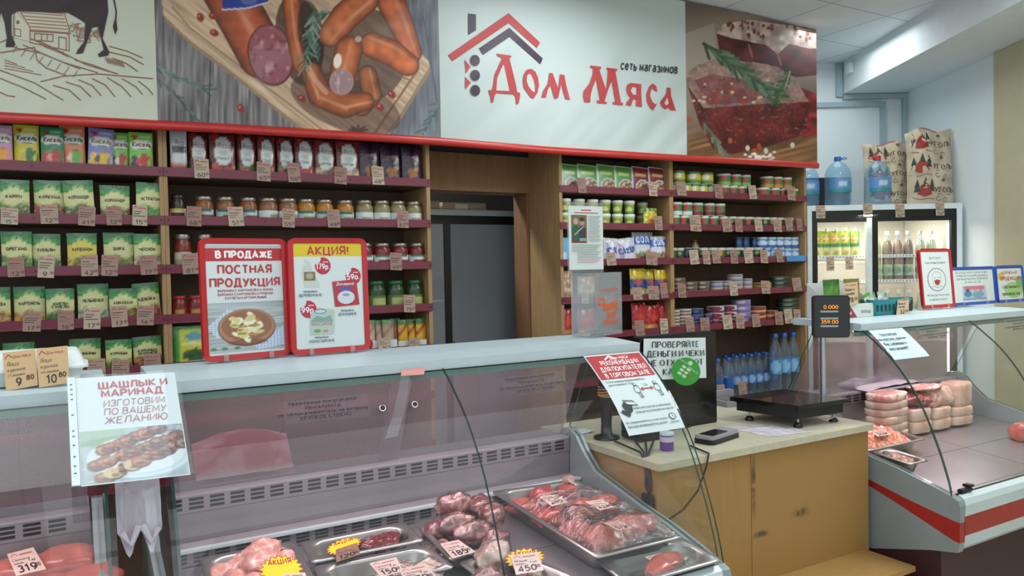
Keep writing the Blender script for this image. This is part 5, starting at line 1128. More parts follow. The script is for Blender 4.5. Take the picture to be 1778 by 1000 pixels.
    l = bpy.data.lights.new('case_lamp_light', 'AREA'); l.shape = 'RECTANGLE'; l.size = x1-x0-.2; l.size_y = .05; l.energy = 3.4*(x1-x0); l.color = (1.0, .76, .80)
    o = bpy.data.objects.new('case_lamp_light', l); COL.objects.link(o); o.location = ((x0+x1)/2, 1.90, 1.215)
    return t
glass('glass_edge', (0.12, 0.25, 0.22), 0.1, 1.5, 0.6, (0.04, 0.10, 0.09))
display_case('glass display case at far left with the egg boxes on top', -1.30, .072, -.60)
display_case('long glass display case in front filled with trays of raw meat', .158, 1.50, .842)
display_case('glass display case at right with chicken blocks and a red stripe', 2.555, 3.80, 3.26)
# clip at the corner of the right case
p = on_z(1667, 846, .71); m = MB(); m.rbox(2.60, 2.66, 1.468, 1.486, .7055, .722, .006, 'black_plastic', axis='x'); m.rbox(2.64, 2.662, 1.464, 1.492, .722, .732, .004, 'black_plastic', axis='x'); tag(m.build('glass_clip', loc=(2.63, 1.477, .7055)), 'small black clip at the front corner of the right display case', 'clip')

# ------------------------------------------------------------------ trays of meat
RIM = .058
def on_deck(px, py, up=RIM):
    return on_line_plane(px, py, 1.5, DK(1.5)+up, 2.0, DK(2.0)+up)
def steel_tray(label, TL, TR, BR, BL, depth=.052, lipw=.016, cat='tray', up=RIM, P=None):
    P = P or [on_deck(*q, up) for q in (TL, TR, BR, BL)]; c = sum(P, Vector())/4
    t = tag(MBtray(P, depth, lipw).build('steel_tray', loc=c-Vector((0, 0, depth))), label, cat, 'steel meat trays'); return t, P
def MBtray(P, depth, lipw):
    c = sum(P, Vector())/4
    nn = (P[1]-P[0]).cross(P[3]-P[0]).normalized(); nn = nn if nn.z > 0 else -nn
    ex = ((P[1]-P[0])+(P[2]-P[3])).normalized(); w = ((P[1]-P[0]).length+(P[2]-P[3]).length)/2
    ey = nn.cross(ex); h = ((P[0]-P[3]).length+(P[1]-P[2]).length)/2
    def bil(u, v): return (P[3]*(1-u)+P[2]*u)*(1-v)+(P[0]*(1-u)+P[1]*u)*v
    def ringp(ins, rad, dz):
        o = []
        for x, y in rrect(ins, ins, w-ins, h-ins, rad, 5): o.append(bil(x/w, y/h)+nn*dz)
        return o
    loops = [ringp(0, .012, -.004), ringp(0, .012, 0), ringp(lipw, .045, 0), ringp(lipw+.004, .043, -.006), ringp(lipw+.012, .04, -depth+.008), ringp(lipw+.022, .035, -depth), ringp(lipw+.06, .02, -depth)]
    n = len(loops[0]); mb = MB(); vs = [p for l in loops for p in l]
    mb.add(vs, [(j*n+i, j*n+(i+1) % n, (j+1)*n+(i+1) % n, (j+1)*n+i) for j in range(len(loops)-1) for i in range(n)], 'tray_steel', None, True)
    mb.add(loops[-1], [tuple(range(n))], 'tray_steel')
    return mb
def tray_at(P, u, v, up=0.0):
    p = (P[3]*(1-u)+P[2]*u)*(1-v)+(P[0]*(1-u)+P[1]*u)*v; return p+Vector((0, 0, up))
def piece(name, label, cat, group, P, u, v, r, mat, amp=.22, freq=1.6, seed=0, rz=0, up=0.0, film=None, tilt=0):
    c = tray_at(P, u, v, -.048+r[2]*.82+up)
    mb = MB(); M = Matrix.Rotation(R(rz), 3, 'Z') @ Matrix.Rotation(R(tilt), 3, 'X'); mb.blob(c, r, mat, amp, freq, seed, 14, M); o = mb.build(name, loc=c); tag(o, label, cat, group)
    if film:
        f = MB(); f.blob((0, 0, 0), (r[0]*1.05, r[1]*1.05, r[2]*1.06), 'cling_film', amp, freq, seed, 14, M); f.build('cling_film', o, local=True)
    return o
def meat_card(label, TL, TR, BR, BL, price, up, tone='#cfb4ae', star=None, small='1 кг', group='price cards on the meat trays', words='Свинина'):
    P = [on_deck(*q, up) for q in (TL, TR, BR, BL)]; fn = quad_fn(*P, out=(0, -.3, 1))
    t = None; mb = MB(); A = Art(sx=1.2)
    if star:
        SPK = []
        S = [on_deck(*q, up-.004) for q in star]; sf = quad_fn(*S, out=(0, -.3, 1)); B = Art()
        for k in range(36): a = 2*math.pi*k/36; rr = .5 if k % 2 else .40; SPK.append((.5+rr*math.cos(a), .5+rr*math.sin(a)))
        B.poly(SPK, '#a8261e'); B.poly([(.5+(x-.5)*.94, .5+(y-.5)*.92) for x, y in SPK], '#e6c514'); B.text('АКЦИЯ', .5, .68, .15, '#a03018', w=.24, fit=.5)
        B.emit(mb, sf, eps=.0001); mb.add([sf(a, b, 0) for a, b in SPK], [tuple(range(36))], 'printed_paper', lin('#d8b818'))
    mb.add([fn(a, b, 0) for a, b in ((0, 0), (1, 0), (1, 1), (0, 1))], [(0, 1, 2, 3)], 'printed_gloss', lin(tone))
    A.mat = 'printed_gloss'; A.rect(0, 0, 1, 1, tone); A.lines([[(.08, .80), (.2, .92), (.34, .80)]], .03, '#a03030'); A.rect(.4, .80, .86, .86, '#b05a50')
    A.text(words, .08, .58, .11, '#4a3836', al='l', w=.14, fit=.6); A.rect(.08, .45, .42, .49, '#5c4844'); A.text(small, .86, .46, .10, '#3a2a2c', al='r', w=.2)
    A.text(price, .46, .10, .26, '#241c20', w=.2, fit=.62); A.text('00', .84, .2, .14, '#241c20', w=.22, fit=.16); A.emit(mb, fn, eps=.00008)
    c = sum(P, Vector())/4
    return tag(mb.build('price_card', loc=c), label, 'price card', group)
# chicken pieces, front left
t, P1 = steel_tray('steel tray heaped with pale chicken pieces, front left', (346, 968), (512, 938), (549, 1008), (362, 1046))
rnd = random.Random(11)
CH = [(.2, .75, (.042, .030, .022), 0), (.38, .85, (.044, .03, .024), 40), (.62, .88, (.05, .034, .03), 20), (.8, .72, (.046, .034, .026), -30), (.3, .5, (.046, .034, .026), 70), (.55, .6, (.048, .036, .03), 10), (.75, .42, (.044, .034, .026), 50), (.45, .3, (.046, .034, .028), -20)]
for i, (u, v, r, rz) in enumerate(CH): piece('chicken_piece', ['pale chicken piece at the far left of the chicken tray', 'pale chicken piece at the back edge of the chicken tray', 'tallest pale chicken piece at the back right of its tray', 'pale chicken piece by the right rim of the chicken tray', 'pale chicken piece left of the yellow star, chicken tray', 'pale chicken piece in the middle of the chicken tray', 'pale chicken piece under the yellow star', 'pale chicken piece at the front of the chicken tray'][i], 'chicken', 'chicken pieces', P1, u, v, r, 'chicken_meat', .3, 1.9, i+1, rz, .022 if i in (2, 5) else .006)
meat_card('yellow star price card on the chicken pieces, front left', (490, 996), (530, 994), (538, 1020), (494, 1024), '189', .105, '#d9c8b8', [(444, 968), (520, 958), (536, 1010), (452, 1022)], words='Курица')
# liver behind the yellow star
t, P2 = steel_tray('steel tray with a little dark liver at its back', (521, 941), (701, 905), (737, 938), (541, 977))
for i, (u, v) in enumerate(((.55, .5), (.68, .62), (.8, .6), (.72, .4), (.62, .3))): piece('liver_slice', ['dark liver slice next to the yellow star', 'dark liver slice at the back of its tray', 'dark liver slice by the right rim of its tray', 'dark liver slice in the middle right of its tray', 'dark liver slice at the front of its tray'][i], 'liver', 'liver slices', P2, u, v, (.042, .026, .012), 'liver_meat', .4, 2.4, i+20, 30*i, .026)
meat_card('yellow star price card standing in the dark liver tray', (583, 954), (620, 942), (626, 962), (584, 976), '120', .068, '#8c6a5c', [(562, 944), (626, 926), (632, 950), (568, 972)], words='Печень')
t, P3 = steel_tray('steel tray of frosty offal below the liver tray', (545, 983), (741, 945), (790, 984), (566, 1030))
for i, (u, v, r) in enumerate(((.62, .45, (.06, .045, .028)), (.82, .3, (.06, .05, .03)), (.35, .5, (.045, .03, .016)))): piece('offal_piece', ['frosty wrapped offal in the middle of the front tray', 'frosty wrapped offal at the right of the front tray', 'dark flat offal piece at the left of the front tray'][i], 'offal', 'offal pieces', P3, u, v, r, 'frozen_meat' if i < 2 else 'liver_meat', .25, 2.0, i+30, 20*i, 0, i < 2)
meat_card('pink price card leaning at the back of the offal tray', (641, 978), (688, 967), (700, 992), (662, 1002), '150', .085)
meat_card('pink price card lying on the frosty offal, bottom edge', (692, 988), (740, 978), (760, 1004), (706, 1014), '170', .10)
# wrapped hearts
t, P4 = steel_tray('steel tray piled with cling-wrapped dark hearts', (717, 906), (842, 878), (872, 946), (782, 972))
HT = [(.18, .72, (.040, .034, .028), .02, 20), (.5, .84, (.050, .036, .034), .062, -10), (.86, .8, (.046, .036, .032), .045, 30), (.42, .6, (.056, .036, .030), .038, 5), (1.0, .58, (.050, .036, .034), .036, 60), (.62, .42, (.056, .034, .032), .022, 0), (.16, .5, (.036, .03, .024), 0, 0), (.95, .22, (.042, .036, .034), .004, 40), (.2, .32, (.032, .026, .02), 0, 20), (.62, .1, (.034, .028, .022), -.004, 0)]
HL = ['wrapped heart at the left rim behind the pile', 'topmost red wrapped heart at the back of the pile', 'wrapped heart at the back right of the pile', 'long wrapped heart on the left of the pile', 'dark wrapped heart at the right end of the pile', 'pale wrapped heart in the middle of the pile', 'small wrapped heart low at the left rim', 'wrapped heart at the front right, under the shiny film', 'small wrapped heart above the 185 price card', 'small wrapped heart right of the 185 price card']
for i, (u, v, r, up, rz) in enumerate(HT): piece('wrapped_heart', HL[i], 'wrapped heart', 'wrapped hearts in the tray', P4, u, v, r, 'offal_meat', .22, 1.7, i+40, rz, up, True)
meat_card('pink price card reading 185 in front of the hearts', (764, 944), (796, 937), (826, 958), (786, 970), '185', .070, words='Сердце')
# 450 tray
t, P5 = steel_tray('steel tray of wrapped tongues with the star price card', (796, 976), (876, 952), (1016, 1004), (900, 1056))
for i, (u, v, r, up) in enumerate(((.2, .66, (.05, .045, .032), 0), (.62, .9, (.06, .044, .036), .02), (.9, .6, (.06, .04, .03), .0), (.5, .35, (.055, .045, .03), 0))): piece('wrapped_tongue', ['round wrapped tongue left of the star card', 'frosty wrapped tongue behind the star card', 'wrapped tongue at right of the star card', 'wrapped tongue under the star card'][i], 'wrapped tongue', 'wrapped tongues', P5, u, v, r, 'frozen_meat' if i in (1, 2) else 'offal_meat', .25, 1.8, i+60, 30*i, up, True)
meat_card('star price card reading 450 on the wrapped tongues', (886, 964), (934, 958), (944, 990), (896, 998), '450', .115, '#d2bcb4', [(872, 954), (946, 948), (950, 984), (878, 994)], words='Язык')
# pork trays at the right end
t, P6 = steel_tray('long steel tray of pink pork wrapped in film, right end', (853, 853), (1003, 832), (1186, 932), (1036, 968), .06)
PK = [(.2, .86, (.056, .04, .022), 'pork_meat', 0), (.5, .92, (.052, .036, .026), 'raw_beef', .01), (.78, .90, (.044, .036, .026), 'pork_meat', .008), (.45, .74, (.06, .04, .024), 'pork_meat', 0), (.2, .58, (.06, .045, .03), 'raw_beef', .012), (.55, .56, (.06, .05, .032), 'pork_meat', .016), (.86, .6, (.05, .05, .03), 'pork_meat', .012), (.22, .34, (.05, .04, .03), 'raw_beef', .012), (.3, .16, (.066, .055, .036), 'pork_meat', .02), (.62, .22, (.062, .055, .034), 'pork_meat', .022), (.88, .28, (.05, .05, .03), 'raw_beef', .014)]
PL = ['pork piece at the back left of the long tray', 'red meat piece at the back of the long tray', 'pork piece with bone at the back right of the long tray', 'pork piece behind the first price card, long tray', 'dark red piece at the left rim of the long tray', 'pork piece in the middle of the long tray', 'pork piece by the right rim, middle of the long tray', 'dark red piece at the left front of the long tray', 'large pale pork piece at the front left of the long tray', 'large pork piece at the front middle of the long tray', 'red piece at the front right of the long tray']
for i, (u, v, r, mt, up) in enumerate(PK): piece('pork_piece', PL[i], 'raw meat', 'wrapped pork pieces', P6, u, v, r, mt, .24, 1.7, i+80, 25*i, up)
m = MB(); c = tray_at(P6, .8, .95, .012); m.lathe([(.012, 0), (.012, .035)], 'frozen_meat', 12, M=Matrix.Translation(c) @ Matrix.Rotation(R(70), 4, 'X')); m.lathe([(.006, .0345), (.006, .0352)], 'chicken_meat', 12, M=Matrix.Translation(c) @ Matrix.Rotation(R(70), 4, 'X')); tag(m.build('meat_bone', loc=c), 'round cut bone end at the back of the long tray', 'bone')
def film_sheet(P, u0, u1, v0, v1, h, seed, label):
    m = MB()
    def fn(u, v):
        uu, vv = u0+(u1-u0)*u, v0+(v1-v0)*v; e = min(u, 1-u, v, 1-v); k = min(1, e/.18)
        return tray_at(P, uu, vv, .004+h*k*(.75+.5*mnoise.noise(Vector((u*2.6, v*2.6, seed))))+.006*mnoise.noise(Vector((u*14, v*14, seed)))*k)
    m.grid(fn, 30, 30, 'cling_film'); return tag(m.build('cling_film', loc=tray_at(P, (u0+u1)/2, (v0+v1)/2)), label, 'film')
film_sheet(P6, .03, .97, .02, .48, .054, 3.0, 'crinkled clear film over the front half of the long pork tray')
film_sheet(P6, .03, .97, .52, .72, .05, 9.0, 'crinkled clear film over the middle of the long pork tray')
meat_card('price card at the back of the long pork tray', (937, 862), (968, 858), (986, 872), (958, 879), '490', .085, '#d8c0b8', words='Кость')
meat_card('price card by the right rim of the long pork tray', (1016, 871), (1044, 867), (1068, 880), (1042, 886), '424', .095, '#d8c0b8')
meat_card('price card on the large front pork pieces', (1048, 908), (1074, 903), (1098, 917), (1072, 920), '572', .115, '#c9a89c')
t, P7 = steel_tray('steel tray with one pink loin, front right corner', (1033, 970), (1184, 932), (1255, 972), (1090, 1018), .026, up=.030)
piece('pork_loin', 'long pink pork loin lying in the front right tray', 'raw meat', None, P7, .52, .40, (.085, .034, .020), 'pork_meat', .14, 1.4, 101, 18, .026)
m = MB(); m.grid(lambda u, v: tray_at(P7, .02+.96*u, .02+.96*v, .003+.002*mnoise.noise(Vector((u*6, v*6, 4)))), 16, 12, 'plastic_sleeve'); tag(m.build('cling_film', loc=tray_at(P7, .5, .5)), 'clear film stretched over the front right tray', 'film')
meat_card('price card reading 541 on the pork loin tray', (1119, 967), (1147, 960), (1179, 976), (1150, 985), '541', .038, '#cbb0a0')
# steaks in the left case
for i, (px, py, up, r, rz) in enumerate(((112, 978, .075, (.080, .058, .040), 10), (34, 992, .07, (.075, .055, .036), -10), (150, 1010, .05, (.075, .06, .034), 5), (70, 1020, .05, (.08, .06, .034), 0))):
    c = on_deck(px, py, up); m = MB(); m.blob(c, r, 'pork_meat', .15, 1.5, 111+i, 16, Matrix.Rotation(R(rz), 3, 'Z')); tag(m.build('pork_slab', loc=c), ['large pink pork slab right of the 319 card', 'pink pork slab at the left edge under the 319 card', 'pink pork slab at the bottom edge, left case', 'pink pork slab under the others in the left case'][i], 'raw meat', 'pork slabs in the left case')
m = meat_card('pink price card reading 319 on the pork slabs, left case', (12, 962), (58, 950), (80, 988), (28, 1000), '319', .135, '#d6bab0', words='Свинина')
# right case: trays of mince, chicken blocks, bags
def steel_tray2(label, xa, xb, ya, yb, fillmat, heap, word):
    P = [Vector((x, y, DK(y)+RIM)) for x, y in ((xa, yb), (xb, yb), (xb, ya), (xa, ya))]; t, P = steel_tray(label, 0, 0, 0, 0, .05, .010, P=P)
    m = MB()
    def fn(u, v):
        e = min(u, 1-u, v, 1-v); k = min(1.0, e/.22); iu = .026/(xb-xa); iv = .026/(yb-ya)
        return tray_at(P, iu+(1-2*iu)*u, iv+(1-2*iv)*v, -.022+(heap-.014)*k+(.1+k)*(.010*mnoise.noise(Vector((u*16, v*16, heap*90)))+.006*mnoise.noise(Vector((u*34, v*34, 2)))))
    m.grid(fn, 60, 40, fillmat); o = m.build('minced_meat', loc=tray_at(P, .5, .5)); tag(o, word, 'minced meat'); o['kind'] = 'stuff'; return P
PA = steel_tray2('steel tray heaped with orange mince behind the wooden desk', 2.592, 2.955, 1.812, 2.06, 'minced_meat', .060, 'heap of orange minced meat in the rear tray of the right case')
PB = steel_tray2('steel tray of mince at the front edge of right case', 2.590, 2.702, 1.645, 1.80, 'minced_pale', .034, 'pale pink minced meat low in the front tray of the right case')
meat_card('white price card stuck in the orange mince', (1510, 747), (1530, 744), (1548, 754), (1524, 758), '359', .085, '#d8c8c0')
def block(label, px, py, w, d, h, mat, base, rz=0, seed=0, name='chicken_block', cat='frozen chicken', group='frozen chicken blocks', yy=None):
    p = Vector((px, 0, 0)); m = MB(); M = Matrix.Translation((p.x, yy+d/2, base)) @ Matrix.Rotation(R(rz), 4, 'Z')
    vs = []; n = 10
    def fn(k):
        def g(u, v):
            a = 2*math.pi*u; e = .5; cx = abs(math.cos(a))**e*math.copysign(1, math.cos(a)); sy = abs(math.sin(a))**e*math.copysign(1, math.sin(a))
            q = [.0, .93, 1.0, .98, 1.0, .92, 0.0][int(round(v*6))]; zz = [0, 0.0, .15, .5, .85, 1, 1][int(round(v*6))]*h
            j = 1+.05*mnoise.noise(Vector((cx*2+seed, sy*2, zz*30)))
            return M @ Vector((cx*w/2*q*j, sy*d/2*q*j, zz))
        return g
    m.grid(fn(0), 24, 6, mat); return tag(m.build(name, loc=(p.x, yy+d/2, base)), label, cat, group)
zb = DK(2.0)+.008
for j in range(6): block(f"{['bottom', 'second', 'third', 'fourth', 'fifth', 'top'][j]} round pack of the left stack of chicken packs", 2.998, 0, .190, .115, .031, 'frozen_meat' if j < 5 else 'chicken_meat', zb+j*.0314, 3*(j % 3), j, 'chicken_pack', yy=1.955)
for j in range(2): block(f"{['bottom', 'upper'][j]} pale block of the second stack from the left, right case", 3.178, 0, .145, .11, .052, 'frozen_meat', zb+j*.0525, 0, j+10, yy=1.955)
for j in range(2): block(f"{['bottom', 'upper'][j]} pale block of the third stack from the left, right case", 3.330, 0, .145, .11, .047, 'frozen_meat', zb+j*.0475, 2, j+20, yy=1.955)
for j in range(2): block(f"{['bottom', 'upper'][j]} flat pale block of the rightmost stack, right case", 3.490, 0, .16, .11, .040, 'frozen_meat', zb+j*.0405, -3, j+30, yy=1.955)
block('large square pale block on top of the rightmost stack', 3.505, 0, .15, .10, .105, 'frozen_meat', zb+.0815, 5, 44, yy=1.96)
for i, (X, dz, r, mt) in enumerate(((3.19, .140, (.085, .045, .034), 'offal_meat'), (3.29, .135, (.06, .04, .042), 'chicken_meat'), (3.385, .135, (.06, .04, .045), 'frozen_meat'), (3.25, .186, (.10, .05, .014), 'chicken_meat'))):
    m = MB(); c = Vector((X, 2.0, zb+dz)); m.blob(c, r, mt, .32, 2.0, i+130, 12); tag(m.build('frozen_piece', loc=c), ['dark frozen lump on the second stack in the right case', 'pinkish frozen lump above the third stack', 'pale frozen lump left of the large square block', 'flat pink frozen piece lying on top of the lumps'][i], 'frozen meat', 'frozen lumps in the right case')
m = MB(); c = on_deck(1774, 752, .03); m.blob(c, (.05, .05, .045), 'pork_meat', .25, 1.8, 140, 12); tag(m.build('meat_roll', loc=c), 'pink meat roll at the right edge inside the right case', 'raw meat')
# pink bag stack on the upper ledge of the right case
m = MB(); a = on_z(1575, 652, .95); 
def bagst(u, v): return Vector((3.02+.40*u, 2.10+.17*v, .928+.018*abs(math.sin(math.pi*min(1, max(0, u*1.0))))**.3+.01*mnoise.noise(Vector((u*5, v*5, 1)))+.012*v))
paint_sheet(m, bagst, 24, 12, 'printed_gloss', lambda x, y: (lambda P: (P.mix(np.clip((y-60)/6, 0, 1)*np.clip(P.noise(.08, .08, 2)*3-1, 0, 1), (196, 110, 180)), P)[1])(Paint(x, y, (206, 190, 206))), lambda U, V, vs: (U*140, V*100))
m.box(3.03, 3.41, 2.10, 2.26, .9265, .934, 'printed_gloss', lin('#c8bcc8')); tag(m.build('plastic_bag', loc=(3.2, 2.18, .9265)), 'flat pink and white plastic sack lying on the ledge, right case', 'bag')
# ------------------------------------------------------------------ egg boxes and big tags on the left case
plain('foam_white', '#d9dedd', 0.6, var=0.02, bump=0.15, bscale=90)
TZ = 1.2735
def egg_box(label, x0, x1, y0, y1, z):
    t = thing('egg_box', label, 'egg box', ((x0+x1)/2, (y0+y1)/2, z), 'white foam egg boxes')
    def layer(z0, z1, g0, g1, nm):
        m = MB(); L = []
        for zz, gg in ((z0, g0), (z0+(z1-z0)*.75, g0+(g1-g0)*.6), (z1, g1)):
            L += [Vector((x, y, zz)) for x, y in rrect(x0+gg, y0+gg, x1-gg, y1-gg, .02, 4)]
        n = len(L)//3; m.add(L, [(j*n+i, j*n+(i+1) % n, (j+1)*n+(i+1) % n, (j+1)*n+i) for j in range(2) for i in range(n)], 'foam_white', None, True)
        m.add(L, [tuple(range(n-1, -1, -1)), tuple(range(2*n, 3*n))], 'foam_white'); return m.build(nm, t)
    layer(z, z+.034, .014, .0, 'box_tray'); layer(z+.0345, z+.068, .0, .016, 'box_lid')
    m = MB(); m.prism(rrect(x0-.005, y0-.005, x1+.005, y1+.005, .022, 4), z+.031, z+.036, XY, 'foam_white'); m.build('box_rim', t); return t
egg_box('white foam egg box behind the two egg price tags, left case', -.30, .035, 1.885, 2.02, TZ)
def big_tag(label, TL, TR, BR, BL, Y, l1, l2, price, l3):
    P = [on_y(*q, Y) for q in (TL, TR, BR, BL)]; P[2].y -= .008; P[3].y -= .008; fn = quad_fn(*P, out=(0, -1, 0)); m = MB(); A = Art()
    m.add([fn(a, b, 0) for a, b in ((0, 0), (1, 0), (1, 1), (0, 1))], [(0, 1, 2, 3)], 'printed_gloss', lin('#cdaa7c'))
    A.mat = 'printed_gloss'; A.rect(0, 0, 1, 1, '#cdaa7c'); A.lines([[(.06, .83), (.16, .93), (.3, .84)]], .03, '#a8423a'); A.text('Дом Мяса', .32, .83, .07, '#a8423a', al='l', w=.18, fit=.6)
    A.text(l1, .1, .63, .1, '#54473a', al='l', w=.12, fit=.6, slant=.15); A.text(l2, .1, .48, .09, '#54473a', al='l', w=.12, fit=.75, slant=.15); A.text(l3, .1, .35, .06, '#54473a', al='l', w=.14, fit=.8, slant=.15)
    A.text(price[0], .42, .08, .2, '#241e1c', w=.17, fit=.3); A.text(price[1], .78, .2, .12, '#241e1c', w=.2, fit=.25); A.emit(m, fn, eps=.00008)
    return tag(m.build('price_tag', loc=sum(P, Vector())/4), label, 'price tag', 'egg price tags')
big_tag('tan egg price tag reading 9 80 leaning on the egg box', (4, 613), (61, 606), (66, 668), (11, 678), 1.878, 'Яйцо', 'куриное', ('9', '80'), 'С1 деревня')
big_tag('tan egg price tag reading 10 80 beside the sleeve sign', (63, 606), (117, 600), (121, 664), (68, 672), 1.874, 'Яйцо', 'куриное', ('10', '80'), 'в/к деревня')

# ------------------------------------------------------------------ framed signs
plain('frame_red', '#b0191e', 0.3, coat=0.3); plain('frame_blue', '#1b46a4', 0.3, coat=0.3)
def frame_sign(label, X0, Y0, X1, Y1, zb, h, mat, art, painter=None, prect=None, tilt=6, group='framed signs on the case tops'):
    w = math.hypot(X1-X0, Y1-Y0); t = thing('framed_sign', label, 'sign', ((X0+X1)/2, (Y0+Y1)/2, zb), group, (R(-tilt), 0, math.atan2(Y1-Y0, X1-X0)))
    b = .0145; m = MB(); o = rrect(-w/2, 0, w/2, h, .02, 4); i = rrect(-w/2+b, b, w/2-b, h-b, .006, 4); n = len(o)
    for yf, s in ((-.010, 1), (.004, -1)):
        vs = [Vector((x, yf, z)) for x, z in o]+[Vector((x, yf+.003*s, z)) for x, z in i]; m.add(vs, [(k, (k+1) % n, n+(k+1) % n, n+k) for k in range(n)], mat)
    vs = [Vector((x, -.010, z)) for x, z in o]+[Vector((x, .004, z)) for x, z in o]; m.add(vs, [(k, (k+1) % n, n+(k+1) % n, n+k) for k in range(n)], mat); m.build('frame', t, local=True)
    m = MB(); iw, ih = w-2*b, h-2*b; m.box(-iw/2, iw/2, -.0055, -.004, b, h-b, 'printed_gloss', lin('#ccd3d2'))
    base = 0.0
    if painter:
        a0, b0, a1, b1 = prect; paint_sheet(m, lambda u, v: Vector((-iw/2+iw*(a0+(a1-a0)*u), -.0057, b+ih*(b0+(b1-b0)*v))), 120, 100, 'printed_gloss', painter, lambda U, V, vs: (U*100, (1-V)*100)); base = .0004
    art.mat = 'printed_gloss'; art.emit(m, lambda a, c, o: Vector((-iw/2+a*iw, -.0055-o, b+c*ih)), eps=.00008, base=base); m.build('poster', t, local=True)
    for xx in (-w*.26, w*.26):
        m = MB(); m.box(xx-.006, xx+.006, -.014, -.0105, -.0015, .018, 'acrylic'); m.box(xx-.012, xx+.012, -.03, .03, -.0035, -.002, 'acrylic'); m.build('clear_foot', t, local=True)
    return t
def bowl_pic(px, py):
    P = Paint(px, py, (168, 176, 178)); P.c = P.c*(.85+.25*P.noise(.02, .3, 1)[..., None]); P.stroke([(0, 60), (30, 56)], 1.5, (90, 100, 106)); P.stroke([(70, 34), (100, 30)], 1.2, (90, 100, 106))
    for q in ([(0, 46), (26, 12), (40, 24), (22, 66), (10, 70)], [(60, 90), (100, 50), (100, 92), (62, 99)]):
        ck = ((np.floor((px+py)/4.5)+np.floor((px-py)/4.5)) % 2); P.mix(P.pmask(q), (200, 210, 220)); P.mix(P.pmask(q)*ck*.6, (120, 150, 190))
    P.mix(P.emask(50, 52, 38, 38), (122, 74, 54)); P.mix(P.emask(50, 50, 37, 36), (166, 120, 92)); P.mix(P.emask(50, 48, 33, 31), (142, 94, 70)); P.mix(P.emask(50, 82, 26, 6)*.5, (90, 50, 36))
    r = random.Random(5)
    for k in range(26): P.mix(P.emask(50+r.gauss(0, 11), 50+r.gauss(0, 10), r.uniform(4, 10), r.uniform(3, 7), r.uniform(0, 180)), r.choice([(214, 208, 168), (224, 220, 190), (200, 186, 128), (206, 190, 120), (226, 224, 204)]))
    for k in range(16): P.mix(P.emask(50+r.gauss(0, 12), 52+r.gauss(0, 10), r.uniform(1.5, 4), r.uniform(1.5, 3)), r.choice([(176, 110, 50), (150, 76, 40), (120, 150, 70), (186, 130, 60)]))
    for x in (6, 20, 36): P.mix(P.emask(x, 92, 4, 3), (90, 120, 80))
    return P
A = Art(sx=1.3); A.rect(0, .965, 1, .985, '#aab2b2'); A.rect(0, .845, 1, .96, '#b3262c'); A.text('В ПРОДАЖЕ', .5, .875, .056, '#e6e9ea', w=.27, fit=.86)
A.text('ПОСТНАЯ', .5, .735, .068, '#b0303a', w=.22, fit=.74); A.text('ПРОДУКЦИЯ', .5, .615, .068, '#b0303a', w=.22, fit=.92)
for k, s in enumerate(('ВАРЕНИКИ С КАРТОФЕЛЕМ И ЛУКОМ', 'ВАРЕНИКИ С КАРТОФЕЛЕМ И ГРИБАМИ', 'КОТЛЕТЫ КАРТОФЕЛЬНЫЕ')): A.text(s, .5, .567-.034*k, .019, '#a04048', w=.2, fit=.72)
qa, qb = on_y(352, 625, 2.055), on_y(503, 612, 2.095)
frame_sign('red framed sign reading В ПРОДАЖЕ with a bowl of food', qa.x, 2.055, qb.x, 2.095, 1.277, on_y(346, 413, 2.055).z-1.277, 'frame_red', A, bowl_pic, (0, .02, 1, .47), 2)
B = Art(sx=1.3); B.rect(0, .875, 1, 1, '#d2b81e'); B.text('АКЦИЯ!', .5, .893, .075, '#b03a30', w=.22, fit=.66)
B.poly([(.14, .58), (.1, .72), (.14, .8), (.18, .78), (.14, .86), (.22, .83), (.25, .78), (.27, .73), (.36, .62), (.36, .575)], '#bdc4bc'); B.rect(.14, .645, .3, .73, '#6e6a4c'); B.ell(.22, .69, .055, .03, '#a89a78')
for cx, cy, pr in ((.415, .785, '179р.'), (.86, .68, '59р.'), (.185, .375, '99р.')): B.poly([(cx+.115*x, cy+.082*y) for x, y in arc(0, 0, 1, 1, 166, 464, 22)+arc(-.8485, .8485, .62, .62, 11, -101, 8)[1:-1]], '#b02a38'); B.text(pr, cx, cy-.03, .048, '#e4e4e8', w=.2, fit=.19); B.rect(cx, cy+.03, cx+.08, cy+.042, '#d8a8b0')
B.poly([(.54, .63), (.9, .65), (.94, .4), (.57, .385)], '#a8323e'); B.ell(.74, .475, .13, .065, '#c9ccd2'); B.ell(.73, .56, .085, .022, '#4a5aa0'); B.text('Домашние', .73, .595, .028, '#e0d8dc', w=.16, fit=.26, slant=.2); B.ell(.74, .5, .055, .014, '#8a94b4')
B.poly([(.2, .13), (.21, .33), (.32, .385), (.56, .36), (.54, .13)], '#aebbb2'); B.ell(.35, .35, .09, .025, '#6a7c98'); B.ell(.35, .35, .075, .016, '#c0c8cc'); B.poly([(.22, .27), (.3, .31), (.4, .29), (.5, .31), (.53, .25), (.22, .25)], '#7c9c92'); B.text('МОНАСТЫРСКИЕ', .37, .215, .03, '#b07880', w=.16, fit=.3); B.ell(.3, .165, .05, .018, '#6f9a4a'); B.ell(.42, .16, .04, .012, '#b88a6a')
for x, y, s1, s2 in ((.22, .535, 'пельмени', 'ДЕРЕВЕНСКИЕ'), (.75, .34, 'пельмени', 'ДОМАШНИЕ'), (.36, .095, 'пельмени', 'МОНАСТЫРСКИЕ')): B.text(s1, x, y, .02, '#4a5a6e', w=.2, fit=.2); B.text(s2, x, y-.038, .022, '#4a5a6e', w=.18, fit=.36)
qa, qb = on_y(505, 612, 2.07), on_y(641, 605, 2.08)
frame_sign('red framed sign reading АКЦИЯ with three price circles', qa.x, 2.07, qb.x, 2.08, 1.277, on_y(503, 413, 2.07).z-1.277, 'frame_red', B, None, None, 2)
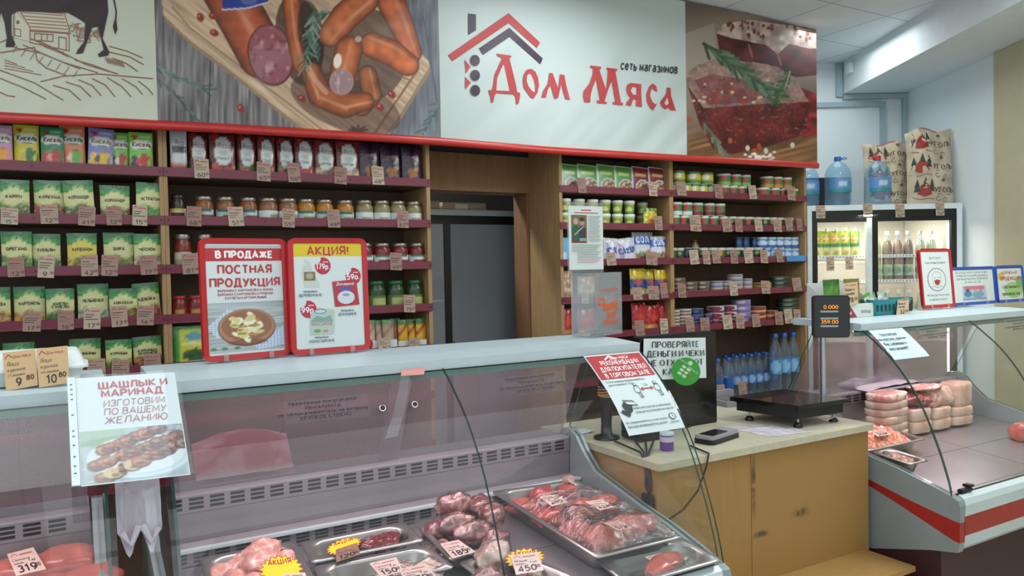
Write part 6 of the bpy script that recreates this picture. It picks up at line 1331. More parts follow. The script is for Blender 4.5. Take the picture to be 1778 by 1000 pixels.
A = Art(sx=1.3); A.text('ДЕЙСТВУЕТ', .5, .86, .035, '#4a4450', w=.14, fit=.44); A.text('МАСОЧНЫЙ РЕЖИМ', .5, .77, .035, '#4a4450', w=.16, fit=.86); A.text('ПРИ ВХОДЕ В МАГАЗИН', .5, .16, .032, '#4a4450', w=.15, fit=.84); A.text('НАДЕНЬТЕ МАСКУ!', .5, .08, .032, '#4a4450', w=.15, fit=.76)
A.ell(.5, .47, .33, .22, '#6a2a30', 26); A.ell(.5, .47, .31, .207, '#cdd4d3', 26); A.line(arc(.5, .53, .16, .09, -10, 190, 9), .012, '#8a8a90'); A.line([(.34, .52), (.36, .43), (.46, .36), (.54, .36), (.64, .43), (.66, .52)], .01, '#8a8a90'); A.poly([(.4, .455), (.5, .475), (.62, .455), (.58, .39), (.5, .365), (.43, .39)], '#b0202a'); A.line([(.4, .5), (.46, .51)], .012, '#6a6a70'); A.line([(.54, .51), (.62, .5)], .012, '#6a6a70'); A.line([(.3, .33), (.4, .35), (.5, .31), (.6, .35), (.7, .33)], .01, '#8a8a90')
q = on_z(1603, 534, 1.277); q2 = on_z(1652, 529, 1.277); hh = on_y(1580, 421, 2.08).z-1.277
frame_sign('red framed mask sign tilting on the right display case', on_y(1601, 533, 2.06).x, 2.06, on_y(1656, 530, 2.06).x, 2.06, 1.280, .272, 'frame_red', A, None, None, 5)
D = Art(); 
for k, s in enumerate(('В НАШ МАГАЗИН УЖЕ', 'ТРЕБУЕТСЯ ПРОДАВЕЦ', 'ОБРАЩАТЬСЯ ПО ТЕЛЕФОНУ', '8-960-22-78')): D.text(s, .5, .89-.1*k, .05, '#55606e', w=.16, fit=.74 if k < 3 else .36)
D.rect(.24, .06, .8, .5, '#a8b8c4'); D.rect(.28, .38, .76, .49, '#c0707c'); D.ell(.36, .25, .09, .1, '#5078a0'); D.ell(.36, .36, .04, .05, '#4a4650'); D.ell(.6, .22, .14, .1, '#6a9ab8'); D.ell(.55, .33, .04, .05, '#c89a8c'); D.ell(.67, .34, .04, .05, '#b08a80'); D.rect(.24, .06, .8, .12, '#8494a8')
frame_sign('blue framed job notice on the right display case', on_y(1650, 528, 2.075).x, 2.075, on_y(1729, 521, 2.075).x, 2.075, 1.280, .183, 'frame_blue', D, None, None, 5)
E = Art(); E.ell(.16, .74, .14, .13, '#c8b04a'); E.ell(.62, .3, .38, .26, '#9ac07a'); E.ell(.9, .55, .16, .2, '#7aa860'); E.text('КОПЧЁНАЯ', .5, .82, .08, '#b0483c', w=.2, fit=.6); E.text('ПРОДУКЦИЯ', .52, .62, .1, '#b04a3e', w=.24, fit=.8); E.text('собственного', .5, .36, .1, '#3c3a3c', w=.2, fit=.64); E.text('производства', .5, .14, .1, '#3c3a3c', w=.2, fit=.7)
frame_sign('blue framed smoked products sign at the right edge', on_y(1731, 523, 2.07).x, 2.07, on_y(1731, 523, 2.07).x+.255, 2.07, 1.280, .185, 'frame_blue', E, None, None, 5)

# ------------------------------------------------------------------ sheets on the glass
def glass_sheet(name, label, cat, corners, art, mat='printed_paper', col='#cbd6d6', nu=8, nv=14, off=.004, painter=None, prect=None, film=None, group=None, eps=.00009, planar=None):
    fn = on_glass(*corners, off=off) if not planar else quad_fn(*[on_y(*c, planar[k > 1]) for k, c in enumerate(corners)], out=(0, -1, .3)); m = MB()
    if mat: m.grid(lambda u, v: fn(u, v, 0), nu, nv, mat, col=lin(col))
    b = 0.0003
    if painter: a0, b0, a1, b1 = prect; paint_sheet(m, lambda u, v: fn(a0+(a1-a0)*u, b0+(b1-b0)*v, .0005), 70, 50, 'printed_gloss', painter, lambda U, V, vs: (U*100, (1-V)*100)); b = .0008
    if art: art.emit(m, fn, eps=eps, base=b, strips=10)
    o = tag(m.build(name, loc=fn(.5, 0, 0)), label, cat, group)
    if film:
        f = MB(); f.grid(lambda u, v: fn(-.085+1.12*u, -.01+1.02*v, .004+.0015*math.sin(u*9)), 10, 14, film); q = f.build('clear_sleeve', o, local=False)
        A2 = Art('printed_gloss'); A2.rect(-.08, .0, -.005, .995, '#c4d2d8'); A2.dots([(-.045, v, .014, .008) for v in (.1, .16, .24, .34, .42, .47, .62, .77, .82, .92, .87)], '#4a555c'); f = MB(); A2.emit(f, fn, eps=.0001, base=.0045); f.build('sleeve_strip', o)
    return o
def kebab(px, py):
    P = Paint(px, py, (160, 172, 176)); P.c = P.c*(.85+.25*P.noise(.25, .03, 2)[..., None]); P.mix(np.clip((30-py)/30, 0, 1)*np.clip((60-px)/30, 0, 1), (150, 176, 150)); P.mix(P.emask(20, 22, 26, 6, -12)*.7, (110, 150, 100))
    for k in range(3): P.stroke([(60, 6+k*9), (100, 2+k*9)], 1, (110, 120, 128))
    P.mix(P.emask(56, 58, 52, 43), (150, 176, 190)); P.mix(P.emask(56, 56, 51, 41), (196, 208, 212)); P.mix(P.emask(56, 58, 44, 34), (176, 194, 204)); P.mix(P.emask(56, 57, 42, 32), (204, 212, 214))
    r = random.Random(8)
    for (a, b, c, d) in ((22, 38, 74, 6), (14, 66, 92, 24), (20, 90, 98, 38)):
        P.stroke([(a-14, b+7), (a+6, b-2)], 1.6, (196, 206, 210)); n = 10
        for k in range(n):
            x = a+(c-a)*k/(n-1); y = b+(d-b)*k/(n-1); cl = r.choice([(124, 66, 54), (140, 78, 60), (104, 52, 50), (150, 86, 64), (90, 60, 70), (170, 60, 40), (196, 176, 120)]); sz = .5 if k in (2, 5, 8) else 1; P.mix(P.emask(x+1, y+2, 9.5*sz, 11*sz, 20), (70, 40, 36)); P.mix(P.emask(x, y, r.uniform(7.5, 10)*sz, r.uniform(9, 12), r.uniform(-30, 30)), cl); P.mix(P.emask(x, y, 8*sz, 9)*np.clip(P.noise(.35, .35, k)*2.4-1.2, 0, .6), (206, 160, 140)); P.mix(P.emask(x-2, y-2, 4, 3)*.5, (206, 160, 136)); P.mix(P.emask(x+2, y+4, 4, 3)*.5, (60, 28, 28))
    return P
A = Art(sx=1.42); A.text('ШАШЛЫК И', .56, .875, .062, '#b03a46', w=.2, fit=.68); A.text('МАРИНАД', .54, .79, .062, '#b03a46', w=.2, fit=.6)
for k, s in enumerate(('ИЗГОТОВИМ', 'ПО ВАШЕМУ', 'ЖЕЛАНИЮ')): A.text(s, .55, .69-.083*k, .060, '#a84c54', w=.10, fit=.6, slant=.12)
glass_sheet('sleeve_sign', 'white ШАШЛЫК sign in a clear sleeve hung between two cases', 'sign', ((131, 657), (303, 646), (331, 824), (141, 845)), A, col='#ccd6d8', off=.022, painter=kebab, prect=(.01, .01, .99, .47), film='plastic_sleeve', planar=(1.765, 1.545))
A = Art(sx=1.4); A.rect(.02, .69, .98, .985, '#b0252c'); A.lines([[(.3, .93), (.41, .975), (.5, .935)]], .018, '#e0e0e0'); A.text('Дом Мяса', .56, .932, .03, '#e6e2e2', w=.2, fit=.34); A.rect(.62, .965, .76, .97, '#d0a0a0')
for k, s in enumerate(('РЕКОМЕНДАЦИИ', 'ДЛЯ ПОКУПАТЕЛЕЙ', 'В ТОРГОВОМ ЗАЛЕ')): A.text(s, .52, .865-.078*k, .050, '#e8e4e4', w=.18, fit=(.66, .8, .78)[k])
A.text('Стоя в очереди придерживайтесь', .06, .645, .026, '#4a5258', al='l', w=.14, fit=.68); A.text('расстояния в 1,5м', .08, .605, .026, '#4a5258', al='l', w=.14, fit=.4)
for x in (.5, .86): A.ell(x, .60, .028, .018, '#3c4248'); A.ell(x, .60, .018, .011, '#cbd6d6'); A.lines([[(x-.04, .56), (x-.02, .58), (x+.04, .58), (x+.055, .5)], [(x-.04, .56), (x-.05, .51), (x-.01, .49), (x-.0, .43)], [(x-.01, .49), (x+.03, .5), (x+.05, .44)], [(x+.02, .49), (x+.025, .43)], [(x, .43), (x+.05, .435)]], .008, '#3c4248')
A.text('1,5м', .68, .57, .024, '#6a5258', w=.14); A.line([(.59, .535), (.77, .535)], .014, '#a8323a'); A.poly([(.56, .535), (.61, .56), (.61, .51)], '#a8323a'); A.poly([(.8, .535), (.75, .56), (.75, .51)], '#a8323a')
A.poly([(.1, .36), (.17, .41), (.24, .40), (.27, .36), (.24, .28), (.18, .25), (.12, .29)], '#202428'); A.poly([(.15, .42), (.31, .40), (.36, .34), (.2, .37)], '#d8dcdc'); A.lines([[(.15, .42), (.31, .405), (.36, .345), (.25, .355)], [(.17, .405), (.33, .385)]], .01, '#202428'); A.poly([(.03, .28), (.08, .31), (.18, .24), (.14, .21)], '#202428')
A.text('Избегайте расчёта наличными,', .26, .30, .026, '#3c444a', al='l', w=.15, fit=.68); A.text('пользуйтесь банковской картой', .28, .25, .026, '#3c444a', al='l', w=.15, fit=.66)
A.text('Не задерживайтесь и как можно', .03, .135, .026, '#3c444a', al='l', w=.15, fit=.72); A.text('быстрее возвращайтесь домой', .04, .085, .026, '#3c444a', al='l', w=.15, fit=.68)
A.ell(.86, .16, .062, .04, '#30363c', 22); A.ell(.86, .16, .05, .031, '#cbd6d6', 20); A.lines([[(.86, .185), (.86, .16), (.89, .15)]], .01, '#30363c'); A.rect(.78, .085, .94, .095, '#8a9298')
glass_sheet('paper_notice', 'white and red recommendations notice on the curved glass', 'notice', ((1012.8, 618.4), (1109.6, 610), (1189.6, 742.4), (1092, 756.8)), A)
def warn(label, TL, TR, BR, BL):
    A = Art(); 
    for k, s in enumerate(('Уважаемые покупатели!', 'Пожалуйста,', 'не облокачивайтесь на витрину.', 'ХРУПКОЕ СТЕКЛО')): A.text(s, .47, .80-.22*k, .13, '#26252a', w=.2, fit=(.68, .34, .88, .54)[k])
    glass_sheet('glass_sticker', label, 'sticker', (TL, TR, BR, BL), A, 'sticker_film', nu=4, nv=4, group='fragile glass warning stickers')
warn('clear fragile-glass sticker on the left pane of the middle case', (487, 698), (637, 684), (645, 722), (495, 738)); warn('clear fragile-glass sticker beside the recommendations notice', (866, 656), (974, 643), (990, 676), (880, 689))
warn('clear fragile-glass sticker next to the paper sheet, right case', (1590, 570), (1640, 563), (1658, 586), (1606, 592)); warn('clear fragile-glass sticker at the far right edge, right case', (1742, 556), (1790, 550), (1800, 572), (1752, 578))
A = Art()
for k, s in enumerate(('Уважаемые', 'покупатели, просим', 'Вас соблюдать', 'дистанцию!!!')): A.text(s, .42-.02*k, .80-.16*k, .075, '#3a4a50', w=.22, fit=(.5, .8, .62, .54)[k]); A.rect(.18-.02*k, .775-.16*k, .66-.02*k, .785-.16*k, '#3a4a50')
glass_sheet('paper_notice', 'pale blue paper notice with underlined lines, right case', 'notice', ((1508, 574), (1566, 569), (1614, 618), (1553, 625)), A, col='#bcd0d6')
A = Art(); glass_sheet('tape_strip', 'clear strip with pink tag taped down the middle case glass', 'strip', ((696, 652), (712, 650), (690, 758), (668, 762)), None, 'plastic_sleeve'); glass_sheet('pink_tag', 'small pink tag under the lip of the middle case', 'tag', ((697, 642), (738, 638), (736, 650), (696, 653)), None, 'printed_paper', '#d08a80')
# ------------------------------------------------------------------ bag, packet, donation box
m = MB(); 
def hang(u, v):
    s = .42-.0*u; y, z = 1.665+.05*v+.008*mnoise.noise(Vector((u*4, v*4, 2))), 1.00+.15*v
    x = .074+.080*u; 
    return Vector((x, y+.010*mnoise.noise(Vector((u*9, v*9, 5))), z-(.05*math.sin(math.pi*u*2)**2 if v < .3 else 0)))
m.grid(hang, 16, 18, 'bag_film'); m.tube([(.082, 1.665, 1.0), (.098, 1.66, .975), (.113, 1.665, 1.01)], .007, 'bag_film'); m.tube([(.118, 1.665, 1.01), (.133, 1.66, .975), (.148, 1.665, 1.0)], .007, 'bag_film')
tag(m.build('plastic_bag', loc=(.113, 1.6, 1.0)), 'crumpled translucent bag hanging in the gap between two cases', 'bag')
m = MB(); 
def redpk(u, v): return Vector((.29+.26*u, 2.20+.08*v, .945+.11*v*(.75+.25*math.sin(math.pi*u))+.004*mnoise.noise(Vector((u*6, v*6, 3)))))
paint_sheet(m, redpk, 24, 10, 'printed_gloss', lambda x, y: (lambda P: (P.mix(np.clip(P.noise(.05, .05, 4)*3-1.4, 0, 1), (196, 130, 140)), P.mix(np.clip((y-88)/4, 0, 1), (206, 200, 200)), P)[2])(Paint(x, y, (166, 26, 40))), lambda U, V, vs: (U*140, (1-V)*100)); m.box(.30, .56, 2.205, 2.285, .9262, .9295, 'printed_gloss', lin('#c8b8b8'))
tag(m.build('red_packet', loc=(.43, 2.24, .9262)), 'red and white flat packet lying behind the sliding glass', 'packet')
t = thing('donation_box', 'clear acrylic donation box with orange lettering on the case top', 'donation box', (1.55, 2.03, TZ))
Pf = on_z(1036, 585, TZ+.004); Pl = Vector((Pf.x-.0035-.045, Pf.y+.098, 0)); ex = Vector((.126, .058, 0)); ey = Vector((-.058, .104, 0))*.86
zt = on_y(1036, 474, Pf.y).z
def wallq(O, e, z0, z1, nm, th=.0025):
    m = MB(); n = Vector((-e.y, e.x, 0)).normalized()*th; a, b = O, O+e
    vs = [Vector((p.x, p.y, z)) for z in (z0, z1) for p in (a, b, b+n, a+n)]; m.add(vs, [(0, 1, 2, 3), (4, 5, 6, 7), (0, 1, 5, 4), (1, 2, 6, 5), (2, 3, 7, 6), (3, 0, 4, 7)], 'acrylic'); return m.build(nm, t)
O = Vector((Pf.x, Pf.y, 0)); z0 = TZ+.004
ex = Vector((.150, .060, 0)); ey = Vector((-.034, .085, 0))
wallq(O, ex, z0, zt, 'front_wall'); wallq(O+ey, ex, z0, zt, 'back_wall'); wallq(O, ey, z0, zt, 'side_wall'); wallq(O+ex, ey, z0, zt, 'side_wall')
m = MB()
for zz in (z0, zt): m.add([Vector((p.x, p.y, z)) for z in (zz-.001, zz+.0015) for p in (O, O+ex, O+ex+ey, O+ey)], [(3, 2, 1, 0), (4, 5, 6, 7), (0, 1, 5, 4), (1, 2, 6, 5), (2, 3, 7, 6), (3, 0, 4, 7)], 'acrylic')
m.build('lid', t)
m = MB(); A = Art(); A.text('www.bgd22.ru', .52, .70, .06, '#c8652c', w=.16, fit=.84); A.line(arc(.2, .5, .1, .09, 0, 180, 8), .035, '#cc5c20'); A.lines([[(.2+.11*math.cos(R(a)), .5+.1*math.sin(R(a))), (.2+.16*math.cos(R(a)), .5+.14*math.sin(R(a)))] for a in range(0, 181, 30)], .02, '#cc5c20'); A.line([(.12, .5), (.4, .47), (.8, .53)], .04, '#cc5c20'); A.text('ДОБРОЕ', .55, .40, .08, '#cc5c20', w=.3, fit=.66); A.text('ДЕЛО', .58, .28, .075, '#cc5c20', w=.3, fit=.46); A.text('БАРНАУЛ', .56, .17, .07, '#cc5c20', w=.26, fit=.7)
nx = Vector((ex.y, -ex.x, 0)).normalized(); A.emit(m, lambda a, b, o: O+ex*a+nx*(.0003+o)+Vector((0, 0, z0+(zt-z0)*b)), eps=.00008); m.build('lettering', t)
c = O+(ex+ey)/2
for i in range(7):
    m = MB(); m.box(-.025, .025, -.012, .012, 0, .0012, 'printed_paper', lin(['#8a9c7a', '#a8b0a0', '#7c8a90'][i % 3]), Matrix.Translation((c.x+random.uniform(-.02, .02), c.y+random.uniform(-.015, .015), z0+.003+i*.002)) @ Matrix.Rotation(random.uniform(0, 3), 4, 'Z') @ Matrix.Rotation(.03, 4, 'X'))
    tag(m.build('banknote', loc=(c.x, c.y, z0+.003)), 'folded banknote lying on the floor of the donation box', 'money', 'banknotes in the donation box')
t2 = thing('notice_holder', 'clear holder with a printed notice and photo above the donation box', 'notice', (O.x, O.y+.02, zt+.002))
TLh, BRh = on_y(987, 357, O.y+.03), on_y(1048, 468, O.y+.03)
m = MB(); m.box(TLh.x-.004, BRh.x+.002, O.y+.032, O.y+.034, zt+.002, TLh.z+.012, 'acrylic'); m.build('clear_back', t2)
m = MB(); yy = O.y+.0300; m.box(TLh.x, BRh.x, yy, yy+.0015, BRh.z+.001, TLh.z, 'printed_paper', lin('#cdd6d2')); A = Art(); w, h = BRh.x-TLh.x, TLh.z-BRh.z
A.rect(w*.36, h*.925, w*.66, h*.945, '#b05860'); A.rect(w*.16, h*.885, w*.86, h*.9, '#a83a40'); A.rect(w*.07, h*.42, w*.52, h*.86, '#96452c'); A.rect(w*.09, h*.435, w*.50, h*.85, '#4a4438'); A.rect(w*.09, h*.66, w*.50, h*.85, '#6e6446')
A.ell(w*.2, h*.76, w*.07, h*.05, '#b89888'); A.ell(w*.38, h*.74, w*.07, h*.05, '#a8887a'); A.ell(w*.38, h*.79, w*.075, h*.03, '#2a2422'); A.ell(w*.2, h*.58, w*.1, h*.13, '#1f5a44'); A.ell(w*.38, h*.57, w*.1, h*.13, '#30343c'); A.line([(w*.16, h*.55), (w*.3, h*.62), (w*.42, h*.68)], w*.03, '#c0a090'); A.rect(w*.3, h*.45, w*.5, h*.5, '#7c94a8')
for k in range(17): A.rect(w*.55, h*(.84-.0245*k), w*(.93-.03*(k % 3)), h*(.846-.0245*k), '#6a706c')
for k in range(12): A.rect(w*(.07+(.15 if k > 4 else 0)), h*(.39-.025*k), w*(.93-.04*(k % 4)), h*(.396-.025*k), '#6a706c' if k < 9 else '#b07078')
A.emit(m, flat_xz(TLh.x, yy, BRh.z), eps=.00007); m.build('printed_sheet', t2)
# ------------------------------------------------------------------ cashier desk and what stands on it
wood('desk_wood', '#9f7a45', 0.94, 0.5); plain('desk_top', '#b9b39c', 0.35, var=0.08, scale=40, coat=0.1); plain('dark_screen', '#08090b', 0.22, coat=0.4)
def scuffed():
    m, nt, b = nodes_of('desk_scuffed'); tc = nt.nodes.new('ShaderNodeTexCoord'); c = lin('#9d7843')
    n = nt.nodes.new('ShaderNodeTexNoise'); n.inputs['Scale'].default_value = 34; n.inputs['Detail'].default_value = 6
    sp = nt.nodes.new('ShaderNodeSeparateXYZ'); nt.links.new(tc.outputs['Object'], sp.inputs[0]); nt.links.new(tc.outputs['Object'], n.inputs['Vector'])
    def band(sock, c0, w):
        s = nt.nodes.new('ShaderNodeMath'); s.operation = 'SUBTRACT'; s.inputs[1].default_value = c0; nt.links.new(sock, s.inputs[0])
        a = nt.nodes.new('ShaderNodeMath'); a.operation = 'ABSOLUTE'; nt.links.new(s.outputs[0], a.inputs[0])
        d = nt.nodes.new('ShaderNodeMapRange'); d.inputs['From Min'].default_value = w; d.inputs['From Max'].default_value = w*.3; nt.links.new(a.outputs[0], d.inputs['Value']); return d.outputs[0]
    def mul(p, q):
        k = nt.nodes.new('ShaderNodeMath'); k.operation = 'MULTIPLY'; nt.links.new(p, k.inputs[0]); nt.links.new(q, k.inputs[1]); return k.outputs[0]
    def mx(p, q):
        k = nt.nodes.new('ShaderNodeMath'); k.operation = 'MAXIMUM'; nt.links.new(p, k.inputs[0]); nt.links.new(q, k.inputs[1]); return k.outputs[0]
    st = mx(mul(band(sp.outputs['X'], -.066, .014), band(sp.outputs['Z'], .77, .12)), mul(band(sp.outputs['X'], .16, .05), band(sp.outputs['Z'], .64, .022)))
    st = mx(st, mul(band(sp.outputs['X'], -.03, .05), band(sp.outputs['Z'], .605, .014)))
    nr = nt.nodes.new('ShaderNodeMapRange'); nr.inputs['From Min'].default_value = .40; nr.inputs['From Max'].default_value = .56; nt.links.new(n.outputs['Fac'], nr.inputs['Value'])
    f = mul(st, nr.outputs[0]); mixn = nt.nodes.new('ShaderNodeMix'); mixn.data_type = 'RGBA'; mixn.inputs[6].default_value = c+(1,); mixn.inputs[7].default_value = lin('#55472f')+(1,); nt.links.new(f, mixn.inputs[0])
    nt.links.new(mixn.outputs[2], b.inputs['Base Color']); b.inputs['Roughness'].default_value = .5; MATS['desk_scuffed'] = m
scuffed()
DZ = .906; dx0, dx1 = 1.522, 2.530
desk = thing('cashier_desk', 'tan wooden cashier desk with pale worktop between two display cases', 'desk', (2.0, 2.05, 0))
m = MB(); m.rbox(dx0-.008, dx1+.012, 1.752, 2.42, DZ-.022, DZ, .012, 'desk_top', axis='z'); m.build('worktop', desk)
m = MB(); m.box(dx0, 1.921, 1.772, 1.790, 0, DZ-.0225, 'desk_wood'); m.build('front_panel', desk)
m = MB(); m.box(1.9235, dx1, 1.772, 1.790, 0, DZ-.0225, 'desk_scuffed'); m.build('front_panel', desk)
for a in (dx0, dx1-.018): m = MB(); m.box(a, a+.018, 1.7905, 2.40, 0, DZ-.0225, 'desk_wood'); m.build('side_panel', desk)
m = MB(); m.box(dx0+.02, dx1-.02, 1.80, 2.38, .42, .436, 'desk_wood'); m.build('inner_shelf', desk)
m = MB(); bz = .447; m.box(1.55, 2.502, 1.575, 1.771, bz-.018, bz, 'desk_wood'); b = tag(m.build('bag_shelf', loc=(2.0, 1.67, 0)), 'low tan wooden bag shelf in front of the cashier desk', 'shelf')
for xx in (1.62, 2.42): m = MB(); m.box(xx, xx+.018, 1.60, 1.77, 0, bz-.0185, 'desk_wood'); m.build('support', b)
# monitor seen from behind with the paper
t = thing('monitor', 'black monitor on the desk with a paper notice hung on its back', 'monitor', (1.93, 2.12, DZ))
q0, q1 = on_y(1106, 585, 2.10), on_y(1243, 581, 2.10); zb = on_y(1240, 737, 2.10).z
m = MB(); m.rbox(q0.x+.01, q1.x, 2.10, 2.135, zb+.004, q0.z, .012, 'black_plastic'); m.rbox(q0.x+.02, q1.x-.01, 2.0985, 2.1, zb+.014, q0.z-.01, .01, 'dark_screen'); m.build('case', t)
m = MB(); m.rbox(1.86, 1.90, 2.137, 2.16, DZ+.008, zb+.12, .008, 'black_plastic'); m.build('stand', t); m = MB(); m.rbox(1.78, 1.98, 2.09, 2.24, DZ, DZ+.008, .03, 'black_plastic', axis='z'); m.build('foot', t)
m = MB(); y = 2.092; P = [on_y(*q, y) for q in ((1117, 588), (1225, 586), (1227, 656), (1116, 660))]; fn = quad_fn(*P, out=(0, -1, 0)); m.grid(lambda u, v: fn(u, v, .002*math.sin(u*5)+.002*v), 6, 6, 'printed_paper', col=lin('#cfd8d8'))
A = Art()
for k, s in enumerate(('ПРОВЕРЯЙТЕ', 'ДЕНЬГИ И ЧЕКИ', 'НЕ ОТХОДЯ ОТ', 'КАССЫ')): A.text(s, .5, .78-.22*k, .135, '#2c3034', w=.21, contrast=.55, fit=(.74, .9, .86, .4)[k])
A.emit(m, fn, eps=.0001, base=.0045); tag(m.build('paper_notice', loc=(1.9, y, P[3].z)), 'white printed paper with black serif lines hung on the monitor', 'notice')
m = MB(); c = on_y(1191, 645, 2.035); rr = .050; FC = R(-38); m.lathe([(rr, -.0006), (rr, .0006)], 'printed_gloss', 36, col=lin('#2f9a2e'), M=Matrix.Translation(c) @ Matrix.Rotation(FC, 4, 'Z') @ Matrix.Rotation(R(90), 4, 'X')); A = Art('printed_gloss')
MZ = Matrix.Translation(c) @ Matrix.Rotation(FC, 4, 'Z') @ Matrix.Rotation(R(35), 4, 'Y'); fn = lambda a, b, o: MZ @ Vector((a, -.0008-o, b))
for i in range(2):
    for j in range(3): A.rect((-.022+.019*i), -.022+.014*j, (-.022+.019*i)+.014, -.022+.014*j+.009, '#c8dcc0')
A.ell(.014, -.006, .006, .006, '#c03a2a', 10); A.ell(-.004, .033, .0085, .0085, '#b8dcae', 12); A.text('ОПЛАТА', .018, .014, .007, '#b8dcae', w=.16, fit=.04); A.text('КАРТОЙ', -.026, .022, .006, '#b8dcae', w=.16, fit=.03)
A.emit(m, fn, eps=.00008); tag(m.build('round_sticker', loc=c), 'round green payment sticker over the monitor notice', 'sticker')
# weighing scale
t = thing('weighing_scale', 'black shop scale with a steel column display on the desk', 'scale', (2.34, 2.0, DZ))
px = [(2.205, 2.085), (2.245, 1.855), (2.485, 1.85), (2.45, 2.10)]
m = MB(); m.prism([(2.185, 2.115), (2.235, 1.838), (2.50, 1.828), (2.49, 2.12)][::-1], DZ+.070, DZ+.086, XY, 'dark_screen'); m.build('plate', t)
m = MB(); m.prism([(2.205, 2.10), (2.25, 1.852), (2.485, 1.843), (2.475, 2.105)][::-1], DZ+.034, DZ+.0697, XY, 'black_plastic'); m.build('base', t)
for x, y in ((2.225, 2.055), (2.268, 1.868), (2.455, 1.862), (2.44, 2.07)):
    m = MB(); m.lathe([(.016, 0), (.017, .006), (.012, .014), (.006, .018)], 'black_plastic', 14, (x, y, DZ)); m.lathe([(.004, .018), (.004, .034)], 'steel', 8, (x, y, DZ)); m.build('foot', t)
cx, cy = 2.475, 1.92; pz = on_y(1452, 583, cy).z
m = MB(); m.rbox(cx-.032, cx+.03, cy-.03, cy+.03, DZ+.040, DZ+.078, .008, 'black_plastic', axis='z'); m.build('column_clamp', t)
m = MB(); m.lathe([(.0115, DZ+.0785), (.0115, pz+.004)], 'steel', 16, (cx, cy, 0)); m.build('column', t)
m = MB(); cc = on_y(1442, 549, cy-.02); w, h = .130, .158; Mz = Matrix.Translation(cc) @ Matrix.Rotation(R(-40), 4, 'Z')
m.rbox(-w/2, w/2, -.016, .016, -h/2, h/2, .012, 'black_plastic', M=Mz); m.rbox(-w/2+.004, w/2-.004, -.019, -.0161, -h/2+.004, h/2-.004, .01, 'dark_screen', M=Mz); disp = m.build('display_head', t)
m = MB(); ff = lambda a, b, o: Mz @ Vector((a, -.0192-o, b)); A = Art('printed_paper')
for z in (.019, -.007, -.036): A.rect(-w*.31, z-.0035, w*.18, z+.0035, '#9aa2a2')
A.rect(.01, .004, .018, .0055, '#4a5254'); A.emit(m, ff); B = Art('digit_glow'); B.text('0.000', -w*.02, .030, .012, '#ff7a10', w=.13, fit=.05); B.text('359.00', -w*.06, -.026, .012, '#ff7a10', w=.13, fit=.06); B.emit(m, ff); q = m.build('display_window', disp, local=True); q.location = -t.location
m = MB(); m.tube([(2.35, 1.846, DZ+.03), (2.38, 1.835, DZ+.018), (2.42, 1.838, DZ+.022), (2.46, 1.845, DZ+.03), (2.50, 1.86, DZ+.012)], .0022, 'case_grey'); tag(m.build('cable', loc=(2.42, 1.84, DZ)), 'thin grey cable tied under the front edge of the scale', 'cable')
# card terminal, pouch, notebook
t = thing('card_terminal', 'grey and black card terminal lying at the front of the desk', 'card terminal', (1.89, 1.89, DZ), rot=(0, 0, R(14)))
m = MB(); m.rbox(-.088, .088, -.038, .038, .001, .016, .014, 'black_plastic', axis='z'); m.build('base', t, local=True); m = MB(); m.rbox(-.086, .086, -.036, .036, .0161, .027, .013, 'case_grey', axis='z'); m.build('case', t, local=True)
m = MB(); m.rbox(-.07, .03, -.026, .026, .0271, .0285, .005, 'dark_screen', axis='z'); m.build('screen', t, local=True)
m = MB(); m.grid(lambda u, v: Vector((2.06+.19*u, 1.815+.16*v-.03*u+.05*(1-u)*v, DZ+.0015+.004*mnoise.noise(Vector((u*4, v*4, 7)))**2+.010*math.sin(math.pi*u)*math.sin(math.pi*v)*.6)), 16, 14, 'bag_film'); m.box(2.08, 2.15, 1.84, 1.93, DZ+.0005, DZ+.001, 'printed_gloss', lin('#7a4a72')); tag(m.build('plastic_pouch', loc=(2.15, 1.89, DZ)), 'clear plastic pouch with purple print in front of the scale', 'pouch')
m = MB(); M = Matrix.Translation((2.43, 2.33, DZ)) @ Matrix.Rotation(R(-8), 4, 'Z'); m.rbox(-.075, .075, -.05, .05, .001, .022, .006, 'case_grey', axis='z', M=M); m.rbox(-.06, .06, -.04, .04, .0222, .026, .004, 'steel', axis='z', M=M); tag(m.build('cash_box', loc=(2.43, 2.33, DZ)), 'small grey box on the desk behind the scale', 'box')
m = MB(); m.rbox(2.33, 2.50, 2.395, 2.416, DZ+.0005, DZ+.05, .006, 'case_grey'); tag(m.build('grey_case', loc=(2.41, 2.4, DZ)), 'taller grey case at the back edge of the desk', 'box')
m = MB(); m.tube([(2.40, 2.27, DZ+.008), (2.42, 2.25, DZ+.012), (2.46, 2.25, DZ+.012), (2.49, 2.27, DZ+.008)], [.006, .010, .010, .006], 'lime', 10) if 'lime' in MATS else None
plain('lime', '#9ccc2a', 0.4); m = MB(); m.tube([(2.36, 2.235, DZ+.009), (2.40, 2.22, DZ+.011), (2.45, 2.22, DZ+.011), (2.49, 2.235, DZ+.009)], [.006, .009, .009, .006], 'lime', 10); tag(m.build('lime_marker', loc=(2.43, 2.22, DZ)), 'bright lime green marker lying behind the scale', 'marker')
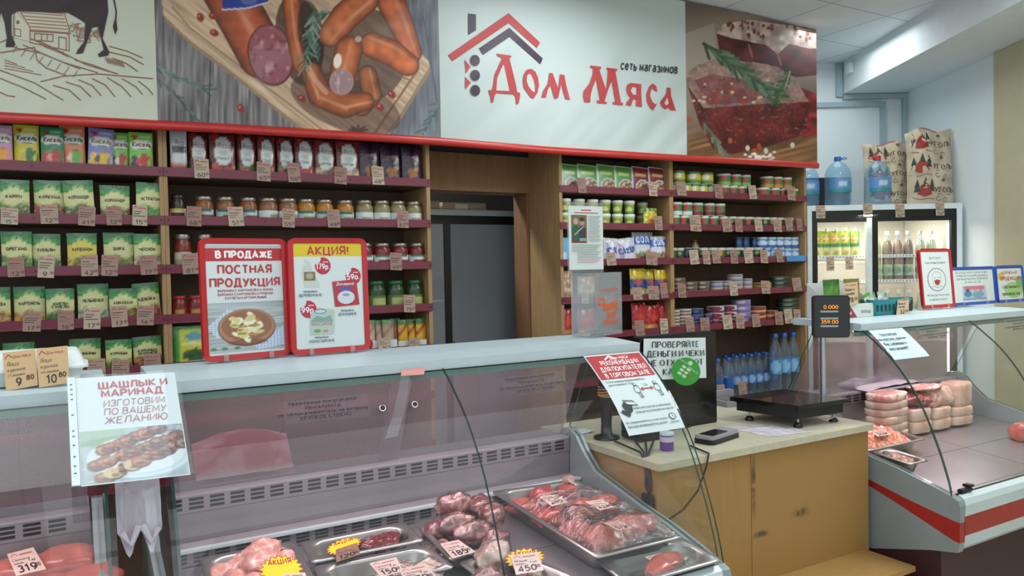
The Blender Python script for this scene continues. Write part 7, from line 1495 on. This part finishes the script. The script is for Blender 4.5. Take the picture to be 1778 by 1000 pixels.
# things seen through the glass end
plain('purple_plastic', '#6a3f96', 0.35); plain('rubber_tan', '#c08a60', 0.6)
m = MB(); c = (1.655, 1.875, DZ); m.lathe([(.0215, .0005), (.0225, .004), (.0225, .050)], 'purple_plastic', 20, c); m.lathe([(.0228, .0295), (.0228, .046)], 'printed_paper', 20, c, col=lin('#c4b8c8'), cap=False); m.lathe([(.023, .0501), (.023, .058), (.02, .06)], 'case_white', 20, c); tag(m.build('ink_canister', loc=c), 'purple canister with white label on the desk behind the glass', 'canister')
t = thing('barcode_scanner', 'black handheld scanner wrapped in rubber bands, seen through the glass', 'scanner', (1.60, 2.12, DZ))
m = MB(); p0 = Vector((1.60, 2.12, DZ)); m.lathe([(.045, .0), (.045, .008), (.02, .014), (.018, .05)], 'black_plastic', 16, p0); m.build('stand', t)
m = MB(); m.tube([p0+Vector((0, 0, .05)), p0+Vector((0, .0, .10)), p0+Vector((-.002, 0, .15)), p0+Vector((-.006, -.004, .19)), p0+Vector((-.012, -.014, .222))], [.018, .02, .021, .024, .019], 'black_plastic', 14); m.build('handle', t)
m = MB(); m.blob(p0+Vector((-.014, -.02, .222)), (.024, .032, .02), 'black_plastic', .0, 1, 0, 10); m.build('head', t); m = MB(); m.lathe([(.009, -.003), (.008, .003)], 'steel', 12, M=Matrix.Translation(p0+Vector((-.018, -.05, .226))) @ Matrix.Rotation(R(90), 4, 'X')); m.build('lens', t)
for k in range(5):
    m = MB(); pts = [p0+Vector((-.003+.0245*math.cos(R(a)), .0245*math.sin(R(a)), .150+.007*k+.003*math.sin(R(a+60*k)))) for a in range(0, 361, 24)]; m.tube(pts, .0026, 'rubber_tan', 6); m.build('rubber_band', t)
t = thing('receipt_printer', 'dark receipt printer on the desk behind the curved glass', 'printer', (1.66, 2.16, DZ))
m = MB(); m.rbox(1.645, 1.755, 2.00, 2.095, DZ+.0005, DZ+.075, .012, 'black_plastic'); m.build('case', t); m = MB(); m.box(1.665, 1.735, 1.9985, 1.9995, DZ+.045, DZ+.05, 'case_grey'); m.build('paper_slot', t)
m = MB(); m.grid(lambda u, v: Vector((1.535+.09*u, 2.22+.07*v, DZ+.002+.010*abs(mnoise.noise(Vector((u*3, v*3, 2)))))), 8, 8, 'printed_paper', col=lin('#cbd0d6')); tag(m.build('paper_scrap', loc=(1.58, 2.25, DZ)), 'crumpled white papers at the left back of the desk', 'paper')
m = MB()
for k, (xa, ya) in enumerate(((1.58, 2.05), (1.63, 2.0), (1.66, 1.985), (1.69, 1.98))):
    m.tube([(xa, ya, DZ+.006), (1.535+.012*k, 1.86, DZ+.012), (1.516-.0*k, 1.80+.006*k, DZ-.03), (1.514, 1.79+.008*k, DZ-.08), (1.514, 1.80, DZ-.10)], .0035, 'black_plastic', 6)
m.rbox(1.503, 1.519, 1.782, 1.822, DZ-.155, DZ-.10, .006, 'black_plastic'); m.tube([(1.512, 1.80, DZ-.154), (1.512, 1.77, DZ-.175), (1.54, 1.757, DZ-.178), (1.60, 1.745, DZ-.15), (1.66, 1.742, DZ-.10), (1.70, 1.745, DZ-.03), (1.715, 1.75, DZ+.006), (1.74, 1.86, DZ+.006)], .003, 'black_plastic', 6)
tag(m.build('power_cable', loc=(1.55, 1.85, DZ-.1)), 'bunch of black cables and adapter hanging off the desk', 'cable')

# ------------------------------------------------------------------ boxes on the right display case
plain('basket_teal', '#157f86', 0.4); plain('basket_dark', '#22201e', 0.5)
t = thing('display_tray', 'white display box of seasoning packets on the right display case', 'tray', (2.85, 2.02, TZ))
xa, xb = on_y(1440, 551, 1.99).x+.012, on_y(1514, 549, 1.99).x
m = MB(); m.box(xa, xb, 1.985, 1.988, TZ, TZ+.055, 'printed_gloss', lin('#c8ccc8')); m.box(xa, xb, 1.9882, 2.10, TZ, TZ+.002, 'printed_gloss', lin('#c8ccc8')); m.box(xa, xb, 2.1002, 2.103, TZ, TZ+.14, 'printed_gloss', lin('#c8ccc8'))
for x in (xa-.0025, xb+.0002): m.prism([(1.985, TZ), (2.103, TZ), (2.103, TZ+.14), (1.985, TZ+.055)], x, x+.0022, YZ, 'printed_gloss', lin('#c8ccc8'))
w = xb-xa; A = Art('printed_gloss'); A.poly([(0, 0), (w*.6, 0), (w*.42, .05), (0, .05)], '#8a2438'); A.text('Смаком', w*.25, .012, .018, '#d8c8cc', w=.16, slant=.2, fit=w*.42); A.text('ПРИПРАВЫ', w*.82, .014, .012, '#6a5a64', w=.18, fit=w*.24); A.emit(m, flat_xz(xa, 1.985, TZ)); m.build('box_front', t)
for i in range(4):
    pf = (sachet((40, 84, 36), (70, 124, 50), (92, 140, 60)) if i < 2 else sachet((96, 100, 40), (150, 120, 40), (150, 70, 36))); o = pillow(w/4*.98, .152, .008, pf, 'printed_foil', None, 8, 14).build('seasoning_packet', local=True); o.location = (xa+w*(i+.5)/4, 2.02+.018*(i % 2), TZ+.003); o.rotation_euler = (R(-4), 0, 0)
    tag(o, f"{'green' if i < 2 else 'yellow and red'} seasoning packet, {ORD[i]} from left in the white display box", 'packet', 'seasoning packets in the display box')
def loose_tag(label, TL, TR, BR, BL, Y, price, l1, l2, tone='#c2a888', group='price tags on the right case'):
    P = [on_y(*q, Y) for q in (TL, TR, BR, BL)]; fn = quad_fn(*P, out=(0, -1, 0)); m = MB(); A = Art(); m.add([fn(a, b, 0) for a, b in ((0, 0), (1, 0), (1, 1), (0, 1))], [(0, 1, 2, 3)], 'printed_paper', lin(tone))
    A.lines([[(.08, .84), (.2, .94), (.36, .85)]], .03, '#a8423a'); A.rect(.42, .84, .88, .9, '#b0685c'); A.text(l1, .1, .62, .13, '#3c3228', al='l', w=.2, fit=.78); A.text(l2, .1, .44, .12, '#3c3228', al='l', w=.2, fit=.74); A.text(price, .46, .1, .2, '#2c2420', w=.2, fit=.5); A.text('00', .84, .18, .12, '#2c2420', w=.2, fit=.2); A.emit(m, fn, eps=.00008)
    return tag(m.build('price_tag', loc=sum(P, Vector())/4), label, 'price tag', group)
loose_tag('tan price tag reading 78 stuck in the seasoning display box', (1464, 492), (1489, 489), (1490, 527), (1467, 530), 1.978, '78', 'Мини к', 'гриппа')
t = thing('plastic_basket', 'teal plastic basket of small packets on the right display case', 'basket', (3.05, 2.03, TZ))
xa, xb = on_y(1517, 547, 1.98).x, on_y(1582, 543, 1.98).x; m = MB(); L = []
for z, g in ((TZ, .012), (TZ+.012, .006), (TZ+.05, 0), (TZ+.066, -.006)): L.append(rrect(xa+g, 1.975+g, xb-g, 2.105-g, .02, 3))
n = len(L[0]); zz = (TZ, TZ+.012, TZ+.05, TZ+.066); vs = [Vector((x, y, zz[k])) for k in range(4) for x, y in L[k]]; m.add(vs, [(j*n+i, j*n+(i+1) % n, (j+1)*n+(i+1) % n, (j+1)*n+i) for j in range(3) for i in range(n)], 'basket_teal', None, True); m.add(vs[:n], [tuple(range(n-1, -1, -1))], 'basket_teal'); m.build('basket_body', t)
m = MB()
for i in range(9): x = xa+.02+(xb-xa-.04)*i/8; m.box(x-.0035, x+.0035, 1.973, 1.9745, TZ+.016, TZ+.044, 'basket_dark')
m.build('basket_slots', t)
for i in range(6):
    o = pillow(.05, .085, .006, sachet((150, 170, 150), (190, 196, 200), (120, 110, 160)) if i % 2 else sachet((70, 130, 60), (200, 206, 200), (110, 150, 90)), 'printed_foil', None, 6, 8).build('small_packet', local=True); o.location = (xa+.03+.023*i, 2.0+.012*(i % 3), TZ+.012); o.rotation_euler = (R(-14), R(-16+7*i), 0)
    tag(o, f"{'white and violet' if i % 2 else 'white and green'} small packet, {ORD[i]} from left in the teal basket", 'packet', 'small packets in the teal basket')
loose_tag('tan price tag hanging on the front of the teal basket', (1559, 519), (1578, 516), (1578, 546), (1556, 548), 1.9705, '32', 'Ванил', 'сахар')
m = MB(); xa = on_y(1587, 543, 2.03).x; m.rbox(xa, xa+.055, 2.07, 2.11, TZ, TZ+.062, .008, 'basket_dark'); tag(m.build('dark_box', loc=(xa, 2.09, TZ)), 'small black box between teal basket and red mask sign', 'box')

# ------------------------------------------------------------------ drinks fridge in the corner
FD, FL0, FL1, FZ = 5.0, 1.925, 2.932, 1.866
FR = thing('drinks_fridge', 'tall black and white glass-door fridge full of bottled drinks', 'fridge', LD((FL0+FL1)/2, 5.3, 0))
def fbox(parts, name, parent=FR):
    m = MB()
    for (l0, l1, d0, d1, z0, z1, mt) in parts: rbox_ld(m, l0, l1, d0, d1, z0, z1, mt)
    return m.build(name, parent)
plain('fridge_inside', '#d8d4c8', 0.6, var=0.02)
fbox([(FL0, FL0+.03, FD, 5.70, 0.0, FZ, 'white_metal'), (FL1-.036, FL1, FD, 5.70, 0.0, FZ, 'white_metal'), (FL0+.0305, FL1-.0365, FD, 5.70, FZ-.035, FZ, 'white_metal'), (FL0+.0305, FL1-.0365, 5.66, 5.70, 0, FZ-.0355, 'fridge_inside'), (FL0+.031, FL1-.037, 5.02, 5.655, .20, .24, 'fridge_inside')], 'cabinet')
fbox([(FL0+.031, FL0+.034, 5.03, 5.655, .25, FZ-.05, 'fridge_inside'), (FL1-.042, FL1-.038, 5.03, 5.655, .25, FZ-.05, 'fridge_inside')], 'inner_wall')
fbox([(FL0+.0305, FL1-.0365, FD+.002, FD+.03, FZ-.085, FZ-.0355, 'black_plastic')], 'header')
ML = 2.347
for l0, l1 in ((FL0+.031, ML-.002), (ML+.002, FL1-.037)):
    lt = l1 < ML; d = fbox([(l0, l0+.034, FD-.0, FD+.028, .2, FZ-.086, 'black_plastic'), (l1-.034, l1, FD, FD+.028, .2, FZ-.086, 'white_metal' if lt else 'black_plastic'), (l0+.0345, l1-.0345, FD, FD+.028, FZ-.11, FZ-.086, 'black_plastic'), (l0+.0345, l1-.0345, FD, FD+.028, .2, .24, 'black_plastic')], 'door')
    g_ = fbox([(l0+.0345, l1-.0345, FD+.010, FD+.016, .2405, FZ-.1105, 'fridge_glass')], 'glass_pane', d); g_.location = (0, 0, 0)
    me = g_.data; me.transform(Matrix.Translation(FR.location)); me.transform(Matrix.Translation(-FR.location-d.location)) if False else me.transform(Matrix.Translation(-FR.location))
RZ = [1.525, 1.36, 1.16]
for k, z in enumerate(RZ):
    m = MB(); [rbox_ld(m, FL0+.036, FL1-.044, 5.10+.045*q, 5.108+.045*q, z-.006, z, 'fridge_inside') for q in range(13)]; rbox_ld(m, FL0+.036, FL1-.044, 5.094, 5.099, z-.004, z+.016, 'white_metal')
    for i in range(40): l = FL0+.05+.022*i; rbox_ld(m, l, l+.006, 5.092, 5.0938, z+.001, z+.012, 'case_grey')
    m.build('wire_shelf', FR)
for l in (FL0+.05, ML, FL1-.06): m = MB(); p = LD(l, 5.06, 0); m.tube([(p.x, p.y, .5), (p.x, p.y, 1.74)], .008, 'fridge_tube'); m.build('lamp_tube', FR)
YW = -math.atan2(R0.y, R0.x)
def put_ld(o, l, d, z): o.location = LD(l, d, z); o.rotation_euler = (o.rotation_euler[0], o.rotation_euler[1], -YAW)
def juice(c):
    def f(px, py):
        P = Paint(px, py, (196, 190, 60)); P.mix(np.clip((px-60+py*.2)/20, 0, .8), c); P.mix(P.emask(48, 40, 36, 17), (206, 110, 40)); P.mix(P.emask(48, 40, 30, 11)*.8, (226, 214, 180)); P.mix(np.clip((py-64)/6, 0, 1), (70, 130, 70)); P.mix(np.clip((py-84)/6, 0, 1), (214, 208, 150)); P.mix(P.emask(44, 118, 26, 14)*.8, (150, 160, 60)); return P
    return f
def pouches(items, z, cnt, word, grp):
    for i, (l, w, h, c) in enumerate(items):
        t = thing('drink_pouch', f"{word}, {ORD[i]} from left on the {cnt} shelf behind left fridge door", 'pouch', (0, 0, 0), grp)
        pillow(w, h, .016, juice(c), 'printed_foil', None, 10, 14).build('pouch_body', t, local=True); m = MB(); m.lathe([(.009, h-.004), (.009, h+.016), (.007, h+.018)], 'cap_white', 10, (0, -.004, 0)); m.build('cap', t, local=True); put_ld(t, l, 5.13+.012*(i % 2), z)
G1, G2, G3 = (150, 196, 60), (90, 150, 60), (50, 140, 70)
pouches([(2.03, .100, .180, G1), (2.105, .075, .178, G1), (2.165, .075, .178, G2), (2.235, .082, .18, G3), (2.293, .06, .178, G3)], RZ[0]+.0005, 'upper', 'green and yellow drink pouch', 'drink pouches on the upper fridge shelf')
pouches([(2.03, .1, .165, G2), (2.125, .09, .165, G2), (2.215, .085, .165, G3), (2.29, .07, .165, G2)], RZ[2]+.0005, 'lower', 'green drink pouch', 'drink pouches on the lower fridge shelf')
meatc = {}
for nm, c in (('drink_lemon', '#c4bc6a'), ('drink_amber', '#8f6a3a'), ('drink_rose', '#a8744e'), ('drink_pale', '#cfcaa0')): plain(nm, c, 0.15, coat=0.5)
P0 = {}
for i, (l, k) in enumerate(((2.44, 'drink_lemon'), (2.515, 'drink_amber'), (2.585, 'drink_rose'), (2.655, 'drink_amber'), (2.735, 'drink_pale'), (2.81, 'drink_pale'))):
    t = copy_thing(P0[k]) if k in P0 else bottle(.034, .335, 'cap_white', ('#b9c2b4', '#8aa070'), name='drink_bottle', cat='bottle', z=(.12, .34), liquid=k, neck=.34); P0.setdefault(k, t); put_ld(t, l, 5.15, RZ[1]+.0005); tag(t, f"white-capped soft drink bottle, {ORD[i]} from left on the upper shelf behind right fridge door", 'bottle', 'soft drink bottles in the fridge')
for i, l in enumerate((2.44, 2.515, 2.59, 2.66, 2.735, 2.81)):
    t = copy_thing(P0['drink_pale']); put_ld(t, l, 5.15, RZ[2]-.19); tag(t, f"pale soft drink bottle, {ORD[i]} from left on the lower shelf behind right fridge door", 'bottle', 'soft drink bottles on the lower fridge shelf')
m = MB(); rbox_ld(m, FL0+.036, FL1-.044, 5.10, 5.64, RZ[2]-.197, RZ[2]-.191, 'fridge_inside'); m.build('wire_shelf', FR)
def ld_tag(label, x0, x1, y0, y1, D, price, group):
    a, b = on_plane(x0, y0, LD(0, D, 0), D0), on_plane(x1, y1, LD(0, D, 0), D0); w, h = b.dot(R0)-a.dot(R0), a.z-b.z; o = price_tag_mesh(round(w*250)/250, round(h*250)/250, price, TONES[2], 1)
    if o['used']: o = o.copy(); COL.objects.link(o)
    o['used'] = 1; o.location = Vector((a.x, a.y, b.z)); o.rotation_euler = (R(-3), 0, -YAW); tag(o, label, 'price tag', group)
for i, (a, b, c, d, pr) in enumerate(((1417, 1433, 357, 379, '99'), (1499, 1515, 354, 376, '98'), (1555, 1571, 355, 377, '82'), (1625, 1640, 352, 374, '76'))): ld_tag(f"price tag, {ORD[i]} from left on the fridge header under bottles and sacks", a, b, c, d, 4.994, pr, 'price tags on the fridge header')
for i, (a, b, c, d, pr) in enumerate(((1435, 1449, 446, 470, '79'), (1468, 1482, 446, 468, '75'))): ld_tag(f"{ORD[i]} price tag hanging on the upper shelf inside the fridge", a, b, c, d, 5.088, pr, 'price tags inside the fridge')
# on top of the fridge
def big_bottle(label, l, d, capm, loopside):
    t = thing('water_jug', label, 'water bottle', (0, 0, 0), 'large water bottles on the fridge'); r, h = .083, .325; m = MB()
    pr = [(r*.9, 0), (r, .012)]+[(r*(1 if k % 2 else .965), .02+.175*k/12) for k in range(13)]+[(r*.98, .205), (r*.86, .24), (r*.6, .272), (r*.26, .292), (r*.22, .296), (r*.22, .305)]
    m.lathe(pr, 'bottle_blue', 24); m.build('bottle_body', t, local=True)
    m = MB(); m.lathe([(r*.27, .298), (r*.27, .322), (r*.22, h)], capm, 16); m.build('cap', t, local=True)
    m = MB(); m.tube([(loopside*.02, 0, .312), (loopside*.045, -.008, .318), (loopside*.062, 0, .312), (loopside*.045, .008, .306), (loopside*.02, 0, .310)], .003, capm, 6); m.build('carry_loop', t, local=True)
    m = MB(); c1, c2, c3 = lin('#5a8cc0'), lin('#2a8a94'), lin('#b8ccdc'); n = 16; vs = []; cs = []
    for j in range(7):
        for i in range(n+1):
            a = 2*math.pi*(-.17+.34*i/n); vs.append(((r*1.01)*math.sin(a), -(r*1.01)*math.cos(a), .085+.095*j/6)); cs.append(c2 if j < 2 else c3 if (j in (3, 4) and 5 < i < 11) else c1)
    m.add(vs, [(j*(n+1)+i, j*(n+1)+i+1, (j+1)*(n+1)+i+1, (j+1)*(n+1)+i) for j in range(6) for i in range(n)], 'printed_gloss', cs, True); m.build('bottle_label', t, local=True); put_ld(t, l, d, FZ+.0005)
big_bottle('large water bottle half hidden behind the shelving end, on the fridge', 2.005, 5.22, 'cap_blue', 1); big_bottle('large blue-capped water bottle on top of the fridge', 2.165, 5.095, 'cap_blue', 1); big_bottle('large red-capped water bottle in front of the charcoal sacks', 2.425, 5.09, 'cap_red', -1)
m = MB(); rbox_ld(m, 2.02, 2.36, 5.36, 5.48, FZ+.001, 2.085, 'black_plastic'); tag(m.build('black_panel', loc=LD(2.2, 5.42, FZ)), 'black panel standing behind the water bottles on the fridge', 'panel')
def sack(label, l, d, w, h, rz, seed):
    f = lambda px, py: (lambda P: (P.mix(np.clip(P.noise(.05, .05, seed)-.3, 0, .4), (150, 134, 112)), P.mix(np.clip((4-py)/2, 0, 1)*(np.abs(px-45) < 20), (130, 40, 36)), P)[2])(Paint(px, py, (200, 184, 158)))
    A = Art('printed_paper')
    for k in range(3):
        y0 = 16+44*k; x0 = 26-4*(k == 1)
        for dx, s in ((-13, 1.0), (2, 1.15), (15, .9)): A.poly([(x0+dx-5*s, y0+6), (x0+dx, y0-14*s+4), (x0+dx+5*s, y0+6)], '#33402f'); A.poly([(x0+dx-6*s, y0+14), (x0+dx, y0-2), (x0+dx+6*s, y0+14)], '#33402f') if dx != 2 else None
        A.poly([(x0-13, y0+18), (x0-7, y0+4), (x0+2, y0-2), (x0+11, y0+6), (x0+15, y0+20), (x0, y0+24)], '#9c2a26')
        A.text('УГОЛЬ', 68, y0+16, 9, '#4a4238', w=.18, contrast=.5, fit=44, flip=True); A.rect(52, y0+19, 84, y0+20, '#7a6e60'); A.line([(x0-20, y0+24), (x0-8, y0+29), (x0+8, y0+27), (x0+20, y0+29)], 1.0, '#5c5246'); A.line(arc(54, y0+28, 5, 4, 0, 300, 7), .9, '#5c5246'); A.line(arc(70, y0+30, 4, 4, 90, 400, 7), .9, '#5c5246'); A.ell(66, y0-7, 4, 3, '#6a6054')
    mb = MB(); 
    def bul(u, v): e = max(0, math.sin(math.pi*u))**.5*max(0, math.sin(math.pi*(.3+.66*v)))**.6; return .085*e*(1+.18*mnoise.noise(Vector((u*3, v*4, seed))))+.012*mnoise.noise(Vector((u*8, v*8, seed)))*(v > .02)
    top = lambda u: h*(1+.03*math.sin(u*9+seed)-.05*abs(u-.5))
    F_ = lambda u, v: Vector(((u-.5)*w*(1-.05*math.sin(math.pi*v*.9)+.03*(v > .9)), -bul(u, v), v*top(u)))
    paint_sheet(mb, F_, 24, 26, 'printed_paper', f, lambda U, V, vs: (U*100, (1-V)*140)); mb.grid(lambda u, v: Vector(((.5-u)*w*(1-.05*math.sin(math.pi*v*.9)), bul(1-u, v)*.6, v*top(1-u))), 12, 14, 'printed_paper', col=lin('#a8977f'))
    A.emit(mb, lambda a, b, o: F_(a/100, 1-b/140)+Vector((0, -.002-o, 0)), eps=.0001); o = mb.build('charcoal_sack', local=True); o.rotation_euler = (R(-3), 0, 0); put_ld(o, l, d, FZ+.002); o.rotation_euler.z += R(rz); tag(o, label, 'sack', 'charcoal sacks on the fridge')
sack('shorter tan charcoal sack behind the red-capped water bottle', 2.595, 5.29, .34, .44, 0, 2); sack('taller tan charcoal sack against the right wall', 2.79, 5.125, .31, .50, 0, 5)

# ------------------------------------------------------------------ storeroom fridge behind the doorway
t = thing('storeroom_fridge', 'dark unlit glass-door fridge in the storeroom behind the doorway', 'fridge', (2.05, 4.2, 0))
def sbox(parts, name, parent=t):
    m = MB()
    for p in parts: m.box(*p)
    return m.build(name, parent)
plain('fridge_dark', '#2b3036', 0.5)
sbox([(1.50, 1.52, 3.962, 4.50, 0, 1.805, 'fridge_dark'), (2.56, 2.58, 3.962, 4.50, 0, 1.805, 'fridge_dark'), (1.5205, 2.5595, 4.47, 4.5, 0, 1.805, 'fridge_dark'), (1.5205, 2.5595, 3.99, 4.469, 1.085, 1.10, 'case_grey'), (1.5205, 2.5595, 3.99, 4.469, .5, .515, 'case_grey')], 'cabinet')
sbox([(1.50, 2.58, 3.955, 4.5, 1.8055, 1.838, 'case_white')], 'top_panel'); sbox([(1.521, 2.559, 3.957, 3.985, 1.757, 1.805, 'black_plastic'), (1.866, 1.905, 3.957, 3.985, .1, 1.7565, 'black_plastic')], 'door_frame')
for a, b in ((1.521, 1.8655), (1.9055, 2.559)): sbox([(a, b, 3.966, 3.972, .1, 1.7565, 'dark_fridge_glass')], 'glass_door')
sbox([(1.912, 1.918, 3.945, 3.9565, 1.03, 1.09, 'steel')], 'handle')
for i, (a, b, h) in enumerate(((1.62, 1.86, .05), (1.88, 2.16, .045))):
    m = MB(); m.box(a, b, 4.0, 4.3, 1.8385, 1.8385+h, 'cardboard'); m.box(a+.08, a+.16, 3.999, 3.9998, 1.845, 1.8385+h-.008, 'printed_paper', lin('#c8c0b0')); tag(m.build('cardboard_box', loc=(a, 4.1, 1.84)), ['flat cardboard box at the left on the storeroom fridge', 'wider flat cardboard box at the right on the storeroom fridge'][i], 'box')
